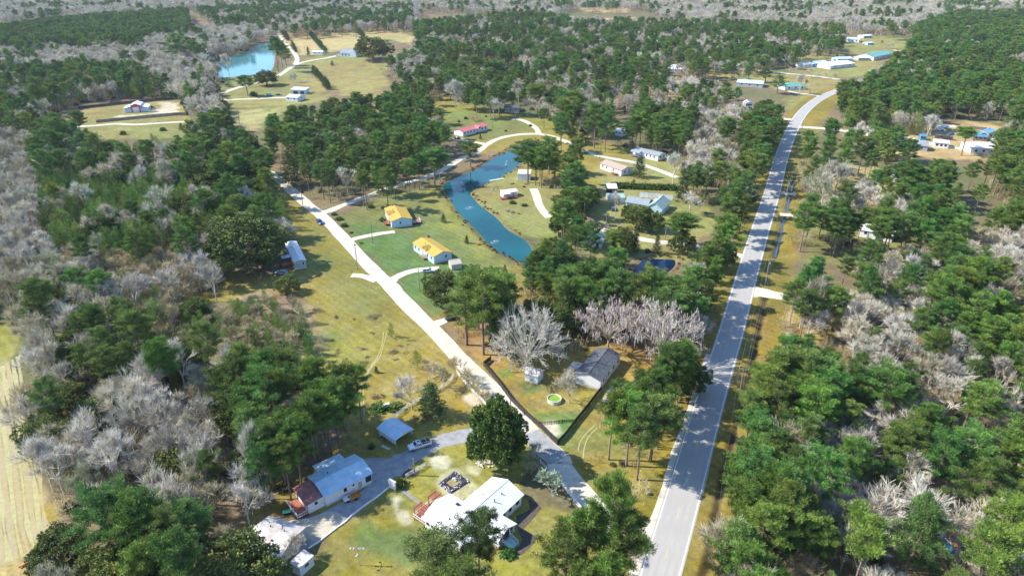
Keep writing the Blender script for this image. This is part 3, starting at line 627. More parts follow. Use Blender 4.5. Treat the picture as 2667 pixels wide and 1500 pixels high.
def tree_round(seed, H=12., Rr=8., limbs=64, twigs=9, moss=0, tw=.05, flat=-.05, rad=.3, base=.16, gap=0.0):
    """many limbs fanning out of one short bole to a domed outline"""
    rs = np.random.RandomState(seed); fork = np.array([0, 0, H*base]); T = [(np.zeros(3), fork, rad, rad*.85)]; fine = []; zc = H*(base+.12)
    for i in range(limbs):
        u = (i+.5)/limbs; el = math.asin(min(1, max(-1, flat + (1-flat)*u))); az = i*2.39996 + rs.normal(0, .12); q = rs.uniform(.86, 1.04)
        if gap and rs.rand() < gap: continue
        e = np.array([math.cos(az)*math.cos(el)*Rr*q, math.sin(az)*math.cos(el)*Rr*q, zc + math.sin(el)*(H-zc)*q*.96]); c1 = fork + (e-fork)*.35 + np.array([0,0,.1*H*math.cos(el)]) + rs.normal(0, .15, 3); c2 = fork + (e-fork)*.68 + np.array([0,0,.09*H*math.cos(el)]) + rs.normal(0, .25, 3)
        T += [(fork, c1, rad*.38, rad*.26), (c1, c2, rad*.26, rad*.15), (c2, e, rad*.15, .03)]
        for k in range(11):
            t = rs.uniform(.25, 1); p = c1+(c2-c1)*(t*2) if t < .5 else c2+(e-c2)*(t*2-1); d = unit(unit(e-fork)+rs.normal(0, .42, 3)+np.array([0,0,.12])); l = rs.uniform(.12, .26)*Rr; b = p+d*l; T.append((p, b, .045, .02))
            for j in range(twigs): f = rs.rand(); s0 = p+(b-p)*f; d2 = unit(d+rs.normal(0, .45, 3)); fine.append((s0, s0+d2*rs.uniform(.5, 1.3)))
    parts = [ribbons(rs, fine, tw)]
    if moss:
        idx = rs.randint(0, len(fine), moss); s0 = np.array([fine[i][1] for i in idx]); e0 = s0+rs.normal(0, .15, (moss, 3)); e0[:, 2] -= rs.uniform(.4, 1.3, moss); parts.append(ribbons(rs, list(zip(s0, e0)), .13))
    return tubes(T, 4), merge(parts)
def clump_thicket(seed, H=4.5, Rr=2.6, stems=26):
    rs = np.random.RandomState(seed); S = []; 
    for i in range(stems):
        a = rs.rand()*6.28; r = Rr*math.sqrt(rs.rand()); p = np.array([math.cos(a)*r, math.sin(a)*r, 0]); h = H*rs.uniform(.5, 1.1); t = p + np.array([rs.normal(0,.5), rs.normal(0,.5), h]); S.append((p, t))
        for k in range(14):
            f = rs.uniform(.25, 1); q = p+(t-p)*f; d = np.array([rs.normal(0,.5), rs.normal(0,.5), rs.uniform(.3, 1)]); S.append((q, q+d*rs.uniform(.4, 1.1)))
    return None, ribbons(rs, S, .055)
def clump_scrub(seed, H=2.2, Rr=1.6):
    rs = np.random.RandomState(seed); n = 420; q = unit(rs.normal(0, 1, (n, 3))); q[:, 2] = np.abs(q[:, 2]); C = q*(rs.rand(n, 1)**.4)*np.array([Rr, Rr, H*.9]); C *= 1 + rs.normal(0, .12, (n, 1))
    return None, quads(rs, C, q, .42, .26)

class Proto: pass
protos = {}; PC = {}
def add_proto(kind, builder, n, mt, mc, H, **kw):
    L = []; col = bpy.data.collections.new(kind+'_kinds')
    for i in range(n):
        k2 = {k: (v(i) if callable(v) else v) for k, v in kw.items()}
        tr, cr = builder(101*i + sum(ord(ch) for ch in kind), H=H, **k2); p = Proto(); p.H = H
        p.trunk = np_mesh(kind+'_trunk', tr[0], tr[1], MT[mt]) if tr else None
        p.crown = np_mesh(kind+'_crown', cr[0], cr[1], MT[mc])
        if tr: V, F = merge([tr, cr]); mi = np.concatenate([np.zeros(len(tr[1]), int), np.ones(len(cr[1]), int)]); p.full = np_mesh(kind, V, F, [MT[mt], MT[mc]], mi)
        else: p.full = p.crown
        o = bpy.data.objects.new('proto_'+kind, p.full); col.objects.link(o); L.append(p)
    protos[kind] = L; PC[kind] = col
rr = random.Random(4)
add_proto('pine', tree_pine, 11, 'bark_pine', 'pine', 20., base=lambda i: [.5,.45,.58,.38,.54,.48,.62,.42,.28,.34,.66][i], Rr=lambda i: [5.0,5.6,4.4,5.2,5.9,4.8,4.0,5.4,3.6,4.2,3.4][i], dens=1.15)
add_proto('young_pine', tree_cone, 4, 'bark_pine', 'ypine', 8., Rr=lambda i: [2.7,3.2,2.3,3.0][i], form='young')
add_proto('cedar', tree_cone, 3, 'bark_pine', 'cedar', 8., Rr=lambda i: [2.4,2.0,2.7][i], form='cedar')
add_proto('oak', tree_oak, 4, 'bark_pine', 'oak', 11., Rr=lambda i: [5.5,6.2,5.0,5.8][i])
add_proto('bare', tree_bare, 8, 'bark_grey', 'twig', 15., Rr=lambda i: [5.,6.2,3.4,5.6,4.8,6.6,3.9,5.4][i], vase=lambda i: [.3,.6,.15,.5,.4,.7,.2,.8][i], ntw=2800)
add_proto('brown', tree_bare, 4, 'bark_grey', 'twig_brown', 12., Rr=lambda i: [3.6,4.6,3.2,4.2][i], vase=lambda i: [.2,.5,.3,.6][i], ntw=1900, trunk=.16)
add_proto('thicket', clump_thicket, 4, 'twig_brown', 'twig_brown', 4.5, Rr=2.6)
add_proto('scrub', clump_scrub, 4, 'scrub', 'scrub', 2.2, Rr=1.6)

tree_list = []  # kind, x, y, H, rz, variant, width factor, label, group
NAMES = dict(pine=('pine_tree','pine'), young_pine=('young_pine','young pine'), cedar=('cedar_tree','cedar'), oak=('live_oak','oak tree'), bare=('bare_tree','bare tree'), brown=('bare_sapling','bare tree'))
def place_tree(kind, p, x, y, H, rz, wf, label, group, name=None, cat=None, crown_mat=None):
    s = H/p.H; nm, ct = NAMES.get(kind, (kind, kind)); r = thing(name or nm, label, cat or ct, (x, y, -.05), rz, group, (s*wf, s*wf, s))
    o = bpy.data.objects.new('trunk', p.trunk); link(o, r)
    o = bpy.data.objects.new('crown', p.crown); link(o, r)
    return r
lone_pts = []
def lone(kind, c, bx, by, tx, ty, width, label, v=0, group=None, H=None, seed=None, name=None, cat=None):
    """a tree measured by foot, top and crown width in one crop"""
    X, Y = G(c, bx, by); H = H or height_to(c, bx, by, ty); s = CROPS[c][2]; w = width/s/pxm(X, Y, H*.5)
    p = protos[kind][v % len(protos[kind])]; V = np.empty(len(p.crown.vertices)*3); p.crown.vertices.foreach_get('co', V); V = V.reshape(-1, 3)
    pw = 2*np.percentile(np.hypot(V[:, 0], V[:, 1]), 88)*H/p.H; wf = max(.35, min(2.2, w/pw)); print('LONE', kind, c, bx, 'H %.1f w %.1f wf %.2f' % (H, w, wf)) if kind in ('round_bare','mossy','magnolia') or w/pw > 2.2 or w/pw < .35 else 0
    lone_pts.append((X, Y, w/2)); return place_tree(kind, p, X, Y, H, (bx*7.3+by) % 6.28, wf, label, group, name, cat)
BUILT = []
# ---------------- building materials ----------------
W_METAL = dict(wave=('X', 3.2), bump=.25)
MT['roof_white'] = M('white_metal_roof', (.72,.73,.74), (.82,.82,.81), .5, .35, wave=('X', 2.2), bump=.5)
MT['roof_bluewhite'] = M('shade_tinted_white_roof', (.36,.58,.72), (.6,.74,.82), .5, .4, wave=('Y', 2.2), bump=.4)  # white metal roofing, with the blue of the shade put into its colour
MT['roof_rust'] = M('rusty_roof', (.36,.11,.1), (.46,.24,.2), .9, .6, bump=.3)
MT['roof_yellow'] = M('ochre_shingles', (.42,.27,.05), (.52,.36,.09), 1.6, .85, bump=.3, bscale=8)
MT['roof_red'] = M('red_metal_roof', (.52,.13,.13), (.6,.2,.19), .8, .45, wave=('Y', 3), bump=.4)
MT['roof_black'] = M('charcoal_shingles', (.06,.075,.09), (.13,.14,.16), 1.2, .8, bump=.3, bscale=8)
MT['roof_grey'] = M('grey_shingles', (.2,.24,.27), (.3,.33,.35), 1.2, .8, bump=.3, bscale=8)
MT['roof_tan'] = M('tan_shingles', (.33,.26,.2), (.44,.36,.28), 1.4, .85, bump=.3, bscale=8)
MT['roof_blue'] = M('blue_metal_roof', (.06,.2,.33), (.12,.3,.43), .8, .4, wave=('Y', 3), bump=.4)
MT['roof_teal'] = M('teal_metal_roof', (.1,.3,.26), (.16,.38,.33), .8, .4, wave=('Y', 3), bump=.4)
MT['roof_green'] = M('faded_green_roof', (.3,.42,.37), (.4,.5,.45), .6, .5, wave=('Y', 2.5), bump=.4)
MT['roof_dirty'] = M('stained_pale_roof', (.38,.33,.3), (.66,.64,.62), .35, .6, bump=.3, lo=.3, hi=.6)
MT['roof_leafy'] = M('leaf_covered_roof', (.42,.33,.3), (.74,.73,.7), 1.3, .7, lo=.42, hi=.55)
MT['siding'] = M('white_siding', (.74,.75,.76), (.8,.8,.8), .6, .55, wave=('Z', 12), bump=.25)
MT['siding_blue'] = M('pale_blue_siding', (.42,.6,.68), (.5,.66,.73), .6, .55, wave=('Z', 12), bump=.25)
MT['siding_beige'] = M('beige_siding', (.5,.44,.36), (.58,.52,.43), .6, .7, wave=('Z', 10), bump=.25)
MT['siding_grey'] = M('grey_siding', (.36,.37,.38), (.46,.46,.46), .6, .7, wave=('Z', 10), bump=.25)
MT['barn_red'] = M('barn_red', (.5,.04,.07), (.58,.07,.1), .6, .6, wave=('X', 4), bump=.3)
MT['wood_red'] = M('red_stained_deck', (.3,.09,.06), (.4,.15,.1), 2, .8)
MT['wood'] = M('weathered_timber', (.26,.18,.12), (.4,.3,.22), 1.5, .85)
MT['wood_dark'] = M('black_timber', (.035,.03,.035), (.075,.06,.065), 1.2, .8)
MT['wood_purple'] = M('grey_brown_fence_boards', (.16,.12,.13), (.26,.2,.21), 1.2, .85)
MT['white'] = M('white_paint', (.78,.78,.78), (.84,.84,.83), .8, .5)
MT['glass'] = M('window_glass', (.02,.03,.04), None, 1, .08, spec=.6)
MT['dark'] = M('dark_opening', (.025,.025,.03), None, 1, .8)
MT['concrete'] = M('concrete', (.45,.43,.4), (.56,.54,.5), .8, .9, bump=.1)
MT['skirt'] = M('skirting', (.5,.5,.5), (.62,.62,.61), .8, .8)
MT['tyre'] = M('tyre_rubber', (.02,.02,.02), None, 1, .8); MT['rim'] = M('alloy', (.5,.5,.5), None, 1, .3, metal=.8)
MT['galv'] = M('galvanised', (.5,.5,.5), None, 1, .4, metal=.6); MT['pole'] = M('pole_timber', (.2,.17,.14), (.32,.28,.24), 1, .9, rand=.15)
MT['porcelain'] = M('insulator', (.7,.7,.68), None, 1, .3); MT['orange'] = M('orange_paint', (.62,.25,.04), (.5,.17,.03), 1.5, .5)
MT['tarp_black'] = M('black_liner', (.02,.022,.035), (.06,.06,.09), 1.2, .4, bump=.5, bscale=2); MT['green_plastic'] = M('green_plastic', (.05,.32,.2), None, 1, .5)
MT['red'] = M('red_paint', (.55,.06,.03), None, 1, .5); MT['tarp_blue'] = M('blue_tarp', (.03,.25,.5), (.05,.32,.6), 1, .5); MT['algae'] = M('green_pool_water', (.16,.3,.03), (.24,.38,.05), 1.5, .15, spec=.5)
MT['stone'] = M('pale_stone', (.5,.47,.44), (.66,.62,.58), 2, .85, rand=.2); MT['yellow'] = M('yellow_sign_paint', (.6,.45,.03), None, 1, .5); MT['mulch'] = M('dark_mulch', (.07,.055,.045), (.12,.1,.08), 1.5, .95)
MT['blue_paint'] = M('blue_paint', (.05,.22,.42), None, 1, .5); MT['spray'] = M('water_spray', (.75,.82,.85), None, 1, .4); MT['greenroof2'] = MT['roof_green']

def window(root, wall_pt, axis, w, h, z, name='window'):
    """axis: 'x+','x-','y+','y-' the way the wall faces in the house's own frame"""
    x, y = wall_pt; m = MB(); g = MB(); t = .06
    if axis[0] == 'y':
        s = -1 if axis[1] == '-' else 1; y0, y1 = sorted((y, y+s*t)); m.box(x-w/2-.09, y0, z-.09, x+w/2+.09, y1, z+h+.09); y0, y1 = sorted((y+s*t, y+s*(t+.015))); g.box(x-w/2, y0, z, x+w/2, y1, z+h)
    else:
        s = -1 if axis[1] == '-' else 1; x0, x1 = sorted((x, x+s*t)); m.box(x0, y-w/2-.09, z-.09, x1, y+w/2+.09, z+h+.09); x0, x1 = sorted((x+s*t, x+s*(t+.015))); g.box(x0, y-w/2, z, x1, y+w/2, z+h)
    f = m.obj(name, MT['white'], root); g.obj('pane' if name == 'window' else 'door_panel', MT['glass'] if name == 'window' else MT['siding_grey'], f); return f
def gable_roof(m, L, W, ze, zr, oh, th=.14, axis='x', x0=0, y0=0):
    """two thick slopes; ridge along the given axis"""
    def slope(a, b, c, d):
        V = [Vector(p) for p in (a, b, c, d)]; n = (V[1]-V[0]).cross(V[3]-V[0]).normalized()
        if n.z < 0: n = -n
        m.add([p for p in V] + [p+n*th for p in V], [(0,1,2,3),(4,5,6,7),(0,1,5,4),(1,2,6,5),(2,3,7,6),(3,0,4,7)])
    if axis == 'x':
        k = (zr-ze)/(W/2); e = ze - k*oh
        slope((x0-oh, y0-oh, e), (x0+L+oh, y0-oh, e), (x0+L+oh, y0+W/2, zr), (x0-oh, y0+W/2, zr)); slope((x0-oh, y0+W/2, zr), (x0+L+oh, y0+W/2, zr), (x0+L+oh, y0+W+oh, e), (x0-oh, y0+W+oh, e))
    else:
        k = (zr-ze)/(L/2); e = ze - k*oh
        slope((x0-oh, y0-oh, e), (x0+L/2, y0-oh, zr), (x0+L/2, y0+W+oh, zr), (x0-oh, y0+W+oh, e)); slope((x0+L/2, y0-oh, zr), (x0+L+oh, y0-oh, e), (x0+L+oh, y0+W+oh, e), (x0+L/2, y0+W+oh, zr))
def house(name, label, cat, A, B, W, ze=3.1, rise=1.2, roof='gx', rm='roof_grey', wm='siding', oh=.35, wins=None, doors=None, group=None, skirt=True, z0=0, vents=1, L=None):
    """A and B: ground points of the wall that faces the camera, left and right; W: depth away from it"""
    L = L or math.dist(A, B); rz = math.atan2(B[1]-A[1], B[0]-A[0]); cx, cy = L/2, W/2
    ox = A[0] + math.cos(rz)*cx - math.sin(rz)*cy; oy = A[1] + math.sin(rz)*cx + math.cos(rz)*cy
    r = thing(name, label, cat, (ox, oy, 0), rz, group); BUILT.append((ox, oy, max(L, W)*.5 + 1.2)) if max(L, W) < 1.6*min(L, W) else [BUILT.append((A[0]+math.cos(rz)*u - math.sin(rz)*v, A[1]+math.sin(rz)*u + math.cos(rz)*v, min(L, W)*.5+2.0)) for u, v in ([(L*q, W/2) for q in (.12,.37,.63,.88)] if L > W else [(L/2, W*q) for q in (.12,.37,.63,.88)])]
    zr = ze+rise; m = MB(); x0, x1, y0, y1 = -cx, L-cx, -cy, W-cy
    if roof == 'gx': m.loft([[(x0,y0,z0),(x0,y1,z0),(x0,y1,ze),(x0,0,zr-.02),(x0,y0,ze)], [(x1,y0,z0),(x1,y1,z0),(x1,y1,ze),(x1,0,zr-.02),(x1,y0,ze)]])
    elif roof == 'gy': m.loft([[(x0,y0,z0),(x1,y0,z0),(x1,y0,ze),(0,y0,zr-.02),(x0,y0,ze)], [(x0,y1,z0),(x1,y1,z0),(x1,y1,ze),(0,y1,zr-.02),(x0,y1,ze)]])
    else: m.box(x0, y0, z0, x1, y1, ze)
    m.obj('wall', MT[wm], r)
    if skirt: q = MB(); q.box(x0-.02, y0-.02, 0, x1+.02, y1+.02, .55); q.obj('skirting', MT['skirt'], r)
    q = MB()
    if roof == 'gx': gable_roof(q, L, W, ze, zr, oh, axis='x', x0=x0, y0=y0)
    elif roof == 'gy': gable_roof(q, L, W, ze, zr, oh, axis='y', x0=x0, y0=y0)
    elif roof == 'hip':
        h = min(L, W)/2; e = ze-.12; a = [(x0-oh,y0-oh,e),(x1+oh,y0-oh,e),(x1+oh,y1+oh,e),(x0-oh,y1+oh,e)]
        p, s = (((x0+h, 0, zr), (x1-h, 0, zr)) if L >= W else ((0, y0+h, zr), (0, y1-h, zr)))
        if L >= W: q.add(a+[p, s], [(0,1,5,4),(1,2,5),(2,3,4,5),(3,0,4),(3,2,1,0)])
        else: q.add(a+[p, s], [(0,1,4),(1,2,5,4),(2,3,5),(3,0,4,5),(3,2,1,0)])
    elif roof == 'shed': q.loft([[(x0-oh,y0-oh,ze+.02),(x1+oh,y0-oh,ze+.02),(x1+oh,y0-oh,ze+.16),(x0-oh,y0-oh,ze+.16)], [(x0-oh,y1+oh,ze+rise),(x1+oh,y1+oh,ze+rise),(x1+oh,y1+oh,ze+rise+.14),(x0-oh,y1+oh,ze+rise+.14)]])
    elif roof == 'flat': q.box(x0-oh, y0-oh, ze+.01, x1+oh, y1+oh, ze+.2)
    ro = q.obj('roof', MT[rm], r)
    if roof == 'gx': MB().bar((x0-oh, 0, zr+.16), (x1+oh, 0, zr+.16), .3, .06).obj('ridge_cap', MT[rm], ro)
    if roof == 'gy': MB().bar((0, y0-oh, zr+.16), (0, y1+oh, zr+.16), .3, .06).obj('ridge_cap', MT[rm], ro)
    for k in range(vents):
        u = -.25 + .5*k; MB().tube([(L*u*.8, W*.16, ze), (L*u*.8, W*.16, zr+.35)], .11, 8).obj('vent_pipe', MT['dark'], ro)
    # barge boards at the eaves
    for side, frac, w, h, z in (wins if wins is not None else [('f',.2,1.1,1.1,1.6),('f',.75,1.1,1.1,1.6),('r',.5,1.1,1.1,1.6),('l',.5,1.1,1.1,1.6)]):
        p, ax = dict(f=((x0+L*frac, y0), 'y-'), b=((x0+L*frac, y1), 'y+'), l=((x0, y0+W*frac), 'x-'), r=((x1, y0+W*frac), 'x+'))[side]; window(r, p, ax, w, h, z)
    for side, frac, w, h, z in (doors or []):
        p, ax = dict(f=((x0+L*frac, y0), 'y-'), b=((x0+L*frac, y1), 'y+'), l=((x0, y0+W*frac), 'x-'), r=((x1, y0+W*frac), 'x+'))[side]; window(r, p, ax, w, h, z, 'door')
    r['L'] = L; r['W'] = W; return r
def cleanup_props():
    for o in COL.objects:
        for k in ('L', 'W'):
            if k in o: del o[k]
def deck(root, x0, y0, x1, y1, z=.7, m='wood', rail=True, railm=None, stairs=None):
    q = MB(); q.box(x0, y0, z-.12, x1, y1, z); d = q.obj('deck', MT[m], root)
    q = MB()
    for x in (x0+.1, x1-.1):
        for y in (y0+.1, y1-.1): q.box(x-.07, y-.07, 0, x+.07, y+.07, z-.12)
    q.each('deck_post', MT[m], root)
    if rail:
        q = MB()
        for a, b in (((x0,y0),(x1,y0)), ((x0,y0),(x0,y1)), ((x1,y0),(x1,y1))):
            q.bar((a[0],a[1],z+.9), (b[0],b[1],z+.9), .09); q.bar((a[0],a[1],z+.2), (b[0],b[1],z+.2), .07); n = max(2, int(math.dist(a, b)/.45))
            for k in range(n+1): t = k/n; x = a[0]+(b[0]-a[0])*t; y = a[1]+(b[1]-a[1])*t; q.bar((x,y,z), (x,y,z+.9), .06)
        q.obj('railing', MT[railm or m], root)
    return d
g = G
# two ochre roofed double wides
h1 = house('ochre_roofed_house', 'upper of the two white houses with ochre shingle roofs beside the pond lawn', 'house', g('F',1345,705), g('F',1535,682), 17.5, 3.3, 1.25, 'gy', 'roof_yellow', 'siding_blue', wins=[('f',.42,.7,1.1,1.6),('l',.15,1,1.2,1.5),('l',.35,1,1.2,1.5),('l',.7,1,1.2,1.5),('l',.88,1,1.2,1.5)], doors=[('l',.53,.95,2.0,.7)], group='ochre roofed houses')
L, W = h1['L'], h1['W']; deck(h1, -L/2-2.6, -W/2+3.5, -L/2-.05, -W/2+7.5, .8, 'wood_red'); deck(h1, L/2+.05, -W/2+1.0, L/2+4.2, -W/2+5.5, .9, 'wood_red', railm='white')
m = MB(); gable_roof(m, 2.6, 3.4, 3.9, 4.95, .15, axis='x', x0=-L/2-.2, y0=-1.2); m.obj('dormer_roof', MT['roof_yellow'], h1)
h2 = house('ochre_roofed_house', 'lower of the two white houses with ochre shingle roofs beside a beige shed', 'house', g('F',1742,1045), g('F',1908,1000), 17.2, 3.3, 1.2, 'gy', 'roof_yellow', 'siding_blue', wins=[('f',.68,.9,1.0,1.7),('l',.12,1,1.2,1.5),('l',.3,1,1.2,1.5),('l',.72,1,1.2,1.5),('l',.9,1,1.2,1.5)], doors=[('l',.55,.95,2.0,.7)], group='ochre roofed houses')
L, W = h2['L'], h2['W']; deck(h2, -L/2-1.8, -W/2+5.5, -L/2-.05, -W/2+9.5, .75, 'wood'); m = MB(); gable_roof(m, 2.6, 3.4, 3.9, 4.95, .15, axis='x', x0=-L/2-.2, y0=-2.2); m.obj('dormer_roof', MT['roof_yellow'], h2)
house('garden_shed', 'beige barn shaped shed beside the lower ochre roofed house', 'shed', g('F',1907,1103), g('F',2003,1088), 4.2, 2.3, 1.1, 'gx', 'siding_beige', 'siding_beige', .12, wins=[], skirt=False, vents=0, doors=[('f',.3,1.2,1.8,.05)])
# long white trailer
tr = house('mobile_home', 'long narrow white mobile home with a beige end wall beside dark oaks', 'mobile home', g('F',430,1098), g('F',542,1078), 21, 3.2, .55, 'gy', 'roof_white', 'siding_grey', .1, wins=[('f',.75,.6,1.1,1.6),('r',.2,.9,1,1.6),('r',.5,.9,1,1.6),('r',.8,.9,1,1.6),('l',.35,.9,1,1.6)], group='narrow mobile homes')
L, W = tr['L'], tr['W']; deck(tr, -L/2-4.2, -W/2+4, -L/2-.05, -W/2+8.5, .8, 'wood_red'); m = MB(); m.loft([[(-L/2-3.6,-W/2+6.2,2.9),(-L/2,-W/2+6.2,3.1),(-L/2,-W/2+6.2,3.16),(-L/2-3.6,-W/2+6.2,2.96)], [(-L/2-3.6,-W/2+9,2.9),(-L/2,-W/2+9,3.1),(-L/2,-W/2+9,3.16),(-L/2-3.6,-W/2+9,2.96)]]); m.obj('porch_roof', MT['roof_bluewhite'], tr)
house('tool_shed', 'small blue shed among saplings at the edge of the west yard', 'shed', g('F',285,665), g('F',330,662), 2.6, 2.2, .5, 'gx', 'roof_blue', 'siding_blue', .1, wins=[('f',.5,.6,.7,1)], skirt=False, vents=0)
# red roofed, grey, tan mobile homes of the pond lane
rh = house('red_roofed_house', 'long white house with a faded red roof and blue shaded porch', 'house', g('I',390,762), g('I',620,700), 8.4, 3.2, 1.3, 'gx', 'roof_red', 'siding', L=24, wins=[('f',q,1.1,1.3,1.4) for q in (.08,.2,.32,.44,.78,.92)], doors=[('f',.58,1,2,.7)])
m = MB(); gable_roof(m, 3.6, 4.6, 3.3, 4.55, .2, axis='y', x0=1.0, y0=-5.5); m.obj('porch_roof', MT['roof_red'], rh); deck(rh, .9, -6.0, 5, -4.25, .8, 'wood', railm='white')
gh = house('mobile_home', 'white mobile home with grey shingle roof and blue railed porch near the tree line', 'mobile home', g('I',2015,940), g('I',2225,990), 8.2, 3.2, 1.1, 'gx', 'roof_grey', 'siding', L=18, wins=[('f',q,.9,1.2,1.5) for q in (.55,.7,.85)]+[('r',.3,1,1.2,1.5),('r',.7,1,1.2,1.5)])
deck(gh, -9, -6.6, -2, -4.15, .9, 'wood', railm='blue_paint'); m = MB(); gable_roof(m, 6.6, 3, 3.1, 3.9, .1, axis='x', x0=-8.9, y0=-6.8); m.obj('porch_roof', MT['roof_grey'], gh)
th = house('mobile_home', 'white mobile home with tan shingle roof beside the curving lane', 'mobile home', g('I',1705,1068), g('I',1893,1135), 8.6, 3.3, 1.3, 'gx', 'roof_tan', 'siding', L=17, wins=[('f',q,.9,1.2,1.5) for q in (.12,.3,.62)]+[('r',.3,.9,1.2,1.5),('r',.68,.9,1.2,1.5)])
deck(th, 2.5, -6.6, 6, -4.35, .8, 'wood_red')
house('grey_house', 'dark grey roofed house in tree shade at the head of the pond lane', 'house', g('I',790,525), g('I',925,528), 9, 3.2, 1.6, 'gx', 'roof_black', 'siding_grey', wins=[('f',q,1,1.2,1.4) for q in (.15,.4,.8)])
house('white_outbuilding', 'white flat roofed building beside the pond under a pine', 'building', g('H',800,385), g('H',905,388), 6.5, 3.4, .5, 'shed', 'roof_leafy', 'siding', .15, skirt=False, wins=[('l',.5,.8,.8,1.6)])
pv = house('cabin', 'small white roofed cabin with a red deck on the pond island', 'cabin', g('H',680,535), g('H',800,520), 4.6, 2.6, .7, 'gx', 'roof_white', 'siding', .25, L=7.5, wins=[('f',.3,1,1,1.3)], doors=[('f',.7,.9,1.9,.4)])
deck(pv, -5.8, -4.9, 2.6, -2.35, .5, 'wood_red'); MB().box(-4.6, -4.7, 2.6, -.6, -2.4, 2.72).obj('porch_roof', MT['roof_white'], pv)
# house with pale roof between the ponds
mh = house('white_house', 'white house with pale grey hipped roof half hidden by pines', 'house', g('H',1330,945), g('H',1500,962), 10, 3.0, 2.0, 'hip', 'roof_green', 'siding', .4, wins=[('f',q,1,1.2,1.2) for q in (.2,.5,.8)]); m = MB(); gable_roof(m, 4, 5, 3.0, 4.5, .2, axis='y', x0=-1.5, y0=-6.4); m.obj('porch_roof', MT['roof_green'], mh)
# green and grey garden house with sheds and tall white fence
vg = house('garden_house', 'grey and faded green roofed house behind the garden trees', 'house', g('V',1560,900), g('V',1900,960), 12, 3.2, 2.6, 'gy', 'roof_green', 'siding_blue', .4, wins=[('f',.3,1,1,1.3),('f',.7,1,1,1.3),('r',.5,1,1.1,1.3)])
m = MB(); gable_roof(m, 11, 7.5, 3.0, 4.8, .3, axis='x', x0=-15.2, y0=-3.6); m.obj('wing_roof', MT['roof_grey'], vg); MB().box(-14.9, -3.3, 0, -4.2, 3.6, 3.0).obj('wing_wall', MT['siding_blue'], vg)
MB().box(-9.2,-.4,4.2,-8.4,.4,5.6).obj('chimney', MT['siding_beige'], vg)
house('open_shed', 'open sided shed with bright white sheet roof at the back of the garden', 'shed', g('V',700,470), g('V',910,470), 5.5, 2.7, .9, 'shed', 'roof_white', 'dark', .2, wins=[], skirt=False, vents=0)
house('greenhouse', 'patched pale green plastic covered greenhouse', 'greenhouse', g('V',700,660), g('V',1080,660), 6.5, 2.3, 1.2, 'gx', 'greenroof2', 'roof_dirty', .1, wins=[], skirt=False, vents=0)
# black roofed house
bh = house('black_roofed_house', 'white house with charcoal shingle roof inside the black fenced yard', 'house', g('E',1080,712), g('E',1315,782), 15.5, 3.1, 1.3, 'gy', 'roof_black', 'siding', .3, wins=[('r',q,1,1.3,1.4) for q in (.15,.4,.65,.88)]+[('l',.2,.9,1.1,1.4)], doors=[('r',.27,1,2,.7)])
L, W = bh['L'], bh['W']; deck(bh, -L/2-3.2, -W/2+.3, -L/2-.05, -W/2+4.5, .7, 'wood', railm='white'); m = MB(); m.box(-L/2-3.4, -W/2+2.6, 2.55, -L/2-.4, -W/2+6.5, 2.68); m.obj('porch_roof', MT['roof_grey'], bh)
house('garden_shed', 'small white shed with leaf littered roof beneath the round bare tree', 'shed', g('E',605,690), g('E',725,727), 3.6, 2.6, .7, 'gx', 'roof_leafy', 'siding', .25, wins=[], skirt=False, vents=0, doors=[('f',.5,1.1,1.9,.1)])
# blue shaded house with the rusty lean-to
A_ = g('U',600,1440); B_ = g('U',1540,955)
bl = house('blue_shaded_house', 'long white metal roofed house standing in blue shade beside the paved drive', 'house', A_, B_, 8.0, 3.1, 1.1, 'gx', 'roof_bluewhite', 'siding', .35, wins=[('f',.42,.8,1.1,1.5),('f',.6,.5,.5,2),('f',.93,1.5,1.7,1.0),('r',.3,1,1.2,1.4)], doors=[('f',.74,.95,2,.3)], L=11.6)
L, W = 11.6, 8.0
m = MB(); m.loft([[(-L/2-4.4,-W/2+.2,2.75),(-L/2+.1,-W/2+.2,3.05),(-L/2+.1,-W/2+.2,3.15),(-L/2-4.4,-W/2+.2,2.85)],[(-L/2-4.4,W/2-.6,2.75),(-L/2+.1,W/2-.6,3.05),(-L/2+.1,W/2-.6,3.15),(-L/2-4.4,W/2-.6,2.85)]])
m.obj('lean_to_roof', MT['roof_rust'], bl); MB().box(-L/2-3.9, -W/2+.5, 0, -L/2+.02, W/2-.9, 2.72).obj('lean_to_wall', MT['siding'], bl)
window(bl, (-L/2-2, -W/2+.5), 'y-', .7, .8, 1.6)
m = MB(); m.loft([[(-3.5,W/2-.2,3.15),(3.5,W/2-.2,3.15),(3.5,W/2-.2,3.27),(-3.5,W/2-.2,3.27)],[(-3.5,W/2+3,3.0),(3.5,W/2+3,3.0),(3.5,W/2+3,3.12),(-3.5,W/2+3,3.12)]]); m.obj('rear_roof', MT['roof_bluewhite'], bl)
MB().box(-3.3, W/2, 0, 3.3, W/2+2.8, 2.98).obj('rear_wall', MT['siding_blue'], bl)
deck(bl, -L/2-6.6, -W/2+.2, -L/2-4.0, -W/2+6.2, .6, 'wood_red', railm='white')
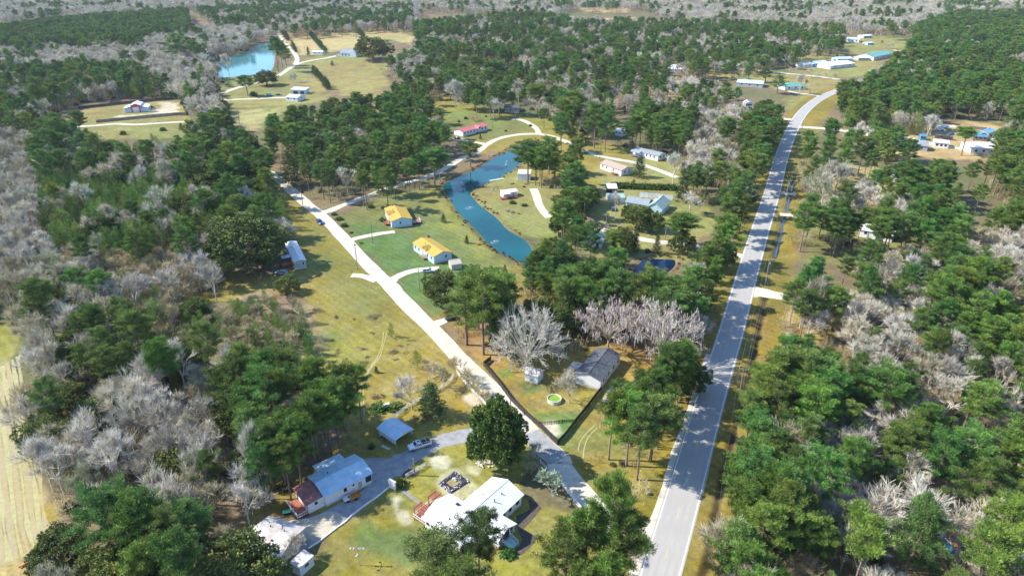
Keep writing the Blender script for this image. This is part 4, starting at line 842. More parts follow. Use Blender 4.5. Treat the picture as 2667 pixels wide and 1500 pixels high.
# big white house
RA = (-15.95, 106.15); dxn = (.785, -.62); RB = (RA[0]+8.3*dxn[0], RA[1]+8.3*dxn[1])
wh = house('white_house', 'large white metal roofed house with side wing and stepped porch on the lower lawn', 'house', RA, RB, 18.6, 3.0, 1.6, 'gy', 'roof_white', 'siding', .45,
  wins=[('r',q,1.1,1.5,1.2) for q in (.66,.78,.92)]+[('f',.3,1,1.2,1.3),('f',.7,1,1.2,1.3)], vents=2)
X0, Y0 = -4.15, -9.3
m = MB(); gable_roof(m, 8.2, 8.5, 3.0, 4.55, .35, axis='x', x0=X0-4.0, y0=Y0+.2); m.obj('wing_roof', MT['roof_white'], wh)
m = MB(); m.loft([[(X0-3.8,Y0+.4,0),(X0-3.8,Y0+8.5,0),(X0-3.8,Y0+8.5,2.95),(X0-3.8,Y0+4.45,4.5),(X0-3.8,Y0+.4,2.95)],[(X0+.05,Y0+.4,0),(X0+.05,Y0+8.5,0),(X0+.05,Y0+8.5,2.95),(X0+.05,Y0+4.45,4.5),(X0+.05,Y0+.4,2.95)]]); m.obj('wing_wall', MT['siding'], wh)
for q in (.8, 2.2): window(wh, (X0-3.7+q, Y0+.4), 'y-', .9, 1.2, 1.3)
# porch towards the road
PX0, PX1, PY0, PY1 = X0+4.6, X0+12.6, Y0+5.2, Y0+11.0
m = MB(); gable_roof(m, PX1-PX0, PY1-PY0, 2.9, 4.1, .25, axis='x', x0=PX0, y0=PY0); m.obj('porch_roof', MT['roof_white'], wh)
MB().box(4.2, PY0+.2, .0, PX1-.1, PY1-.2, .85).obj('porch_floor', MT['wood'], wh)
m = MB()
for y in (PY0+.3, PY0+1.7, PY0+4.1, PY1-.3): m.box(PX1-.3, y-.08, .85, PX1-.14, y+.08, 3.0)
for x in (4.9, 6.3): m.box(x-.08, PY0+.3, .85, x+.08, PY0+.46, 2.9); m.box(x-.08, PY1-.46, .85, x+.08, PY1-.3, 2.9)
m.each('porch_post', MT['white'], wh)
m = MB(); m.box(4.3, PY0+.5, .87, PX1-.5, PY1-.5, 2.8); m.obj('porch_screen', MT['glass'], wh)
m = MB(); 
for a, b in (((PX1-.2,PY0+.3),(PX1-.2,PY0+1.7)), ((PX1-.2,PY0+4.1),(PX1-.2,PY1-.3)), ((4.3,PY0+.3),(PX1-.2,PY0+.3))):
    for z in (1.05, 1.75): m.bar((a[0],a[1],z), (b[0],b[1],z), .08)
m.each('rail', MT['white'], wh)
st = MB()
for k in range(5): st.box(PX1-.1+k*.42, PY0+1.8, 0, PX1+.32+k*.42, PY0+4.0, .82-k*.17)
sto = st.obj('steps', MT['siding_blue'], wh)
for y in (PY0+1.75, PY0+4.05):
    m = MB(); m.bar((PX1-.1,y,1.8), (PX1+2.1,y,.95), .1); m.bar((PX1-.1,y,1.2), (PX1+2.1,y,.35), .08); m.bar((PX1+2.1,y,0), (PX1+2.1,y,1.0), .12); m.obj('handrail', MT['white'], wh)
# end deck with open trellis
deck(wh, X0-7.4, Y0+.4, X0-3.85, Y0+6.2, .9, 'wood_red', railm='white')
for y0 in (Y0+.6, Y0+5.0):
    p = MB(); 
    for x in (X0-7.2, X0-4.4):
        for y in (y0, y0+2.2): p.box(x-.08, y-.08, .9, x+.08, y+.08, 3.2)
    for k in range(8): p.box(X0-7.6, y0-.1+k*.33, 3.2, X0-4.0, y0+k*.33, 3.36)
    for x in (X0-7.2, X0-5.8, X0-4.4): p.box(x-.07, y0-.3, 3.37, x+.07, y0+2.6, 3.5)
    p.obj('trellis', MT['wood_red'], wh)
for (x, y) in ((X0+3.2, Y0+6), (X0+5.6, Y0+15), (X0+1.5, Y0+2.5)): MB().tube([(x,y,3.2), (x,y,4.6)], .12, 8).obj('vent_pipe', MT['dark'], wh)
MB().box(X0-.5, Y0+6.6, 3.35, X0+.2, Y0+7.2, 4.1).obj('roof_vent', MT['dark'], wh)
# weathered house at the lower left with its annex
house('weathered_house', 'low house with stained pale roof partly hidden by the bottom edge oak', 'house', (-54.6,101.6), (-46.5,98.6), 7.6, 3.0, .9, 'gx', 'roof_dirty', 'siding_beige', .4, vents=2)
house('small_annex', 'tiny pale annex with a low roof beside the weathered house', 'shed', (-44.2,97.3), (-42.0,95.9), 3.6, 2.4, .3, 'flat', 'roof_dirty', 'siding', .15, wins=[('r',.5,1,.6,1.4)], skirt=False, vents=0)
# carport
ca_, cb = g('A',383,484), g('A',512,402); cr = thing('carport', 'white metal carport beside the paved drive, open towards the pickup', 'carport', ((ca_[0]+cb[0])/2, (ca_[1]+cb[1])/2, 0), math.atan2(cb[1]-ca_[1], cb[0]-ca_[0])); BUILT.append((-30, 139, 5))
m = MB(); m.box(-2.75, .1, 1.0, -2.69, 6.8, 2.6); m.box(2.69, .1, 1.0, 2.75, 6.8, 2.6); m.box(-2.75, 6.8, 0, 2.75, 6.86, 2.7); m.obj('side_panel', MT['siding'], cr)
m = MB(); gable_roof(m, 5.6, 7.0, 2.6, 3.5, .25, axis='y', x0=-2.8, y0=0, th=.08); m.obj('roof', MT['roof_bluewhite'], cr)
m = MB()
for x in (-2.72, 2.72):
    for y in (0, 1.7, 3.4, 5.1, 6.8): m.box(x-.05, y-.05, 0, x+.05, y+.05, 2.6)
m.each('frame_post', MT['galv'], cr); m = MB(); m.loft([[(-2.7,.0,2.5),(2.7,.0,2.5),(0,.0,3.4)],[(-2.7,.08,2.5),(2.7,.08,2.5),(0,.08,3.4)]]); m.obj('gable_panel', MT['siding'], cr)
# red barn: high centre between two lower wings
a_, b_ = g('O',930,843), g('O',1107,833); an = math.atan2(b_[1]-a_[1], b_[0]-a_[0]); Lb = math.dist(a_, b_); bn = thing('red_barn', 'red and white barn with raised centre roof inside a dark fenced yard', 'barn', ((a_[0]+b_[0])/2, (a_[1]+b_[1])/2, 0), an); w3 = Lb/3; D_ = 12; BUILT += [(bn.location.x, bn.location.y+6, 12)]
m = MB(); m.loft([[(-w3*.62,-.3,0),(w3*.62,-.3,0),(w3*.62,-.3,5.0),(0,-.3,6.3),(-w3*.62,-.3,5.0)],[(-w3*.62,D_,0),(w3*.62,D_,0),(w3*.62,D_,5.0),(0,D_,6.3),(-w3*.62,D_,5.0)]]); m.obj('centre_wall', MT['barn_red'], bn)
m = MB(); gable_roof(m, w3*1.24, D_+.3, 5.0, 6.35, .35, axis='y', x0=-w3*.62, y0=-.3); m.obj('centre_roof', MT['roof_white'], bn)
for s in (-1, 1):
    x0, x1 = (-Lb/2, -w3*.62) if s < 0 else (w3*.62, Lb/2)
    MB().box(x0, 0, 0, x1, D_, 3.0).obj('wing_wall', MT['siding'], bn); zo, zi = (3.1, 4.2) if s < 0 else (4.2, 3.1); e0, e1 = (x0-.4, x1) if s < 0 else (x0, x1+.4)
    m = MB(); m.loft([[(e0,-.4,zo),(e1,-.4,zi),(e1,-.4,zi+.12),(e0,-.4,zo+.12)],[(e0,D_+.3,zo),(e1,D_+.3,zi),(e1,D_+.3,zi+.12),(e0,D_+.3,zo+.12)]]); m.obj('wing_roof', MT['roof_white'], bn)
    MB().box((x0+x1)/2-1.6, -.06, .05, (x0+x1)/2+1.6, 0, 2.6).obj('wing_door', MT['roof_bluewhite'], bn)
MB().box(-1.9, -.38, .05, 1.9, -.3, 3.8).obj('main_door', MT['white'], bn)
m = MB(); 
for x in (-w3*.62, w3*.62, -2.2, 2.2): m.box(x-.12, -.4, 0, x+.12, -.34, 4.0)
m.each('trim_board', MT['white'], bn)
# farm sheds, farmhouse and the far buildings
house('farm_shed', 'nearer white roofed farm shed at the end of the straight sand track', 'shed', g('J',1615,580), g('J',1695,585), 12, 3.2, 1.2, 'gx', 'roof_white', 'siding', .3, skirt=False, group='farm sheds')
house('farm_shed', 'farther white roofed farm shed with open dark front', 'shed', g('J',1652,530), g('J',1755,532), 8, 3.6, .8, 'shed', 'roof_white', 'siding_blue', .4, skirt=False, wins=[('f',.3,4,2.3,.1),('f',.75,3.5,2.3,.1)], group='farm sheds')
fh = house('farmhouse', 'white farmhouse with steep grey gable beside the far hay fields', 'house', g('J',1995,266), g('J',2115,270), 12, 4.2, 3.4, 'gx', 'roof_grey', 'siding', .4, wins=[('f',q,1.4,1.6,1.2) for q in (.15,.35,.55)])
m = MB(); L_, W_ = fh['L'], fh['W']; m.loft([[(L_/2-8,-W_/2-1.5,0),(L_/2-.5,-W_/2-1.5,0),(L_/2-.5,-W_/2-1.5,4.6),(L_/2-4.2,-W_/2-1.5,9.2),(L_/2-8,-W_/2-1.5,4.6)],[(L_/2-8,0,0),(L_/2-.5,0,0),(L_/2-.5,0,4.6),(L_/2-4.2,0,9.2),(L_/2-8,0,4.6)]]); m.obj('front_gable', MT['siding'], fh)
house('garage', 'small white garage left of the farmhouse', 'garage', g('J',1800,250), g('J',1870,252), 7, 2.8, 1, 'gx', 'roof_white', 'siding', skirt=False, vents=0)
house('barn', 'low dark barn with a pale roof behind the farthest hay field', 'barn', g('J',1915,40), g('J',2030,38), 22, 5, 5, 'gx', 'roof_grey', 'wood_dark', .6, skirt=False, wins=[], vents=0)
FAR = [ # name, label, crop, A, B, depth, eave, rise, roof, roofm, wallm
 ('house','white hipped roof house beyond the leafless yard trees','K',(97,372),(225,372),13,3.4,3.2,'hip','roof_white','siding'),
 ('house','large pale house half hidden behind far pines','K',(245,240),(365,238),14,4.5,3,'gx','roof_grey','siding_beige'),
 ('house','small cream gabled house beside a dark red car','K',(838,312),(912,315),12,3.2,2.4,'gy','roof_white','siding_beige'),
 ('house','white low roof house with a blue corner left of the far compound','K',(1045,338),(1130,332),12,3.2,1,'gx','roof_white','siding'),
 ('workshop','white metal workshop with bright blue front','K',(1130,335),(1215,330),12,3.8,1.4,'gx','roof_bluewhite','blue_paint'),
 ('workshop','long white workshop roof in the far compound','K',(1230,350),(1400,330),20,3.4,1.6,'gx','roof_white','siding'),
 ('workshop','blue edged shed behind the long white workshop','K',(1280,300),(1385,298),12,3.4,1.2,'gx','roof_bluewhite','siding_blue'),
 ('house','long house with a bright green roof and brick red end','K',(1530,290),(1665,262),18,3.8,2,'gx','roof_teal','siding'),
 ('shed','pale shed left of the bright green roofed house','K',(1425,290),(1500,290),12,3,1,'gx','roof_white','siding_beige'),
 ('mobile_home','white mobile home at the back of the far right yard','K',(1340,160),(1430,165),16,3.6,1.6,'gx','roof_bluewhite','siding'),
 ('mobile_home','narrow pale trailer along the far tree line','K',(1462,135),(1520,132),9,3.2,.8,'gx','roof_white','siding_beige'),
 ('shed','tiny white shed at the far tree line left of the narrow trailer','K',(1435,130),(1458,130),6,2.6,.8,'gx','roof_white','siding'),
 ('carport','low blue shaded carport beside the far mobile home','K',(1490,182),(1532,180),9,2.6,.6,'gx','roof_bluewhite','siding_blue'),
 ('house','teal roofed house by the grassy verge of the far road','K',(915,495),(1065,490),13,3.2,2,'hip','roof_teal','siding'),
 ('house','blue roofed low house behind leafless trees','K',(580,465),(760,478),14,3.2,1.6,'gx','roof_bluewhite','siding_grey'),
 ('shed','white gabled shed seen through the far roadside pines','K',(640,612),(690,612),6,3,1.4,'gy','roof_white','siding'),
 ('shed','pale cabin under the middle pines','I',(1845,745),(1910,760),5,3,1.2,'gx','roof_white','siding'),
 ('shed','white roof peeking through the lane pines','F',(795,200),(860,205),6,2.6,.8,'gx','roof_white','siding'),
 ('shed','pale roof under the tall stand near its top corner','F',(570,25),(650,25),7,2.8,.8,'gx','roof_bluewhite','siding'),
 ('garage','blue roofed open garage in the right hand clearing','W',(2050,610),(2235,615),8,3.4,1.6,'gy','roof_blue','siding_beige'),
 ('garden_shed','small tan shed with blue roof beside the open garage','W',(1920,620),(2035,618),5,2.8,1.2,'gy','roof_blue','siding_beige'),
 ('workshop','large bright white building in the right hand clearing','W',(1800,830),(2170,840),13,3.6,1.8,'gx','roof_white','siding'),
 ('mobile_home','white building with dark blue wall opening among the pines','W',(1275,740),(1480,760),9,3.2,.8,'gx','roof_white','siding'),
 ('pool_house','low grey roofed shed beside the blue canopy','W',(1320,540),(1410,540),6,2.8,.8,'gx','roof_bluewhite','siding_grey'),
 ('shed','small grey shed at the corner of the fenced clearing','W',(1275,395),(1340,395),5,2.8,.8,'gx','roof_bluewhite','siding_grey'),
 ('house','grey roofed house hidden beneath the right hand pines','W',(760,760),(1180,800),10,3.2,1.6,'gx','roof_grey','siding_grey'),
 ('house','grey roofed house just beyond the white parked van','W',(700,1290),(940,1300),9,3.2,1.4,'gx','roof_grey','siding_beige'),
 ('house','pale house glimpsed behind the tall trunked grove','L',(1290,520),(1500,560),9,3.2,1.4,'gx','roof_white','siding'),
 ('shed','white shed in the hazy woods at the top right','X',(735,400),(800,410),14,3.4,3,'gx','roof_white','siding'),
 ('shed','pale shed above the far compound','X',(90,350),(130,350),10,3.4,2,'gx','roof_white','siding'),
 ('mobile_home','long grey camper parked at the left end of the right hand clearing','W',(100,535),(290,540),4,3,.3,'flat','roof_white','siding_blue'),
 ('mobile_home','second pale camper behind the open pines of the right hand clearing','W',(330,575),(500,580),4,3,.3,'flat','roof_bluewhite','siding'),
 ('shed','small deep blue shed between the campers and the bright white building','W',(1080,640),(1160,645),5,2.8,.8,'gx','roof_blue','blue_paint'),
 ('shed','long low blue roofed lean-to beside the open blue garage','W',(1840,640),(2040,655),6,2.6,.4,'shed','roof_blue','wood_purple'),
 ('cabin','rust roofed cabin deep in the lower right woods','M',(1870,1320),(1985,1335),9,3,1.4,'gx','roof_rust','blue_paint'),
]
for nm, lb, c, a, b, dp, ze, rise, rf, rm, wm in FAR:
    if nm == 'cabin': rm = 'orange'
    house(nm, lb, nm.replace('_', ' '), g(c, *a), g(c, *b), dp, ze, rise, rf, rm, wm, .4, wins=[('f',.2,1.4,1.3,1.2),('f',.5,1.4,1.3,1.2),('f',.8,1.4,1.3,1.2)] if c in 'KHW' else None, skirt=False, vents=0 if c in 'KX' else 1)
# blue canopy in the clearing
cn = thing('canopy', 'bright blue canopy beside a white one in the right hand clearing', 'canopy', g('W',1440,490)); 
for k, (x, mt) in enumerate(((0, 'tarp_blue'), (4.6, 'white'))):
    m = MB(); q = [(x-2,-2,2.4),(x+2,-2,2.4),(x+2,2,2.4),(x-2,2,2.4)]; m.add(q+[(x,0,3.3)], [(0,1,4),(1,2,4),(2,3,4),(3,0,4),(3,2,1,0)]); m.obj('cover', MT[mt], cn); m = MB(); [m.box(p[0]-.05, p[1]-.05, 0, p[0]+.05, p[1]+.05, 2.4) for p in q]; m.each('leg', MT['galv'], cn)

# ---------------- vehicles ----------------
def car(name, label, cat, pos, head, kind='suv', col=(.8,.8,.8), L=4.8, W=1.95, group=None):
    """head: heading angle; built nose towards +x"""
    key = 'car_paint_%d' % (int(col[0]*100)*10000+int(col[1]*100)*100+int(col[2]*100))
    if key not in MT: MT[key] = M(key, col, None, 1, .28, metal=.1, spec=.6)
    r = thing(name, label, cat, (pos[0], pos[1], 0), head, group); h = L/2; w = W/2; BUILT.append((pos[0], pos[1], 4))
    prof = {'suv': [(-h,.55,1.0),(-h+.12,.4,1.12),(-h*.3,.36,1.12),(h*.35,.36,1.12),(h*.55,.38,1.02),(h-.25,.42,.86),(h,.52,.74)],
            'sedan': [(-h,.5,.86),(-h+.2,.34,.98),(-h*.3,.3,1.0),(h*.35,.3,.98),(h*.6,.34,.9),(h-.25,.4,.78),(h,.5,.66)],
            'pickup': [(-h,.6,1.22),(-h+.1,.5,1.25),(-h*.2,.46,1.25),(h*.3,.46,1.28),(h*.5,.48,1.24),(h-.2,.5,1.1),(h,.6,.95)]}[kind]
    def ring(x, z0, z1, ww): return [(x,-ww*.86,z0),(x,ww*.86,z0),(x,ww,z0+(z1-z0)*.35),(x,ww*.97,z1-.08),(x,ww*.86,z1),(x,-ww*.86,z1),(x,-ww*.97,z1-.08),(x,-ww,z0+(z1-z0)*.35)]
    m = MB(); m.loft([ring(x, a, b, w*(1 if abs(x) < h-.3 else .9)) for x, a, b in prof]); body = m.obj('body', MT[key], r, smooth=False)
    cab = {'suv': (-h+.15, -h+.55, h*.12, h*.42, 1.1, 1.72), 'sedan': (-h*.72, -h*.38, h*.1, h*.42, .98, 1.42), 'pickup': (-h*.12, -h*.05, h*.28, h*.5, 1.25, 1.88)}[kind]
    x0, x1, x2, x3, z0, z1 = cab
    m = MB(); zb = z1-.1; m.loft([[(x0,-w*.9,z0-.02),(x3,-w*.9,z0-.02),(x3,w*.9,z0-.02),(x0,w*.9,z0-.02)], [(x1,-w*.76,zb),(x2,-w*.76,zb),(x2,w*.76,zb),(x1,w*.76,zb)]]); m.obj('windows', MT['glass'], r)
    m = MB(); m.loft([[(x1-.06,-w*.78,zb-.02),(x2+.06,-w*.78,zb-.02),(x2+.06,w*.78,zb-.02),(x1-.06,w*.78,zb-.02)], [(x1+.1,-w*.68,z1),(x2-.06,-w*.68,z1),(x2-.06,w*.68,z1),(x1+.1,w*.68,z1)]]); ro = m.obj('roof_panel', MT[key], r)
    m = MB()
    for s in (-1, 1):
        for xa, xb in ((x0, x1), (x3, x2), ((x0+x3)/2, (x1+x2)/2)): m.bar((xa, s*w*.9, z0), (xb, s*w*.77, zb), .1)
    m.each('pillar', MT[key], r)
    if kind == 'pickup':
        MB().box(-h+.18, -w*.8, .9, -h*.16, w*.8, 1.262).obj('bed', MT['dark'], r)
        m = MB()
        for s in (-1, 1): m.bar((-h+.3, s*w*.85, 1.75), (-h*.16, s*w*.85, 1.75), .07)
        for x in (-h+.3, -h*.55, -h*.18):
            m.bar((x, -w*.85, 1.75), (x, w*.85, 1.75), .07)
            for s in (-1, 1): m.bar((x, s*w*.85, 1.25), (x, s*w*.85, 1.75), .07)
        m.obj('ladder_rack', MT['galv'], r); MB().box(h*.1-.25, -.35, 1.885, h*.1+.3, .35, 1.9).obj('sunroof', MT['glass'], r)
    for x in (h*.62, -h*.6):
        for s in (-1, 1):
            y0, y1 = sorted((s*(w-.2), s*(w+.02))); R_ = .38 if kind != 'sedan' else .33
            t = MB().tube([(x,y0,R_),(x,y1,R_)], R_, 14).obj('wheel', MT['tyre'], r); y0, y1 = sorted((s*(w+.02), s*(w+.04))); MB().tube([(x,y0,R_),(x,y1,R_)], R_*.6, 10).obj('rim', MT['rim'], t)
    for s in (-1, 1):
        MB().box(h-.12, s*w*.6-.16, prof[-1][1]+.12, h-.015, s*w*.6+.16, prof[-1][2]+.04).obj('headlight', MT['porcelain'], r); MB().box(-h-.02, s*w*.72-.12, .7, -h+.08, s*w*.72+.12, .98).obj('tail_light', MT['red'], r)
        MB().box(x2+.3, s*(w+.12)-.1, z0+.05, x2+.42, s*(w+.12)+.1, z0+.22).obj('mirror', MT[key], r)
    return r
def at(c, x, y): return g(c, x, y)
def hd(c, x0, y0, x1, y1): a = g(c, x0, y0); b = g(c, x1, y1); return math.atan2(b[1]-a[1], b[0]-a[0])
WHT = (.78,.79,.8)
car('pickup_truck', 'white pickup with ladder rack parked in front of the carport', 'pickup', at('A',560,475), hd('A',645,440,475,490), 'pickup', WHT, 5.9, 2.05)
car('car', 'dark blue estate car driving on the white sand lane', 'car', at('F',665,660), hd('F',625,625,700,690), 'suv', (.03,.08,.25), 4.8)
car('car', 'silver grey car parked by the white mobile home and oaks', 'car', at('F',303,1138), hd('F',355,1138,250,1128), 'suv', (.42,.42,.47), 4.7)
car('car', 'white crossover parked on the drive below the beige shed', 'car', at('F',1690,1118), hd('F',1640,1120,1745,1112), 'suv', WHT, 5.0)
car('car', 'dark car parked at the left end of the red roofed house', 'car', at('I',332,782), hd('I',365,785,300,772), 'sedan', (.02,.05,.14), 4.7)
car('car', 'nearly black car on the stub drive under the grove pines', 'car', at('S',1372,585), hd('S',1390,580,1350,590), 'sedan', (.03,.03,.07), 4.6)
car('car', 'dark car under the pines beside the pond lane', 'car', at('I',1590,820), 0.1, 'sedan', (.02,.04,.1), 4.6)
car('car', 'blue car standing in the tall pine stand by a shed', 'car', at('F',1190,205), .3, 'suv', (.02,.3,.45), 4.8)
car('pickup_truck', 'white pickup beside the red barn', 'pickup', at('J',678,655), 0.05, 'pickup', WHT, 5.8, 2.0)
car('car', 'black car parked at the right side of the red barn', 'car', at('J',660,628), .2, 'suv', (.02,.02,.03), 4.9)
car('car', 'pale blue van on the grass below the far pond', 'van', at('J',1498,540), .0, 'suv', (.45,.6,.66), 5.6)
car('car', 'dark blue car next to the pale van below the far pond', 'car', at('J',1562,540), .0, 'sedan', (.02,.06,.16), 5)
car('car', 'white car parked at the farmhouse', 'car', at('J',1980,262), .1, 'suv', WHT, 5)
car('car', 'dark red car on the lawn of the cream gabled house', 'car', at('K',785,310), .0, 'sedan', (.25,.02,.07), 5)
car('van', 'white van parked alone in the leafless clearing on the right', 'van', at('L',1335,205), 1.2, 'suv', WHT, 5.4, 2.1)
car('car', 'pale car in the open blue roofed garage', 'car', at('W',2110,650), 1.5, 'suv', (.6,.68,.7), 4.8)
car('car', 'small dark car at the far right workshop', 'car', at('K',545,640), .1, 'sedan', (.03,.06,.12), 4.8)
car('car', 'blue shaded car beside the far carport', 'car', at('K',1470,178), .2, 'sedan', (.05,.12,.3), 4.8)
car('car', 'purple grey car below the bare garden tree', 'car', at('V',830,830), 1.4, 'suv', (.12,.08,.2), 4.6)
car('pickup_truck', 'white pickup on the pale side road of the right hand clearing', 'pickup', at('W',1080,700), .1, 'pickup', WHT, 5.6)
car('car', 'bright blue car beside the canopy in the right hand clearing', 'car', at('W',1530,560), .3, 'sedan', (.03,.2,.5), 4.6)
car('car', 'black car under the open pines of the right hand clearing', 'car', at('W',760,880), .5, 'suv', (.02,.02,.03), 4.8)
car('car', 'white car at the left of the far compound', 'car', at('Y',1490,1155), .1, 'suv', WHT, 4.8)

# ---------------- fences ----------------
def fence(name, label, pts, panel=2.4, h=1.5, kind='solid', mat='wood_dark', post='wood_dark', cat='fence', group=None):
    r = thing(name, label, cat, (pts[0][0], pts[0][1], 0), 0, group); ox, oy = pts[0]; out = []
    for i in range(len(pts)-1):
        L = math.dist(pts[i], pts[i+1]); n = max(1, round(L/panel))
        for k in range(n): out.append((pts[i][0]+(pts[i+1][0]-pts[i][0])*k/n-ox, pts[i][1]+(pts[i+1][1]-pts[i][1])*k/n-oy))
    out.append((pts[-1][0]-ox, pts[-1][1]-oy)); pm = MB().box(-.07,-.07,0,.07,.07,h+.12).mesh(name+'_post', MT[post])
    for p in out: o = link(bpy.data.objects.new('post', pm), r); o.location = (p[0], p[1], 0)
    cache = {}
    for a, b in zip(out[:-1], out[1:]):
        L = round(math.dist(a, b), 1); ang = math.atan2(b[1]-a[1], b[0]-a[0])
        if L not in cache:
            m = MB()
            if kind == 'solid': 
                nb = max(4, int(L/.3))
                for k in range(nb): m.box(L*k/nb+.012, -.02+.008*(k % 2), .06, L*(k+1)/nb-.012, .02+.008*(k % 2), h-.02*(k % 3))
            elif kind == 'picket':
                nb = max(4, int(L/.42)); m.box(0,-.03,.35,L,.03,.45); m.box(0,-.03,h-.35,L,.03,h-.25)
                for k in range(nb): m.box(L*k/nb+.03, -.06, .05, L*k/nb+.2, -.032, h)
            cache[L] = m.mesh(name+'_panel', MT[mat]) if kind in ('solid', 'picket') else [MB().box(0,-.03,z,L,.03,z+.14).mesh(name+'_rail', MT[mat]) for z in ((.35,.75,1.15) if kind == 'rail' else (.5,1.0))]
        for me in (cache[L] if isinstance(cache[L], list) else [cache[L]]):
            o = link(bpy.data.objects.new('panel' if kind in ('solid', 'picket') else 'rail', me), r); o.location = (a[0], a[1], 0); o.rotation_euler = (0, 0, ang)
    return r
fence('board_fence', 'long dark board fence around the black roofed house yard', GL('E', [(285,500),(215,555),(330,690),(470,880),(600,1010),(740,1130),(910,1300),(985,1225),(1085,1090),(1180,975),(1300,815),(1325,785)]), 2.4, 1.6)
fence('picket_fence', 'low black picket fence closing off the corner of the fenced yard', GL('E', [(748,1108),(850,1098),(960,1088),(1085,1080)]), 2.4, 1.0, 'picket')
fence('rail_fence', 'white three rail fence running beside the drive behind the carport', GL('A', [(265,375),(310,320),(370,260),(430,215),(475,175),(580,120),(700,55),(790,-10)]) + GL('S', [(1390,1065)]), 2.4, 1.3, 'rail', 'white', 'white')
fence('rail_fence', 'white rail fence along the sand lane under small bare trees', GL('S', [(1415,1040),(1480,1120),(1560,1210),(1640,1285)]) + GL('E', [(205,900),(330,1040)]), 2.4, 1.3, 'rail', 'white', 'white')
fence('rail_fence', 'white rail fence along the grey lane beside the blossoming tree', GL('A', [(1470,600),(1560,700),(1640,785),(1700,850),(1739,900)]) + GL('C', [(270,890),(335,960)]), 2.4, 1.3, 'rail', 'white', 'white')
fence('rail_fence', 'short white fence between the round bush and the black pit', GL('A', [(455,712),(515,675),(560,650),(605,620)]), 2.2, 1.1, 'rail', 'white', 'white')
fence('rail_fence', 'white fence piece below the lawn pines at the bottom edge', GL('C', [(520,1130),(570,1210),(610,1290),(590,1380)]), 2.4, 1.3, 'rail', 'white', 'white')
fence('yard_fence', 'dark board fence along the front of the red barn yard', GL('O', [(585,815),(545,905)]) , 4, 2, 'solid', 'wood_purple', 'wood_purple')
fence('yard_fence', 'long grey brown board fence below the red barn', GL('O', [(720,918),(900,900),(1100,880),(1300,862),(1390,862),(1360,790)]), 5, 2.2, 'solid', 'wood_purple', 'wood_purple')
fence('yard_fence', 'dark fence against the trees behind the red barn', GL('O', [(585,815),(780,795),(1000,770),(1290,745)]), 6, 2.2, 'solid', 'wood_dark', 'wood_dark')
fence('garden_fence', 'tall white panel fence at the back of the green roofed garden', GL('V', [(1400,540),(1600,560),(1780,575),(1960,595),(2140,612)]), 2.4, 2.6, 'solid', 'white', 'white')
fence('board_fence', 'grey brown board fence beside the dirt turnaround between the ponds', GL('V', [(240,1060),(400,1130),(560,1200),(725,1245)]), 2.2, 1.9, 'solid', 'wood_purple', 'wood_purple')
fence('board_fence', 'purple brown board fence left of the blue roofed garage', GL('W', [(1780,475),(1900,485),(2035,497)]), 3, 2, 'solid', 'wood_purple', 'wood_purple')
fence('board_fence', 'purple brown board fence in front of the blue canopy', GL('W', [(1290,610),(1400,615),(1545,632)]), 3, 2, 'solid', 'wood_purple', 'wood_purple')
fence('pasture_fence', 'upper post and rail pasture fence below the far farm', GL('J', [(1200,640),(1330,640),(1450,632),(1580,622)]), 5, 1.2, 'rail2', 'wood', 'wood')
fence('pasture_fence', 'lower post and rail pasture fence below the far farm', GL('J', [(1240,690),(1330,680),(1440,665),(1500,655)]), 5, 1.2, 'rail2', 'wood', 'wood')
# low white edging of the paved yard
ed = GL('A', [(335,775),(230,860),(120,935),(50,990),(0,1040)]) + GL('B', [(1385,1085),(1250,1190),(1170,1240)])
kr = MB(); 
for a, b in zip(ed[:-1], ed[1:]): kr.bar((a[0],a[1],.15), (b[0],b[1],.15), .22, .3)
tag(kr.obj('kerb', MT['white']), 'long low white kerb dividing the paved yard from the lawn', 'kerb')
def patch(name, c, pts, m, z, label, smooth_=True):
    P = GL(c, pts); P = smooth_line(P, 3, True) if smooth_ else P
    me = bpy.data.meshes.new(name); bm = bmesh.new(); f = bm.faces.new([bm.verts.new((p[0], p[1], z)) for p in P]); bmesh.ops.triangulate(bm, faces=bm.faces); bm.normal_update()
    for f in bm.faces:
        if f.normal.z < 0: f.normal_flip()
    bm.to_mesh(me); bm.free(); me.materials.append(m); return tag(link(bpy.data.objects.new(name, me)), label, kind='structure')
patch('paved_yard', 'B', [(1740,560),(1900,640),(1740,805),(1500,1000),(1250,1190),(1100,1280),(980,1270),(1150,1130),(1060,1050),(1200,1000),(1290,960),(1620,770),(1640,640),(1500,600),(1400,580),(1600,560)], MT['paving'], .012, 'grey paved yard around the blue shaded house')
patch('bare_yard', 'B', [(1010,1040),(1180,1005),(1330,960),(1430,1010),(1250,1180),(1150,1150)], M('dusty_yard', (.42,.38,.29), (.52,.47,.38), .8, .95), .014, 'dusty pale yard beside the weathered house')
patch('mulch_bed', 'A', [(1375,865),(1430,890),(1484,935),(1420,1010),(1345,1092),(1400,1125),(1452,1155),(1412,1212),(1330,1288),(1240,1300),(1160,1300),(1180,1260),(1250,1260),(1300,1230),(1335,1180),(1310,1120),(1290,1050),(1290,990),(1360,965),(1392,940),(1385,910)], MT['mulch'], .010, 'dark mulch bed around the front porch of the large white house', False)
patch('garden_path', 'A', [(370,775),(425,775),(565,890),(550,905),(455,835)], M('grey_path', (.2,.2,.21), (.28,.28,.28), 1, .9), .011, 'dark grey path from the white gate pillar to the white house deck', False)
patch('bush_bed', 'A', [(335,680),(370,650),(430,640),(520,640),(560,660),(520,690),(450,700),(400,720),(350,720)], MT['mulch'], .009, 'dark soil bed around the round bush by the drive')
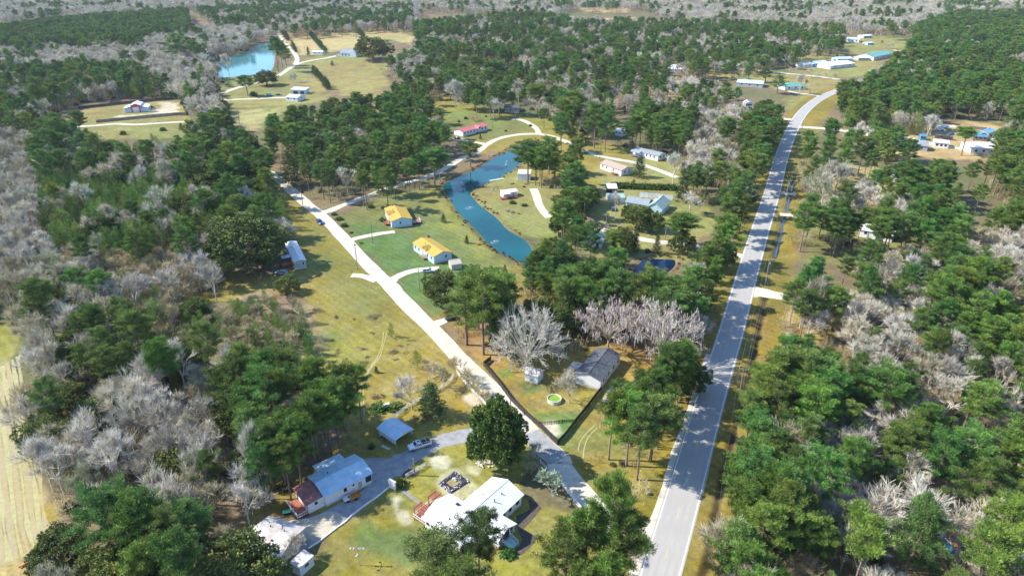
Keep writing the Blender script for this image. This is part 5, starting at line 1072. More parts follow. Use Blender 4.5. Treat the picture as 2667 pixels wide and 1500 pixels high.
# ---------------- woods ----------------
# (outline of the canopy in the photograph, canopy height, tree mix, spacing, key)
WOODS = [
 ('far_bare', [(-260,-85),(2900,-85),(2900,0),(2450,20),(2250,70),(2140,62),(2120,55),(1700,45),(1620,12),(1430,14),(1400,30),(1060,15),(1050,60),(900,60),(700,70),(640,60),(620,40),(480,15),(250,30),(-260,60)], 14, dict(bare=.86, pine=.14), 11),
 ('far_pine_belt', [(-260,60),(0,62),(250,36),(470,20),(482,66),(300,98),(0,108),(-260,110)], 15, dict(pine=.82, bare=.18), 7),
 ('far_pine_belt', [(485,15),(690,8),(860,20),(1040,10),(1040,50),(900,62),(700,72),(560,66)], 15, dict(pine=.36, bare=.64), 9),
 ('west_bare', [(-260,110),(0,108),(300,98),(482,66),(560,60),(640,70),(690,78),(640,118),(560,150),(526,188),(440,205),(330,155),(0,160),(-260,170)], 13, dict(bare=.88, pine=.1, oak=.02), 8),
 ('west_mixed', [(-260,170),(0,160),(330,155),(440,205),(480,200),(480,262),(430,275),(330,262),(180,280),(60,300),(-260,310)], 9, dict(young_pine=.42, pine=.34, bare=.24), 6.5),
 ('west_mixed', [(440,180),(520,190),(548,240),(560,290),(520,300),(440,290),(425,240)], 10, dict(bare=.5, oak=.3, pine=.2), 9),
 ('barn_row', [(90,305),(150,290),(225,295),(235,330),(200,350),(110,355)], 12, dict(pine=.85, bare=.15), 12),
 ('barn_row', [(250,345),(400,340),(400,362),(250,366)], 5, dict(young_pine=.85, bare=.15), 11),
 ('left_edge_bare', [(-260,310),(60,320),(98,420),(85,500),(108,600),(150,690),(60,730),(-100,720),(-260,700)], 10, dict(bare=.93, brown=.07), 7.5),
 ('plantation', [(98,400),(230,400),(360,400),(470,410),(560,440),(660,470),(722,505),(720,555),(690,585),(600,570),(540,595),(380,600),(250,625),(135,610),(90,520)], 6, dict(young_pine=.9, bare=.05, oak=.05, pine=.06, brown=.04), 4.2),
 ('plantation_back', [(60,320),(140,300),(180,340),(300,365),(400,355),(480,350),(520,400),(470,415),(360,400),(230,400),(98,400)], 9, dict(pine=.45, bare=.35, oak=.1, young_pine=.1), 8),
 ('mid_left_pines', [(480,300),(560,260),(600,330),(640,340),(665,380),(668,470),(600,470),(520,440),(470,390)], 15, dict(pine=.55, oak=.35, bare=.1), 8.5),
 ('brown_thicket', [(135,612),(250,625),(380,600),(530,600),(560,680),(455,700),(450,770),(420,800),(345,760),(270,700),(170,660)], 6, dict(brown=.55, bare=.12, young_pine=.33), 4.3),
 ('dark_pines', [(110,640),(180,655),(270,700),(345,760),(430,830),(450,900),(330,905),(200,830),(60,800),(20,740),(60,720)], 15, dict(pine=.58, oak=.17, bare=.25), 7),
 ('swamp_wood', [(45,830),(200,830),(330,905),(450,870),(560,800),(610,900),(560,960),(640,1080),(660,1190),(600,1290),(450,1290),(170,1262),(110,1240),(50,1120),(22,1050),(30,880)], 11, dict(bare=.52, oak=.2, brown=.1, pine=.18), 7.2),
 ('yard_scrub', [(455,790),(520,765),(640,745),(690,715),(760,770),(785,850),(755,910),(640,900),(560,860),(460,840)], 4, dict(young_pine=.7, brown=.3), 3.8),
 ('house_pines', [(470,930),(560,905),(700,900),(790,930),(825,1000),(815,1110),(760,1160),(650,1120),(590,1010)], 17, dict(pine=.9, bare=.1), 5.6),
 ('house_pines', [(640,1120),(760,1160),(800,1140),(780,1170),(700,1180),(650,1190)], 10, dict(bare=.8, oak=.2), 6),
 ('bottom_pines', [(150,1270),(250,1258),(420,1280),(540,1310),(600,1330),(560,1420),(480,1520),(420,1640),(60,1640),(110,1440),(120,1330)], 17, dict(pine=.6, oak=.3, bare=.1), 6.2),
 ('lane_pines', [(652,302),(730,275),(840,255),(960,232),(1000,210),(1060,225),(1100,280),(1135,340),(1130,390),(1060,420),(960,445),(830,475),(765,455),(735,400),(670,340)], 16, dict(pine=.9, bare=.1), 8.6),
 ('farm_bare', [(975,150),(1040,110),(1110,200),(1060,230),(1000,190)], 13, dict(bare=.75, pine=.25), 8.5),
 ('north_wood', [(1050,55),(1300,25),(1460,42),(1600,46),(2120,62),(2130,100),(1950,150),(1850,165),(1800,160),(1700,175),(1640,165),(1400,225),(1250,235),(1150,225),(1110,200),(1040,110)], 15, dict(pine=.52, bare=.36, brown=.07, oak=.05), 9),
 ('yard_edge_pines', [(1120,225),(1250,232),(1400,225),(1640,170),(1700,180),(1780,200),(1880,225),(1800,260),(1740,300),(1640,250),(1560,260),(1500,290),(1400,270),(1320,270),(1240,250),(1180,240)], 13, dict(bare=.52, pine=.48), 11),
 ('yard_edge_pines', [(1400,255),(1480,260),(1530,290),(1540,330),(1440,335),(1400,300)], 14, dict(pine=1.), 9),
 ('mid_pines', [(1560,300),(1640,240),(1720,270),(1740,310),(1720,350),(1660,340),(1590,325)], 15, dict(pine=.9, bare=.1), 8),
 ('brown_wood', [(1735,320),(1830,250),(1900,280),(1900,360),(1870,440),(1800,450),(1740,470),(1725,400)], 11, dict(bare=.62, brown=.25, pine=.13), 8),
 ('road_row', [(1875,290),(1950,240),(1968,290),(1935,370),(1925,420),(1890,400),(1870,340)], 15, dict(pine=1.), 7),
 ('road_row', [(1840,430),(1905,440),(1880,500),(1850,560),(1820,640),(1800,700),(1770,760),(1700,770),(1720,690),(1770,600),(1800,520)], 15, dict(pine=.82, oak=.1, bare=.08), 7),
 ('road_row', [(1700,770),(1780,740),(1790,790),(1745,820),(1700,810)], 15, dict(pine=.5, bare=.5), 7),
 ('pond_pines', [(1330,375),(1400,360),(1470,390),(1500,440),(1490,500),(1430,510),(1400,440),(1345,420)], 15, dict(pine=.72, oak=.28), 8.5),
 ('pond_pines', [(1345,580),(1420,500),(1480,520),(1500,560),(1480,600),(1440,640),(1340,650),(1325,620)], 14, dict(pine=.6, oak=.4), 7.5),
 ('pond_pines', [(1325,640),(1440,650),(1480,650),(1520,620),(1560,640),(1600,690),(1680,700),(1700,740),(1620,760),(1500,740),(1400,730),(1330,700)], 13, dict(pine=.8, oak=.2), 7.5),
 ('garden_trees', [(1545,560),(1620,570),(1720,590),(1720,620),(1640,625),(1560,615)], 5, dict(oak=.75, cedar=.25), 7),
 ('lane_grove', [(1140,710),(1210,690),(1290,700),(1300,755),(1270,775),(1200,775),(1145,755)], 15, dict(pine=.95, bare=.05), 6),
 ('pond_pines', [(1500,690),(1640,700),(1750,705),(1755,765),(1640,775),(1500,760)], 13, dict(pine=.8, oak=.2), 6),
 ('lane_grove', [(1310,740),(1400,735),(1500,755),(1500,800),(1400,830),(1310,790)], 9, dict(oak=.75, bare=.25), 8),
 ('roadside_pines', [(1570,950),(1640,895),(1720,855),(1760,880),(1755,960),(1715,1050),(1690,1085),(1620,1095),(1550,1060),(1535,1000)], 15, dict(pine=.93, oak=.07), 5.5),
 ('bottom_lawn_pines', [(1040,1455),(1150,1440),(1230,1460),(1240,1640),(1020,1640)], 17, dict(pine=1.), 6),
 ('bottom_lawn_pines', [(1400,1370),(1480,1290),(1560,1330),(1590,1380),(1560,1430),(1540,1600),(1390,1640)], 17, dict(pine=1.), 6.5),
 ('bottom_oak', [(540,1480),(700,1500),(780,1560),(780,1700),(480,1700),(500,1520)], 7, dict(oak=1.), 9),
 ('east_ridge', [(2115,215),(2210,170),(2290,110),(2300,60),(2400,30),(2900,20),(2900,330),(2600,330),(2400,300),(2300,275),(2120,265)], 15, dict(pine=.8, bare=.14, oak=.06), 7.5),
 ('east_ridge', [(2120,265),(2300,275),(2420,300),(2900,335),(2900,370),(2600,350),(2420,312),(2300,300),(2140,290)], 7, dict(young_pine=.62, bare=.38), 6.5),
 ('east_clearing', [(2010,330),(2110,300),(2200,310),(2290,330),(2310,380),(2200,400),(2120,430),(2030,400)], 14, dict(pine=.9, bare=.1), 13),
 ('east_clearing', [(2500,330),(2900,330),(2900,500),(2560,460),(2510,400)], 14, dict(pine=.9, bare=.1), 8),
 ('east_belt', [(2240,418),(2500,412),(2900,460),(2900,560),(2500,550),(2420,500),(2300,500),(2200,440)], 13, dict(pine=.84, bare=.16), 7.2),
 ('east_brown', [(2020,400),(2110,420),(2150,480),(2100,520),(2010,480)], 9, dict(bare=.6, brown=.2, pine=.2), 10),
 ('east_brown', [(2150,440),(2300,480),(2480,530),(2400,545),(2250,530),(2120,510)], 9, dict(bare=.75, brown=.1, pine=.15), 8.5),
 ('east_grove', [(2020,515),(2120,505),(2300,510),(2440,530),(2470,570),(2400,585),(2250,570),(2030,565)], 16, dict(pine=1.), 7),
 ('east_wood', [(2000,640),(2060,660),(2200,610),(2440,590),(2520,560),(2900,570),(2900,760),(2560,760),(2300,760),(2200,760),(2080,800),(1985,720)], 14, dict(pine=.42, bare=.48, brown=.1), 7.4),
 ('east_wood', [(2300,620),(2400,600),(2480,640),(2470,720),(2350,740),(2280,690)], 14, dict(pine=.95, bare=.05), 7),
 ('east_gap', [(2040,690),(2200,740),(2300,780),(2260,900),(2120,880),(2040,800)], 12, dict(bare=.7, brown=.25, pine=.05), 8.5),
 ('east_wood', [(2190,830),(2320,760),(2560,760),(2900,760),(2900,1060),(2500,1010),(2330,960),(2200,960)], 14, dict(pine=.5, bare=.42, brown=.08), 7.2),
 ('east_front', [(1935,900),(2000,850),(2070,880),(2190,900),(2200,1000),(2080,1010),(2010,1060),(1990,1240),(2000,1449),(1980,1640),(1810,1640),(1818,1449),(1848,1230),(1892,1010)], 16, dict(pine=.96, bare=.04), 4.9),
 ('east_south', [(1985,1000),(2110,1000),(2110,1240),(2010,1300),(1985,1240)], 13, dict(bare=.62, pine=.38), 5.6),
 ('east_south', [(2080,1010),(2200,1000),(2400,1000),(2420,1100),(2260,1160),(2100,1120),(2030,1200),(2000,1100)], 13, dict(bare=.5, pine=.42, brown=.08), 6.8),
 ('east_south', [(2030,1200),(2100,1120),(2260,1160),(2420,1100),(2500,1050),(2900,1060),(2900,1680),(2000,1640),(2010,1449),(1995,1240)], 15, dict(pine=.66, bare=.26, brown=.08), 6.6),
]
WOOD_LABEL = dict(
 far_bare='the hazy woods along the top edge', far_pine_belt='the dark evergreen belt at upper left', west_bare='the pale woods left of the turquoise pond',
 west_mixed='the mixed woods behind the red barn', barn_row='the open row below the red barn', left_edge_bare='the silvery woods along the left edge',
 plantation='the dense young green stand at left', plantation_back='the wood edge behind the young stand', mid_left_pines='the tall group above the sand lane',
 brown_thicket='the brown thicket left of the trailer', dark_pines='the dark wood below the brown thicket', swamp_wood='the tangled wood left of the shaded house',
 yard_scrub='the scrub patch of the west yard', house_pines='the tall group behind the shaded house', bottom_pines='the wood at the lower left corner',
 lane_pines='the tall stand above the pond lane', farm_bare='the grove beside the far hay field', north_wood='the broad north woods', yard_edge_pines='the wood edge along the north yards',
 mid_pines='the clump above the grey mobile home', brown_wood='the leafless wood west of the road', road_row='the row west of the main road',
 pond_pines='the cluster between the two ponds', garden_trees='the garden of the green roofed house', lane_grove='the grove by the round bare tree',
 roadside_pines='the roadside clump by the black roof', bottom_lawn_pines='the bottom edge lawn group', bottom_oak='the bottom edge by the weathered house',
 east_ridge='the long slope at the upper right', east_clearing='the clearing with buildings at right', east_belt='the evergreen belt below that clearing',
 east_brown='the leafless patch right of the road', east_grove='the tall grove right of the ditch', east_wood='the mixed woods at the right edge',
 east_gap='the leafless gap by the sandy road', east_front='the green front along the road', east_south='the lower right woods')
KIND_LOOK = dict(pine='tall tufted pine ', young_pine='small bushy pine ', oak='rounded dull evergreen ', bare='pale leafless tree ', brown='slim brown sapling ', cedar='dark cone cedar ')
GROUPW = dict(pine='pines ', young_pine='young pines ', oak='evergreen oaks ', bare='leafless trees ', brown='leafless saplings ', cedar='cedars ')
KH = dict(pine=(13.5, 21.5), young_pine=(6.5, 11.5), oak=(9, 13), bare=(12, 17), brown=(7.5, 11), cedar=(6, 9))
CLEAR = [GL('W', [(1250,330),(2300,380),(2300,880),(1600,900),(1250,880)]), GL('O', [(540,790),(900,740),(1380,745),(1400,860),(1480,990),(1100,1010),(300,1060),(300,900)])]   # (polygon) nothing grows here
def keep_out(c, pts, m=0): CLEAR.append(GL(c, pts))
WATERS = [POND, POND_EAST, POND_FAR]

def free_mask(x, y, marg=1.5):
    ok = np.ones(len(x), bool)
    for pts, w in ROADS: ok &= line_dist(x, y, pts[::2] + [pts[-1]]) > w/2 + marg
    for d in (DITCH, DITCH2): ok &= line_dist(x, y, d[::3]) > 1.8
    for w in WATERS: ok &= sdist(x, y, w[::2]) < -2.5
    for p in CLEAR: ok &= ~inside(x, y, p)
    for bx, by, br in BUILT: ok &= np.hypot(x-bx, y-by) > br
    for bx, by, br in lone_pts: ok &= np.hypot(x-bx, y-by) > min(br*.8, 4)
    return ok
trees = []; floor_pts = []
def grow_woods():
    rs = np.random.RandomState(77)
    for wi, (key, poly, z, mix, sp) in enumerate(WOODS):
        P = []
        for k in range(len(poly)):      # ground reach of this wood for low and for tall trees
            a = poly[k]; b = poly[(k+1) % len(poly)]
            for j in range(3):
                for zz in (3, 17): P.append(G('D', a[0]+(b[0]-a[0])*j/3, a[1]+(b[1]-a[1])*j/3, zz))
        xs = [p[0] for p in P]; ys_ = [p[1] for p in P]; y1 = min(max(ys_), 2700); y0 = min(ys_)
        gx, gy = np.meshgrid(np.arange(min(xs), max(xs), sp), np.arange(y0, y1, sp)); gx = gx.ravel() + rs.uniform(-.46, .46, gx.size)*sp; gy = gy.ravel() + rs.uniform(-.46, .46, gy.size)*sp
        ks = list(mix); tot_ = sum(mix.values()); cut = np.cumsum([mix[k]/tot_ for k in ks]); nz = fbm(gx, gy, 45, wi+2)*.9; u = rs.rand(len(gx))*.62 + .19 + nz*.75
        q = np.argsort(np.argsort(u))/max(1, len(u)); ki = np.minimum(np.searchsorted(cut, q, side='right'), len(ks)-1)
        f = {'yard_scrub': .7, 'plantation_back': 1.1}.get(key, 1.0)
        lo = np.array([KH[k][0] for k in ks])[ki]; hi = np.array([KH[k][1] for k in ks])[ki]; h = (lo + (hi-lo)*rs.rand(len(gx)))*f
        for k in ks:
            if k == 'young_pine' and key in ('west_mixed', 'east_ridge'): h[ki == ks.index(k)] *= 1.3
        hc = h*.84; dz = hc - CAM_H; dd = gy*CP - dz*SP; px = (1333.5 + FOC*gx/dd)*.96588; py = (750 - FOC*(gy*SP + dz*CP)/dd)*.96588
        gap = {'north_wood': .17, 'east_ridge': .22, 'far_pine_belt': .25, 'far_bare': .3, 'east_wood': .25, 'east_belt': .25}.get(key); okg = (fbm(gx, gy, 38, 61+wi) > -gap*1.6) if gap else True
        m = okg & inside(px, py, poly) & (px > -230) & (px < 2810) & (gy < 2700)
        gx, gy, h, ki = gx[m], gy[m], h[m], ki[m]
        if not len(gx): continue
        m = free_mask(gx, gy, 1.8); gx, gy, h, ki = gx[m], gy[m], h[m], ki[m]
        for x, y, hh, i in zip(gx, gy, h, ki): trees.append((ks[i], x, y, hh, rs.uniform(0, 6.28), rs.randint(0, 99), rs.uniform(.85, 1.2), key))
        if not len(gx): continue
        n = min(int(len(gx)*dict(pine=.4).get(ks[0], .8)*2.4*{'plantation': .25, 'yard_scrub': .35}.get(key, 1)), 16000)
        if n:
            id_ = rs.randint(0, len(gx), n); fx = gx[id_] + rs.normal(0, sp*.5, n); fy = gy[id_] + rs.normal(0, sp*.5, n); m = free_mask(fx, fy, 2.5) & (fy < 900); floor_pts.extend(zip(fx[m], fy[m]))
def stuff_instances(name, kind, pts, label):
    """one object that sets many small copies of the tree kinds on its points"""
    n = len(pts); me = bpy.data.meshes.new(name); me.vertices.add(n); me.vertices.foreach_set('co', np.array([(p[0], p[1], -.05) for p in pts], np.float32).ravel())
    for an, tp, vals in (('turn', 'FLOAT', [p[2] for p in pts]), ('tall', 'FLOAT', [p[3] for p in pts]), ('wide', 'FLOAT', [p[4] for p in pts])):
        a = me.attributes.new(an, tp, 'POINT'); a.data.foreach_set('value', np.array(vals, np.float32))
    a = me.attributes.new('which', 'INT', 'POINT'); a.data.foreach_set('value', np.array([int(p[5]) for p in pts], np.int32))
    o = link(bpy.data.objects.new(name, me)); tag(o, label, kind='stuff')
    ng = bpy.data.node_groups.new(name+'_spread', 'GeometryNodeTree'); ng.interface.new_socket('Geometry', in_out='INPUT', socket_type='NodeSocketGeometry'); ng.interface.new_socket('Geometry', in_out='OUTPUT', socket_type='NodeSocketGeometry')
    N = ng.nodes; Lk = ng.links; gi = N.new('NodeGroupInput'); go = N.new('NodeGroupOutput'); ip = N.new('GeometryNodeInstanceOnPoints'); ci = N.new('GeometryNodeCollectionInfo')
    ci.inputs['Collection'].default_value = PC[kind]; ci.inputs['Separate Children'].default_value = True; ci.inputs['Reset Children'].default_value = True
    def at(nm, dt):
        q = N.new('GeometryNodeInputNamedAttribute'); q.data_type = dt; q.inputs[0].default_value = nm; return q.outputs[0]
    mp = N.new('GeometryNodeMeshToPoints'); Lk.new(gi.outputs[0], mp.inputs[0]); Lk.new(mp.outputs[0], ip.inputs['Points']); Lk.new(ci.outputs[0], ip.inputs['Instance']); ip.inputs['Pick Instance'].default_value = True
    Lk.new(at('which', 'INT'), ip.inputs['Instance Index'])
    cr = N.new('ShaderNodeCombineXYZ'); Lk.new(at('turn', 'FLOAT'), cr.inputs[2]); Lk.new(cr.outputs[0], ip.inputs['Rotation'])
    cs = N.new('ShaderNodeCombineXYZ'); w = at('wide', 'FLOAT'); Lk.new(w, cs.inputs[0]); Lk.new(w, cs.inputs[1]); Lk.new(at('tall', 'FLOAT'), cs.inputs[2]); Lk.new(cs.outputs[0], ip.inputs['Scale'])
    Lk.new(ip.outputs[0], go.inputs[0]); md = o.modifiers.new('spread', 'NODES'); md.node_group = ng
    return o
LIMIT = 285
def plant_woods():
    by = {}
    for t in trees: by.setdefault(t[0], []).append(t)
    for kind, L in by.items():
        def key(t):
            px, py, d = project(t[1], t[2], t[3]*.75); vis = -30 < px < 2697 and -30 < py < 1530; return -(t[3]/d if vis else 0)
        L.sort(key=key); n = LIMIT - LONE_COUNT.get(kind, 0); ps = protos[kind]
        sect = {}
        for wk in set(t[7] for t in L[:n]):
            S_ = [t for t in L[:n] if t[7] == wk]; Pj = [project(t[1], t[2], 0)[:2] for t in S_]
            qx = np.percentile([p[0] for p in Pj], [33, 67]); qy = np.percentile([p[1] for p in Pj], [33, 67])
            for t, p in zip(S_, Pj):
                a = 'back' if p[1] < qy[0] else ('front' if p[1] > qy[1] else 'middle'); b = 'left' if p[0] < qx[0] else ('right' if p[0] > qx[1] else 'centre')
                sect[id(t)] = '' if len(S_) < 2 else 'in the %s %s of ' % (a, b)
        for t in L[:n]:
            k, x, y, h, rz, v, wf, wk = t; sc_ = sect[id(t)] or 'in '; pr_ = ps[v % len(ps)]; tall_ = h > (KH[k][0]+KH[k][1])/2; broad_ = wf > 1.03
            look = {'pine': ('towering ' if h > 19 else 'tall ' if h > 16 else 'shorter ') + ('broad crowned pine ' if broad_ else 'slim pine '), 'bare': ('tall ' if tall_ else 'low ') + ('spreading leafless tree ' if broad_ else 'narrow leafless tree '), 'young_pine': ('taller ' if tall_ else 'small ') + ('bushy young pine ' if broad_ else 'slim young pine '), 'oak': ('large ' if tall_ else 'smaller ') + ('broad evergreen ' if broad_ else 'rounded evergreen '), 'brown': ('taller ' if tall_ else 'low ') + 'brown leafless sapling '}.get(k, KIND_LOOK[k])
            lb_ = look+sc_+WOOD_LABEL[wk]; place_tree(k, pr_, x, y, h, rz, wf, lb_ if len(lb_.split()) < 17 else KIND_LOOK[k]+sc_+WOOD_LABEL[wk], look.strip()+'s '+sc_+WOOD_LABEL[wk] if len(lb_.split()) < 17 else GROUPW[k]+sc_+WOOD_LABEL[wk])
        rest = [(t[1], t[2], t[4], t[3]/ps[0].H, t[3]/ps[0].H*t[6], t[5] % len(ps)) for t in L[n:]]
        if rest: stuff_instances({'pine':'pine_forest','bare':'leafless_forest','young_pine':'young_pine_stand','oak':'evergreen_wood','brown':'leafless_saplings','cedar':'cedar_wood'}[kind], kind, rest, 'distant '+GROUPW[kind].strip()+' merging into continuous woodland')
    rs = np.random.RandomState(5); A = []; B_ = []
    for x, y in floor_pts:
        s = rs.uniform(.5, 1.4)
        (A if rs.rand() < .66 else B_).append((x, y, rs.uniform(0, 6.28), s*rs.uniform(.7, 1.1), s, rs.randint(0, 4)))
    stuff_instances('undergrowth', 'thicket', A, 'brown leafless undergrowth beneath the woods'); stuff_instances('understory', 'scrub', B_, 'low green undergrowth beneath the woods')
    print('TREES', {k: len(v) for k, v in by.items()}, 'floor', len(floor_pts))
# ---------------- poles, wires ----------------
def pole(label, c, bx, by, ty, arm=0.0, ang=0.0, trans=False, group=None, lamp=False, H=None):
    X, Y = g(c, bx, by); H = H or height_to(c, bx, by, ty); r = thing('utility_pole', label, 'utility pole', (X, Y, 0), ang, group)
    MB().tube([(0,0,-.1),(0,0,H)], [.19,.13], 7).obj('pole_shaft', MT['pole'], r)
    if arm:
        MB().box(-arm, -.07, H-.75, arm, .07, H-.6).obj('crossarm', MT['pole'], r)
        for x in (-arm+.12, -arm*.4, arm*.4, arm-.12): MB().disc((x,0,H-.6), .07, .25, 6).obj('insulator', MT['porcelain'], r)
    if trans: MB().disc((.38,0,H-2.3), .25, .9, 8).obj('transformer', MT['galv'], r)
    if lamp: MB().bar((0,0,H-.4), (1.5,0,H-.1), .08).obj('lamp_arm', MT['galv'], r)
    return (X, Y, H)
P1 = pole('pole with crossarm beside the lower stretch of the main road', 'M', 538, 345, 135, 1.25, -.35)
P2 = pole('pole with crossarm at the sandy side road junction', 'L', 706, 830, 660, 1.25, -.3, True)
P3 = pole('pole with crossarm by the upper culvert drive', 'L', 830, 318, 165, 1.25, -.3, True)
P0 = (g('C', 1290, 1700)[0], g('C', 1290, 1700)[1], 11)
P4 = pole('thin pole on the east verge at the road bend', 'K', 1022, 832, 700, .8, -.5)
pole('thin pole in front of the far teal roofed house', 'K', 1090, 520, 415)
pole('pole beside the upper end of the white sand lane', 'F', 512, 552, 335)
LP2 = pole('pole at the white lane beside the middle driveway', 'F', 1018, 1092, 848, .5)
pole('pole on the lawn below the upper ochre roofed house', 'F', 1162, 845, 640)
LP3 = pole('pole on the lawn beside the white crossover', 'F', 1605, 1298, 1085)
pole('pole by the white fence and blue pit lawn', 'A', 522, 688, 560)
LP4 = pole('pole against the dark fence near the magnolia', 'E', 468, 1010, 880)
pole('tall pale pole left of the pine behind the garden fence', 'H', 2035, 885, 720)
pole('blue grey pole by the garden trees and board fence', 'V', 668, 1250, 910, .5)
pole('pole on the back lawn of the pond lane bend', 'I', 895, 640, 510, .4); pole('thin pole right of the red roofed house', 'I', 675, 680, 560)
pole('pole beside the pond lane under the middle pines', 'I', 1700, 975, 750)
pole('leaning pole below the red barn fence', 'O', 1440, 960, 820); pole('pole at the pasture fence corner', 'O', 1790, 940, 790)
pole('pole beside the far hay field', 'J', 1750, 250, 195, .8); pole('white pole at the side road under far pines', 'K', 518, 305, 240)
pole('pole behind the far white workshop', 'K', 1255, 350, 290); pole('pole in the leafless woods right of the side road', 'L', 990, 790, 690, .4)
def wire(a, b, off, sag=.8, ang=-.33):
    ca, sa = math.cos(ang)*off, math.sin(ang)*off; pts = []
    for k in range(9):
        t = k/8; pts.append((a[0]+(b[0]-a[0])*t+ca, a[1]+(b[1]-a[1])*t+sa, a[2]-.35+(b[2]-a[2])*t - sag*4*t*(1-t)))
    return pts
wires = thing('power_lines', 'thin power lines strung along the east verge of the main road', 'power lines', (P1[0], P1[1], 0))
for a, b in ((P0,P1),(P1,P2),(P2,P3),(P3,P4)):
    for off in (-1.1, .45, 1.1): MB().tube([(x-P1[0], y-P1[1], z) for x, y, z in wire(a, b, off)], .022, 3).obj('wire', MT['galv'], wires)
# gourd pole (nest boxes)
X, Y = g('A', 105, 1365); H = height_to('A', 105, 1365, 1215); r = thing('birdhouse_pole', 'tall thin pole hung with white gourd birdhouses on the lower left lawn', 'birdhouse pole', (X, Y, 0))
MB().tube([(0,0,0),(0,0,H)], .06, 6).obj('pole_shaft', MT['galv'], r); MB().bar((-1.3,0,H-.6),(1.3,0,H-.6), .05).obj('crossbar', MT['galv'], r); MB().bar((0,-1,H-1.6),(0,1,H-1.6), .05).obj('crossbar', MT['galv'], r)
def ball(rad, n=8, k=6): return [[(rad*math.sin(math.pi*(i+.5)/k)*math.cos(2*math.pi*j/n), rad*math.sin(math.pi*(i+.5)/k)*math.sin(2*math.pi*j/n), rad*math.cos(math.pi*(i+.5)/k)) for j in range(n)] for i in range(k)]
gm = MB().loft(ball(.2)).mesh('gourd', MT['porcelain'])
for x, y, z in ((-1.3,0,H-.9),(-.65,0,H-.9),(.65,0,H-.9),(1.3,0,H-.9),(0,-1,H-1.9),(0,1,H-1.9),(0,0,H-2.5)): o = link(bpy.data.objects.new('gourd', gm), r); o.location = (x, y, z)
# ---------------- yard things ----------------
X, Y = g('E', 882, 885); r = thing('round_pool', 'round above ground pool with bright green water', 'pool', (X, Y, 0))
n = 22; m = MB(); R0 = 1.95
o_ = [(R0*math.cos(6.283*k/n), R0*math.sin(6.283*k/n)) for k in range(n)]
for k in range(n):
    a, b = o_[k], o_[(k+1) % n]; q = .93; m.add([(a[0],a[1],0),(b[0],b[1],0),(b[0],b[1],1.05),(a[0],a[1],1.05),(a[0]*q,a[1]*q,1.05),(b[0]*q,b[1]*q,1.05),(a[0]*q,a[1]*q,.1),(b[0]*q,b[1]*q,.1)], [(0,1,2,3),(3,2,5,4),(4,5,7,6)])
m.obj('pool_wall', MT['roof_white'], r); MB().prism([(p[0]*.93, p[1]*.93) for p in o_], .1, .72).obj('pool_water', MT['algae'], r)
m = MB()
for k in range(0, n, 2): m.box(o_[k][0]*1.01-.06, o_[k][1]*1.01-.06, 0, o_[k][0]*1.01+.06, o_[k][1]*1.01+.06, 1.12)
m.each('pool_post', MT['white'], r)
# black lined rectangular pit with rubble
c_ = GL('A', [(695,755),(825,655),(940,738),(795,832)]); cx = sum(p[0] for p in c_)/4; cy = sum(p[1] for p in c_)/4; r = thing('lined_pit', 'square pit edged with black plastic and white stones behind the large white house', 'pit', (cx, cy, 0))
loc = [(p[0]-cx, p[1]-cy) for p in c_]; m = MB(); rs = random.Random(3)
N_ = 10
for i in range(N_):
    for j in range(N_):
        def pt(u, v, lift=True):
            a = [loc[0][k]*(1-u)*(1-v)+loc[1][k]*u*(1-v)+loc[2][k]*u*v+loc[3][k]*(1-u)*v for k in (0, 1)]; e = min(u, 1-u, v, 1-v); return (a[0], a[1], .03 + (.32 if e < .22 else .06) * (e > 0) + .1*math.sin(u*37+v*23)*(e > 0))
        m.add([pt(i/N_, j/N_), pt((i+1)/N_, j/N_), pt((i+1)/N_, (j+1)/N_), pt(i/N_, (j+1)/N_)], [(0,1,2,3)])
m.obj('liner', MT['tarp_black'], r)
MB().prism([(p[0]*.48+.1, p[1]*.48) for p in loc], .0, .2).obj('basin_floor', M('pit_floor', (.2,.17,.1), (.34,.28,.12), 1.5, .9), r)
def rock(name, parent, x, y, z, s, mat, rs):
    bm = bmesh.new(); bmesh.ops.create_icosphere(bm, subdivisions=1, radius=1)
    for v in bm.verts: v.co = Vector((v.co.x*s*rs.uniform(.7,1.2), v.co.y*s*rs.uniform(.7,1.2), v.co.z*s*rs.uniform(.45,.8)))
    me = bpy.data.meshes.new(name); bm.to_mesh(me); bm.free(); me.materials.append(mat); o = link(bpy.data.objects.new(name, me), parent); o.location = (x, y, z); return o
for k in range(46):
    e = rs.randrange(4); t = rs.random(); a, b = loc[e], loc[(e+1) % 4]; q = rs.uniform(.62, 1.02); rock('stone', r, (a[0]+(b[0]-a[0])*t)*q, (a[1]+(b[1]-a[1])*t)*q, .38, rs.uniform(.1,.22), MT['stone'], rs)
rock('stone', r, .2, .8, .5, .55, MT['stone'], rs); rock('stone', r, .5, .3, .4, .35, MT['stone'], rs)
X, Y = g('A', 1055, 605); r = thing('rubble_pile', 'pile of pale stone rubble beside the magnolia', 'rubble pile', (X, Y, 0))
for k in range(44): a = rs.random()*6.28; q = rs.random()**.5; rock('stone', r, math.cos(a)*q*2.2, math.sin(a)*q*1.7, .15+.3*(1-q), rs.uniform(.14,.38), MT['stone'], rs)
# gate pillar and path lights
X, Y = g('A', 372, 795); r = thing('gate_wall', 'short white painted wall piece beside the round bush', 'wall', (X, Y, 0), hd('A',340,775,380,797)); MB().box(-1.6,-.25,0,.3,.25,2.2).obj('wall_body', MT['white'], r); MB().box(-1.7,-.33,2.2,.4,.33,2.32).obj('coping', MT['concrete'], r)
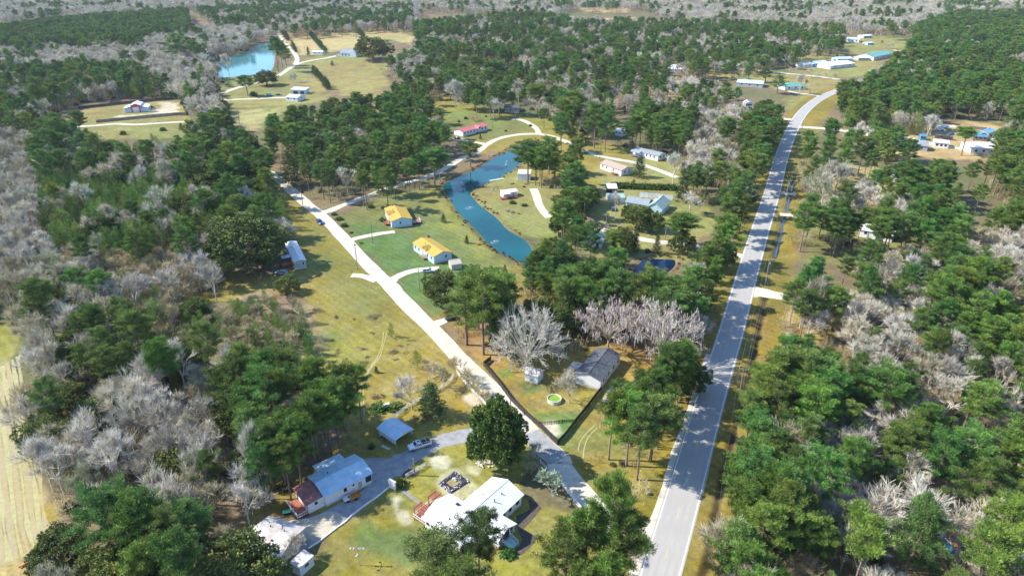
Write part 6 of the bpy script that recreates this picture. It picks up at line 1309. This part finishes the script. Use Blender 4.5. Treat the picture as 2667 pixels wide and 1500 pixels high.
# red whirligig
X, Y = g('A', 528, 330); H = height_to('A', 528, 330, 245); r = thing('whirligig', 'red whirligig on a thin post beside the carport lawn', 'whirligig', (X, Y, 0)); MB().tube([(0,0,0),(0,0,H)], .05, 5).obj('post', MT['red'], r)
m = MB()
for k in range(8): a = k*.785; m.add([(0,0,H),(math.cos(a)*.6,.1,H+math.sin(a)*.6),(math.cos(a+.35)*.6,-.1,H+math.sin(a+.35)*.6)], [(0,1,2)])
m.obj('sails', MT['red'], r)
# orange trailer and white trailer by the blue shaded house
def cart(name, label, c, x, y, ang, L, W, mat):
    X, Y = g(c, x, y); r = thing(name, label, 'trailer', (X, Y, 0), ang); m = MB(); m.box(-L/2,-W/2,.5,L/2,W/2,.6); m.box(-L/2,-W/2,.6,L/2,-W/2+.06,1.05); m.box(-L/2,W/2-.06,.6,L/2,W/2,1.05); m.box(-L/2,-W/2+.06,.6,-L/2+.06,W/2-.06,1.05); m.box(L/2-.06,-W/2+.06,.6,L/2,W/2-.06,1.05); m.obj('tray', MT[mat], r)
    m = MB(); m.bar((L/2,0,.5),(L/2+1,0,.45),.1); m.obj('tongue', MT['galv'], r)
    for s in (-1, 1): MB().tube([(0,s*(W/2+.03),.3),(0,s*(W/2+.18),.3)], .3, 10).obj('wheel', MT['tyre'], r)
    return r
cart('utility_trailer', 'orange brown utility trailer against the blue shaded house', 'U', 1225, 1255, hd('U',1130,1290,1320,1190), 2.6, 1.3, 'orange')
cart('utility_trailer', 'small white cart next to the orange brown trailer', 'U', 1060, 1310, hd('U',1000,1330,1130,1280), 1.6, 1.2, 'white')
# green bin and table by the weathered house
X, Y = g('B', 1008, 975); r = thing('storage_bin', 'flat green box on the grass behind the weathered house', 'storage bin', (X, Y, 0), .3); MB().box(-.8,-.5,0,.8,.5,.55).obj('bin_body', MT['dark'], r); MB().box(-.85,-.55,.55,.85,.55,.66).obj('lid', MT['green_plastic'], r)
# wooden pallet in front of the carport
X, Y = g('A', 303, 480); r = thing('pallet_ladder', 'pale ladder lying on the grass left of the carport', 'ladder', (X, Y, .05), hd('A',275,468,330,492)); 
for y in (-.25, .25): MB().box(-1.3,y-.05,.02,1.3,y+.05,.12).obj('rail', MT['white'], r)
for k in range(9): MB().box(-1.2+k*.3-.04,-.2,.04,-1.2+k*.3+.04,.2,.1).obj('rung', MT['white'], r)
# road sign
X, Y = g('S', 1432, 818); H = height_to('S', 1432, 818, 745); r = thing('road_sign', 'yellow diamond sign on the verge below the pine grove', 'road sign', (X, Y, 0)); MB().tube([(0,0,0),(0,0,H-.2)], .04, 5).obj('sign_post', MT['galv'], r); MB().add([(0,-.04,H-1.1),(.45,-.04,H-.6),(0,-.04,H-.1),(-.45,-.04,H-.6),(0,0,H-1.1),(.45,0,H-.6),(0,0,H-.1),(-.45,0,H-.6)], [(0,1,2,3),(7,6,5,4),(0,4,5,1),(1,5,6,2),(2,6,7,3),(3,7,4,0)]).obj('sign_plate', MT['yellow'], r)
def mailbox(label, c, x, y):
    X, Y = g(c, x, y); r = thing('mailbox', label, 'mailbox', (X, Y, 0), .2); MB().box(-.06,-.06,0,.06,.06,1.0).obj('post', MT['wood'], r); MB().loft([[(-.28,-.1,1.0),(-.28,.1,1.0),(-.28,.1,1.16),(-.28,0,1.24),(-.28,-.1,1.16)],[(.28,-.1,1.0),(.28,.1,1.0),(.28,.1,1.16),(.28,0,1.24),(.28,-.1,1.16)]]).obj('box', MT['white'], r)
mailbox('white mailbox on the west verge of the main road', 'C', 1062, 430); mailbox('mailbox at the bottom pull-off beside the road', 'C', 700, 1440); mailbox('mailbox near the sandy side road junction', 'L', 742, 985)
# utility boxes, post on yard
X, Y = g('C', 835, 830); r = thing('utility_box', 'small green utility box on the lower road lawn', 'utility box', (X, Y, 0)); MB().box(-.35,-.35,0,.35,.35,.7).obj('cabinet', MT['green_plastic'], r); MB().box(-.4,-.4,.7,.4,.4,.76).obj('lid', MT['galv'], r)
X, Y = g('C', 800, 915); r = thing('marker_stake', 'thin white marker stake on the green road lawn', 'stake', (X, Y, 0)); MB().box(-.05,-.05,0,.05,.05,1.1).obj('stake_body', MT['white'], r); MB().box(-.07,-.07,1.1,.07,.07,1.2).obj('cap', MT['red'], r)
# bench-like picnic sets and garden things on the island
def picnic(label, c, x, y, s=1.0, mat='wood', group='picnic tables on the pond island'):
    X, Y = g(c, x, y); r = thing('picnic_table', label, 'picnic table', (X, Y, 0), .5, group, (s, s, s)); MB().box(-.95,-.38,.7,.95,.38,.76).obj('tabletop', MT[mat], r)
    for y_ in (-.75, .75): MB().box(-.95,y_-.14,.42,.95,y_+.14,.47).obj('bench', MT[mat], r)
    m = MB()
    for x_ in (-.7, .7): m.bar((x_,-.75,.02),(x_,-.2,.72),.09); m.bar((x_,.75,.02),(x_,.2,.72),.09); m.bar((x_,-.8,.4),(x_,.8,.4),.08)
    m.obj('frame', MT[mat], r)
picnic('left picnic table of the two on the island tip', 'H', 715, 645, 1.1, 'wood_purple'); picnic('right picnic table of the two on the island tip', 'H', 752, 655, 1.1, 'wood_purple')
picnic('reddish garden table right of the picnic tables', 'H', 805, 668, .8, 'wood_red', None); picnic('picnic table near the white building by the pond', 'H', 745, 415, 1.2, 'wood', None); picnic('table under the tall island pine', 'H', 868, 418, 1.1, 'wood_purple', None)
picnic('pale table on the mown field below the brush piles', 'S', 828, 1312, 1.0, 'white', None); picnic('little table by the pond bank below the cone shrub', 'H', 470, 925, .9, 'wood_red', None)
# playground swing frame
X, Y = g('H', 618, 478); r = thing('swing_frame', 'dark swing frame at the shore of the island', 'swing', (X, Y, 0), .9); m = MB(); 
for x in (-1.6, 1.6): m.bar((x,-.9,0),(x,0,2.3),.1); m.bar((x,.9,0),(x,0,2.3),.1)
m.bar((-1.7,0,2.3),(1.7,0,2.3),.1); m.obj('frame', MT['wood_dark'], r); MB().box(-.3,-.2,.5,.3,.2,.56).obj('seat', MT['wood_red'], r)
# dock by the pond
a, b = g('H', 565, 392), g('H', 690, 372); r = thing('dock', 'pale boat dock along the island shore', 'dock', (a[0], a[1], 0), math.atan2(b[1]-a[1], b[0]-a[0])); L = math.dist(a, b); n = max(4, int(L/.8))
for k in range(n): MB().box(L*k/n+.03, -.9, .12, L*(k+1)/n-.03, .9, .2).obj('plank', MT['concrete'], r)
m = MB(); [m.box(x-.1, y-.1, -1, x+.1, y+.1, .12) for x in (.3, L*.5, L-.3) for y in (-.8, .8)]; m.each('dock_post', MT['wood'], r)
# fountains
def fountain(label, c, x, y, h, R_, n=60):
    X, Y = g(c, x, y); R_ = R_*.6; r = thing('fountain', label, 'fountain', (X, Y, -.45), 0, 'pond fountains'); rs2 = np.random.RandomState(int(x)); segs = []
    for k in range(n):
        a = rs2.rand()*6.28; q = rs2.uniform(.2, 1)*R_; hh = h*rs2.uniform(.5, 1); p0 = np.array([0,0,.1]); 
        for j in range(4):
            t0, t1 = j/4, (j+1)/4; f = lambda t: np.array([math.cos(a)*q*t, math.sin(a)*q*t, .1+hh*4*t*(1-t)*.98]); segs.append((f(t0), f(t1)))
    V, F = ribbons(rs2, segs, .05); o = link(bpy.data.objects.new('spray', np_mesh('spray', V, F, MT['spray'])), r); MB().disc((0,0,0), .35, .12, 10).obj('float', MT['dark'], r)
    m = MB()
    for k in range(3):
        q = R_*(.7+.55*k); pts = [(q*math.cos(t*.5236), q*math.sin(t*.5236), .012) for t in range(13)]; m.tube(pts, .02, 4, False)
    m.obj('ripple', MT['spray'], r)
fountain('tall white fountain jet in the upper arm of the pond', 'H', 708, 250, 2.6, 1.2, 90); fountain('low bubbling fountain in the middle bend of the pond', 'H', 393, 610, .5, 1.8, 30); fountain('low bubbling fountain in the lower reach of the pond', 'H', 605, 895, .45, 1.8, 30)
# kayak at the field edge
X, Y = g('N', 128, 1385); r = thing('kayak', 'orange kayak lying on the field at the left edge', 'kayak', (X, Y, .1), hd('N',105,1400,150,1365))
def hull(L, w, h): return [[(x, -w*s*.9, .35*h), (x, 0, 0), (x, w*s*.9, .35*h), (x, w*s, h), (x, 0, h*1.15), (x, -w*s, h)] for x, s in ((-L/2,.06),(-L*.35,.6),(-L*.1,1),(L*.1,1),(L*.35,.6),(L/2,.06))]
MB().loft(hull(3.2,.38,.35)).obj('hull', MT['orange'], r); MB().box(-.5,-.2,.38,.4,.2,.425).obj('cockpit', MT['dark'], r)
X2, Y2 = g('N', 140, 1372); r = thing('kayak', 'teal kayak lying beyond the orange one at the field edge', 'kayak', (X2, Y2+.4, .1), hd('N',105,1400,150,1365)); MB().loft(hull(2.8,.36,.35)).obj('hull', MT['tarp_blue'], r); MB().box(-.5,-.2,.38,.4,.2,.425).obj('cockpit', MT['dark'], r)
# brush piles: tangles of cut branches
def brush(label, c, x, y, R_, h, n, mat='twig_dark', seed=1, ex=1.0, name='brush_pile'):
    X, Y = g(c, x, y); rs2 = np.random.RandomState(seed); segs = []; nc = 3 + int(R_*1.6)
    cl = [(rs2.normal(0, .45)*R_*ex, rs2.normal(0, .4)*R_, rs2.uniform(.35, .75)*R_) for _ in range(nc)]
    for k in range(n):
        cx_, cy_, r_ = cl[rs2.randint(nc)]; a = rs2.rand()*6.28; q = math.sqrt(rs2.rand())*r_; p = np.array([cx_+math.cos(a)*q, cy_+math.sin(a)*q, rs2.rand()*h*(1-q/r_*.8)]); d = unit(rs2.normal(0, 1, 3)*np.array([1,1,.7])); l = rs2.uniform(.4, 1.1)*R_*.6; segs.append((p-d*l*.5, p+d*l*.5, .035, .015))
    segs = [(np.maximum(s[0], [-99,-99,.02]), np.maximum(s[1], [-99,-99,.05]), s[2], s[3]) for s in segs]
    V, F = tubes(segs, 3); r = thing(name, label, name.replace('_', ' '), (X, Y, 0), 0); link(bpy.data.objects.new('branches', np_mesh('branches', V, F, MT[mat])), r)
for k, (c, x, y, R_, h, ex, lb) in enumerate([('S',745,1240,2.3,1.0,1,'large round brush pile on the west yard'),('S',715,565,2.8,.8,1.7,'long brush pile near the top of the mown field'),('S',400,575,1.6,.8,1.2,'small green brown brush clump left of the long pile'),('S',548,590,1.0,.5,1,'tiny brush heap between two larger ones'),('S',415,860,1.5,.7,1,'lone brush heap at the left of the mown field'),
  ('S',622,840,1.6,.7,1.1,'brush heap in the middle of the mown field'),('S',665,900,1.4,.6,1.2,'brush heap right of the doubled pile'),('S',610,950,2.0,.7,1.6,'doubled brush pile in the lower middle field'),('S',905,865,2.6,.7,2.0,'long dark brush row in the mown field'),('S',940,805,1.5,.5,1.6,'flat brush heap above the long dark row'),('S',1025,765,1.2,.5,1.4,'small brush heap nearest the white lane'),
  ('S',712,700,1.2,.4,1.1,'low brush heap around a thin sapling'),('S',920,920,1.1,.25,1.5,'almost flat scatter of brush below the long row'),('S',250,510,2.6,.7,1.7,'dark brush pile at the edge of the scrub'),('J',1740,450,6,2.5,1.6,'pale heap of logs behind the far farm sheds')]):
    R_ *= .78
    brush(lb, c, x, y, R_, h*1.2, int(85*R_), 'bark_pine' if c == 'S' else 'twig', k+3, ex)
# round clipped bushes and cone shrubs
protos_bush = add_proto('bush', clump_scrub, 3, 'scrub', 'magnolia', 1.6, Rr=1.05)
def bush(label, c, x, y, H, R_, mat='magnolia', group=None, v=0, name='bush'):
    X, Y = g(c, x, y); p = protos['bush'][v % 3]; r = thing(name, label, 'bush', (X, Y, 0), v*1.3, group, (R_/1.05, R_/1.05, H/1.6)); o = link(bpy.data.objects.new('foliage', p.crown), r)
    me = bpy.data.objects.new('stem', STEM); link(me, r)
STEM = MB().tube([(0,0,0),(0,0,.9)], .06, 5).mesh('stem', MT['bark_grey'])
for k, (c, x, y, H, R_, lb) in enumerate([('A',405,765,2.5,1.7,'round green bush beside the white wall piece'),('F',800,580,1.3,1.4,'highest of three round bushes at the lane junction'),('F',845,626,1.6,1.9,'middle and broadest of three round bushes at the lane junction'),('F',893,687,1.7,1.6,'lowest of three round bushes at the lane junction'),('F',960,750,.7,.9,'tiny dark bush above the upper driveway'),('F',1055,848,.6,.8,'tiny dark bush below the upper driveway'),('F',1145,512,1.9,1.5,'dark bush in the pine shade above the upper house'),('F',1255,640,2.2,1.4,'bush at the corner of the upper ochre roofed house'),
   ('A',1230,1290,1.5,1.6,'green bush at the foot of the porch steps'),('O',1215,975,2.6,2.2,'round dark bush below the barn track'),('O',920,1005,3.0,2.0,'dark cone bush below the barn track'),('A',195,480,1.3,.9,'small dark bush in the shade left of the carport'),('H',755,580,1.8,1.6,'spiky bush beside the cabin deck'),('H',855,600,1.3,1.6,'low bush right of the cabin'),('I',800,710,1.4,1.0,'small bush on the lawn right of the red roofed house'),('I',350,620,1.6,1.0,'small bush on the lawn above the red roofed house'),
   ('J',1385,545,4.2,3.2,'round bush at the foot of the farm pine'),('I',1035,660,1.6,1.2,'small bush at the bend of the pond lane'),('L',760,570,.8,.8,'bright tuft beside the ditch water'),('S',760,1340,1.6,2.6,'long brown bramble behind the rail fence, left half'),('S',900,1330,1.6,2.4,'long brown bramble behind the rail fence, right half')]):
    bush(lb, c, x, y, H, R_, v=k)
for k, (c, bx, by, ty, w, lb) in enumerate([('F',1830,648,568,50,'dark cone shrub on the lawn right of the upper ochre roofed house'),('F',2050,848,772,40,'dark cone shrub on the pond bank lawn'),('H',692,1170,1095,42,'dark cone shrub at the south end of the pond lawn'),('F',1690,800,770,30,'little cone shrub behind the lower ochre roofed house'),('S',742,1032,978,34,'small leaning cone shrub in the mown field'),('I',558,785,735,28,'small cone shrub in front of the red roofed house'),('O',1355,970,920,40,'cone shrub at the right end of the barn track lawn'),
   ('A',655,248,-5,190,'big dark cone shaped cedar right of the carport'),('F',400,292,-10,200,'big dark cedar beside the top of the white lane'),('I',2075,1150,955,130,'broad dark cedar beside the tan roofed mobile home'),('H',2180,560,300,110,'tall dark cedar at the corner of the garden fence'),('V',1270,335,150,130,'dark cedar in the brown hedge behind the garden'),('V',1505,640,550,40,'tiny dark cone shrub in front of the white garden fence'),
   ('K',1590,165,148,30,'small cone tree in the far right yard'),('J',1940,330,295,24,'small cone tree beside the far farm track'),('J',1890,240,190,60,'cedar beside the farm garage'),('O',2300,415,350,26,'thin cedar in front of the farmhouse lawn')]): lone('cedar', c, bx, by, w and bx, ty, w, lb, k)
for k, (c, bx, by, ty, w, lb) in enumerate([('S',870,735,620,62,'small bushy pine alone in the mown field'),('S',1085,995,850,100,'bushy pine beside the bare hedge at the lane'),('F',330,560,380,110,'young pine at the edge of the green stand by the lane'),('A',660,250,250,10,'') ]):
    if lb: lone('young_pine', c, bx, by, bx, ty, w, lb, k)
# lone broad evergreens
for k, (c, bx, by, ty, w, lb, H) in enumerate([('Q',1700,925,560,520,'huge dark live oak overhanging the white mobile home',None),('F',360,1310,1150,225,'dark round oak below the silver car',None),('F',245,755,600,120,'dark round oak below the small blue shed',None),('S',1310,455,180,330,'dark spreading oak beside the pole and white crossover',None),
   ('J',1480,470,362,150,'round dark oak alone below the far pond',None),('J',2230,290,120,260,'broad dark oak right of the farmhouse',None),('I',505,512,200,220,'spreading tree with a short trunk on the back lawn',None),('Q',1480,420,180,330,'large dull green oak above the green stand',None),('Q',1640,400,150,330,'large shaggy oak beside the top of the white lane',None),('S',1830,880,420,340,'shaded oak behind the round bare tree',None),('V',1400,1250,700,620,'dense dark garden tree in front of the green roofed house',None),('V',1750,1300,860,420,'lighter garden tree at the right corner of the garden',None),('V',1150,1080,700,300,'dark garden tree hiding the grey wing',None),('N',1120,1590,1315,470,'large oak at the bottom edge beside the weathered house',None),('Q',1350,1290,1130,200,'low dark tree in the yard scrub',None)]):
    lone('oak', c, bx, by, bx, ty, w, lb, k)
MAG = add_proto('magnolia', tree_oak, 1, 'bark_grey', 'magnolia', 11., Rr=5.0, lobes=60, per=380, leaf=.36, droop=.6)
NAMES['magnolia'] = ('evergreen_tree', 'tree'); lone('magnolia', 'A', 1150, 630, 1120, 120, 400, 'dense dark green tree overhanging the lane above the black lined pit')
# lone pines
for k, (c, bx, by, ty, w, lb) in enumerate([('C',852,582,120,360,'nearest roadside pine with a visible trunk above the yellow lawn'),('C',505,1620,690,280,'tallest pine at the bottom edge beside the lane fence'),('C',620,1700,980,330,'right pine of the pair at the bottom edge'),('C',200,1760,1080,420,'left pine over the white house at the bottom edge'),('A',1010,1600,1010,330,'sparse pine standing in front of the large white house'),('A',700,1720,1160,440,'dark broad pine at the bottom edge below the white house'),('C',330,1640,960,330,'dense pine in the bottom group left of the tallest one'),
   ('S',1640,880,190,400,'tallest pine of the lane grove'),('S',1500,800,230,300,'left front pine of the lane grove'),('S',1740,800,220,260,'right front pine of the lane grove'),('S',1720,700,200,300,'rear pine of the lane grove'),
   ('H',885,405,60,250,'tall pine with a visible trunk beside the white pond building'),('I',460,1050,805,170,'pine on the bank at the head of the pond'),('H',105,430,130,210,'pine at the corner of the sand lane and pond'),('H',1060,330,20,220,'pine behind the white pond building'),('H',1290,420,40,150,'slim pine at the north end of the pond cluster'),
   ('J',1345,545,400,110,'farm yard pine beside a round bush'),('J',1560,372,130,90,'leftmost pine in the row by the turquoise pond'),('J',1590,345,150,90,'second pine in the row by the turquoise pond'),('J',1615,330,170,80,'rightmost pine in the row by the turquoise pond'),('J',860,330,100,150,'tall rounded pine rising above the leafless woods'),
   ('I',1100,565,250,180,'tall pine right of the shaded grey house'),('I',1165,685,490,110,'pine beside the bend of the pond lane'),('I',1645,870,440,200,'middle pine of the clump by the grey roofed mobile home'),('I',1440,750,330,240,'broad pine left of the middle clump'),('I',1750,910,520,170,'right pine of the clump by the grey roofed mobile home'),('I',735,555,250,230,'pine just left of the shaded grey house'),
   ('H',1600,1000,810,200,'pine in front of the drive between the ponds'),('H',2150,960,680,250,'open pine beside the pale pole'),('K',500,420,310,80,'small pine beside the far side road'),('K',780,440,330,170,'broad pine in the far clearing'),('K',860,520,390,170,'pine at the end of the far clearing'),('W',1670,860,470,280,'pine in the centre of the right hand clearing'),('W',2370,900,560,260,'pine at the right end of the bright white building'),('L',860,1070,805,150,'dense pine at the sandy side road corner'),('L',180,600,385,180,'slender pine on the garden lawn west of the road')]):
    lone('pine', c, bx, by, bx, ty, w, lb, k)
# pines left of the blue shaded house whose shade lies over it and the carport
for k, (X, Y) in enumerate([(-50,117),(-49,122),(-47,127.5),(-52,126),(-55,120),(-54,114.5),(-47.5,131.5),(-43,135),(-41.5,139),(-43.5,142.5),(-39.5,145),(-47,137.5)]):
    p = protos['pine'][k % 8]; lone_pts.append((X, Y, 3)); place_tree('pine', p, X, Y, 17.5+(k*7 % 5)*.6, k*1.1, 1.0, ('pine shading the blue shaded house from the wood edge' if k < 6 else 'pine at the wood edge shading the carport lawn'), 'wood edge pines by the blue shaded house' if k < 6 else 'wood edge pines by the carport')
for k, (x, y) in enumerate([(1560,792),(1602,806),(1648,795),(1700,806),(1742,780),(1625,775)]):
    lone('pine', 'D', x, y, x, y-105, 70, 'pine screening the small dark pond, %s from the left' % ['first','second','fourth','fifth','last','third'][k], k+2)
# lone leafless trees
for k, (c, bx, by, ty, w, lb, v) in enumerate([('S',1040,1340,1030,260,'small vase shaped leafless tree on the rail fence',1),('A',1455,590,440,170,'dark leafless tree beside the grey lane',1),('E',1025,905,560,250,'thin leafless tree behind the round pool',0),('I',316,495,205,170,'pale leafless tree alone on the back lawn',2),('J',1213,405,235,80,'tall bare white tree on the shore of the turquoise pond',2),('L',975,1132,745,130,'very tall slender pale tree beside the sandy side road',2),('L',230,388,240,120,'thin leafless tree on the garden lawn west of the road',0),
   ('K',1015,525,370,100,'gnarled dark leafless tree beside the teal roofed house',5),('K',1100,405,335,70,'leafless yard tree left of three in the far compound lawn',1),('K',1182,413,362,45,'middle of three leafless trees in the far compound lawn',1),('K',1265,420,370,40,'right of three leafless trees in the far compound lawn',1),('K',950,388,330,70,'leafless tree beside the far side road',5),('K',1660,210,165,60,'leafless tree behind the bright green roof',1),('V',870,960,380,260,'leaning leafless tree beside the greenhouse',0),('J',1670,475,370,60,'bare dead tree beside the farm sheds',0),
   ('I',2400,1210,900,240,'brown leafless tree at the end of the curving lane',5),('C',690,1300,1230,200,'bare branching tree at the bottom pull-off',5),('O',1430,790,570,260,'large pale leafless tree right of the barn yard',3),('O',1560,840,760,250,'rounded grey leafless tree beside the pasture fence',3),('B',545,1250,1040,160,'small pale leafless tree left of the weathered house',1),('B',1085,1330,1160,190,'small leafless tree in front of the tiny annex',1),('B',820,860,290,180,'tall forked leafless tree at the wood edge',2)]):
    lone('bare', c, bx, by, bx, ty, w, lb, v)
for k, (c, bx, by, ty, w, lb) in enumerate([('S',1405,1085,900,140,'first small brown tree on the lane fence from the corner'),('S',1500,1160,1000,150,'second small brown tree on the lane fence from the corner'),('S',1575,1220,1090,130,'third small brown tree on the lane fence from the corner'),('S',1655,1290,1165,120,'fourth small brown tree on the lane fence from the corner'),('S',1290,1155,960,150,'pale brown tree on the fence behind the big cedar'),('S',1190,1080,960,170,'pale twiggy shrub at the end of the bare hedge'),('A',1400,680,590,220,'bushy leafless shrub under the dense dark tree'),('S',1160,1000,930,110,'low twiggy shrub right of the bushy pine')]):
    lone('brown', c, bx, by, bx, ty, w, lb, k)
add_proto('round_bare', tree_round, 1, 'twig_tan', 'twig_tan', 12., Rr=8.0); NAMES['round_bare'] = ('bare_tree', 'bare tree')
lone('round_bare', 'E', 620, 590, 620, 20, 660, 'great round leafless tree with a fountain of twigs above the white shed')
add_proto('mossy', tree_round, 3, 'twig', 'moss', 14., Rr=8.0, limbs=40, twigs=5, moss=1500, flat=.2, base=.3, gap=.2); NAMES['mossy'] = ('mossy_tree', 'tree')
lone('mossy', 'D', 1528, 893, 1520, 762, 165, 'left of two moss hung leafless trees behind the black roofed house', 0); lone('mossy', 'D', 1655, 930, 1640, 770, 185, 'right of two moss hung leafless trees behind the black roofed house', 1); lone('mossy', 'D', 1590, 860, 1590, 768, 130, 'smaller moss hung tree behind the other two', 2)
add_proto('pear', tree_bare, 1, 'bark_grey', 'blossom', 6., Rr=3.4, vase=.6, ntw=3200, trunk=.12, tw=.14); NAMES['pear'] = ('blossoming_tree', 'blossoming tree')
lone('pear', 'A', 1555, 840, 1570, 650, 215, 'pale green blossoming tree leaning over the lane fence')
# clipped hedge rows of the far fields, one conifer each
hr = 0
for (c, pts, lb) in (('J', [(1552,35),(1575,70),(1600,110),(1632,160)], 'left'), ('J', [(1660,200),(1690,245)], 'lower left'), ('J', [(1700,25),(1730,70),(1790,120),(1840,180),(1885,230)], 'middle'), ('J', [(2115,85),(2140,115),(2175,140)], 'right'), ('J', [(1808,385),(1850,420),(1890,470),(1922,510)], 'front')):
    P = GL(c, pts); L = sum(math.dist(a, b) for a, b in zip(P[:-1], P[1:])); acc = 0
    for a, b in zip(P[:-1], P[1:]):
        d = math.dist(a, b); n = max(1, int(d/(9 if c == 'J' and lb != 'front' else 7)))
        for k in range(n):
            t = k/n; q = protos['cedar'][hr % 3]; hr += 1; s = random.Random(hr).uniform(.75, 1.15)
            place_tree('cedar', q, a[0]+(b[0]-a[0])*t, a[1]+(b[1]-a[1])*t, 8*s, hr*1.7, 1.5, 'conifer in the '+lb+' hedge row of the far fields', lb+' hedge row of the far fields', 'hedge_tree', 'hedge tree')
# brown hedge behind the garden
for k, x in enumerate(range(820, 2200, 90)):
    bush('brown green hedge bush in the row behind the white garden fence', 'V', x, 335+ (x-820)*.03, 3.2, 2.4, group='hedge bushes behind the garden fence', v=k, name='hedge_bush')
cleanup_props()
LONE_COUNT = {}
for o in COL.objects:
    for k, (nm, ct) in NAMES.items():
        if k in KH and o.name.split('.')[0] == nm: LONE_COUNT[k] = LONE_COUNT.get(k, 0)+1
grow_woods(); plant_woods()
# scattered pale litter and flowers on the lawns: loose stones
MB_ = MB(); rs = random.Random(9)
for (c, x, y) in [('A',960,545),('C',180,1105),('C',125,1160),('C',78,1208),('C',38,1240),('C',835,810),('C',780,655),('C',815,730),('A',1575,1160),('A',1630,1105),('A',1440,1275),('A',1490,1240),('A',1530,1205),('F',895,1320),('F',740,1345),('F',650,1398),('F',1080,1210),('F',1130,1262),('C',213,400)]:
    X, Y = g(c, x, y); s = rs.uniform(.12, .22); MB_.loft([[(X+s*math.cos(k), Y+s*math.sin(k)*.8, 0) for k in range(6)], [(X+s*.7*math.cos(k), Y+s*.6*math.sin(k), s*.6) for k in range(6)]])
tag(MB_.obj('lawn_stones', MT['stone']), 'small pale stones scattered over the lawns', kind='stuff')
add_proto('rush', clump_scrub, 3, 'scrub', 'rush', 1.0, Rr=.9); rsh = []; rs3 = np.random.RandomState(8)
for poly, off, sp3 in ((POND, 1.1, 1.5), (POND_EAST, 1.6, 1.8), (POND_FAR, 4.0, 3.5)):
    for k in range(len(poly)):
        a, b = poly[k-1], poly[k]; L = math.dist(a, b); n = max(1, int(L/sp3)); nx, ny = (b[1]-a[1])/max(L,.1), -(b[0]-a[0])/max(L,.1)
        for j in range(n):
            if vnoise(a[0]+j, a[1], 6, 4) < -.05: continue
            t = rs3.rand(); sg = 1; x, y = a[0]+(b[0]-a[0])*t, a[1]+(b[1]-a[1])*t
            if sdist(np.array([x+nx]), np.array([y+ny]), poly)[0] > 0: sg = -1
            o_ = off+rs3.normal(0, .9); rsh.append((x+nx*o_*sg, y+ny*o_*sg, rs3.rand()*6, rs3.uniform(.25,.7), rs3.uniform(.25,.85), rs3.randint(0,3)))
stuff_instances('bank_sedge', 'rush', rsh, 'brown sedge and weeds along the pond banks')
# ---------------- haze ----------------
hm = bpy.data.materials.new('thin_air'); hm.use_nodes = True; nt = hm.node_tree; nt.nodes.remove(nt.nodes['Principled BSDF']); pv_ = nt.nodes.new('ShaderNodeVolumePrincipled')
pv_.inputs['Color'].default_value = (.78,.86,1,1); pv_.inputs['Density'].default_value = .00005; pv_.inputs['Anisotropy'].default_value = .2; nt.links.new(pv_.outputs[0], nt.nodes['Material Output'].inputs['Volume'])
hz = MB().box(-7200, -1700, -4, 7200, 6200, 113.5).obj('haze', hm); tag(hz, 'thin bluish air over the whole place', kind='stuff')
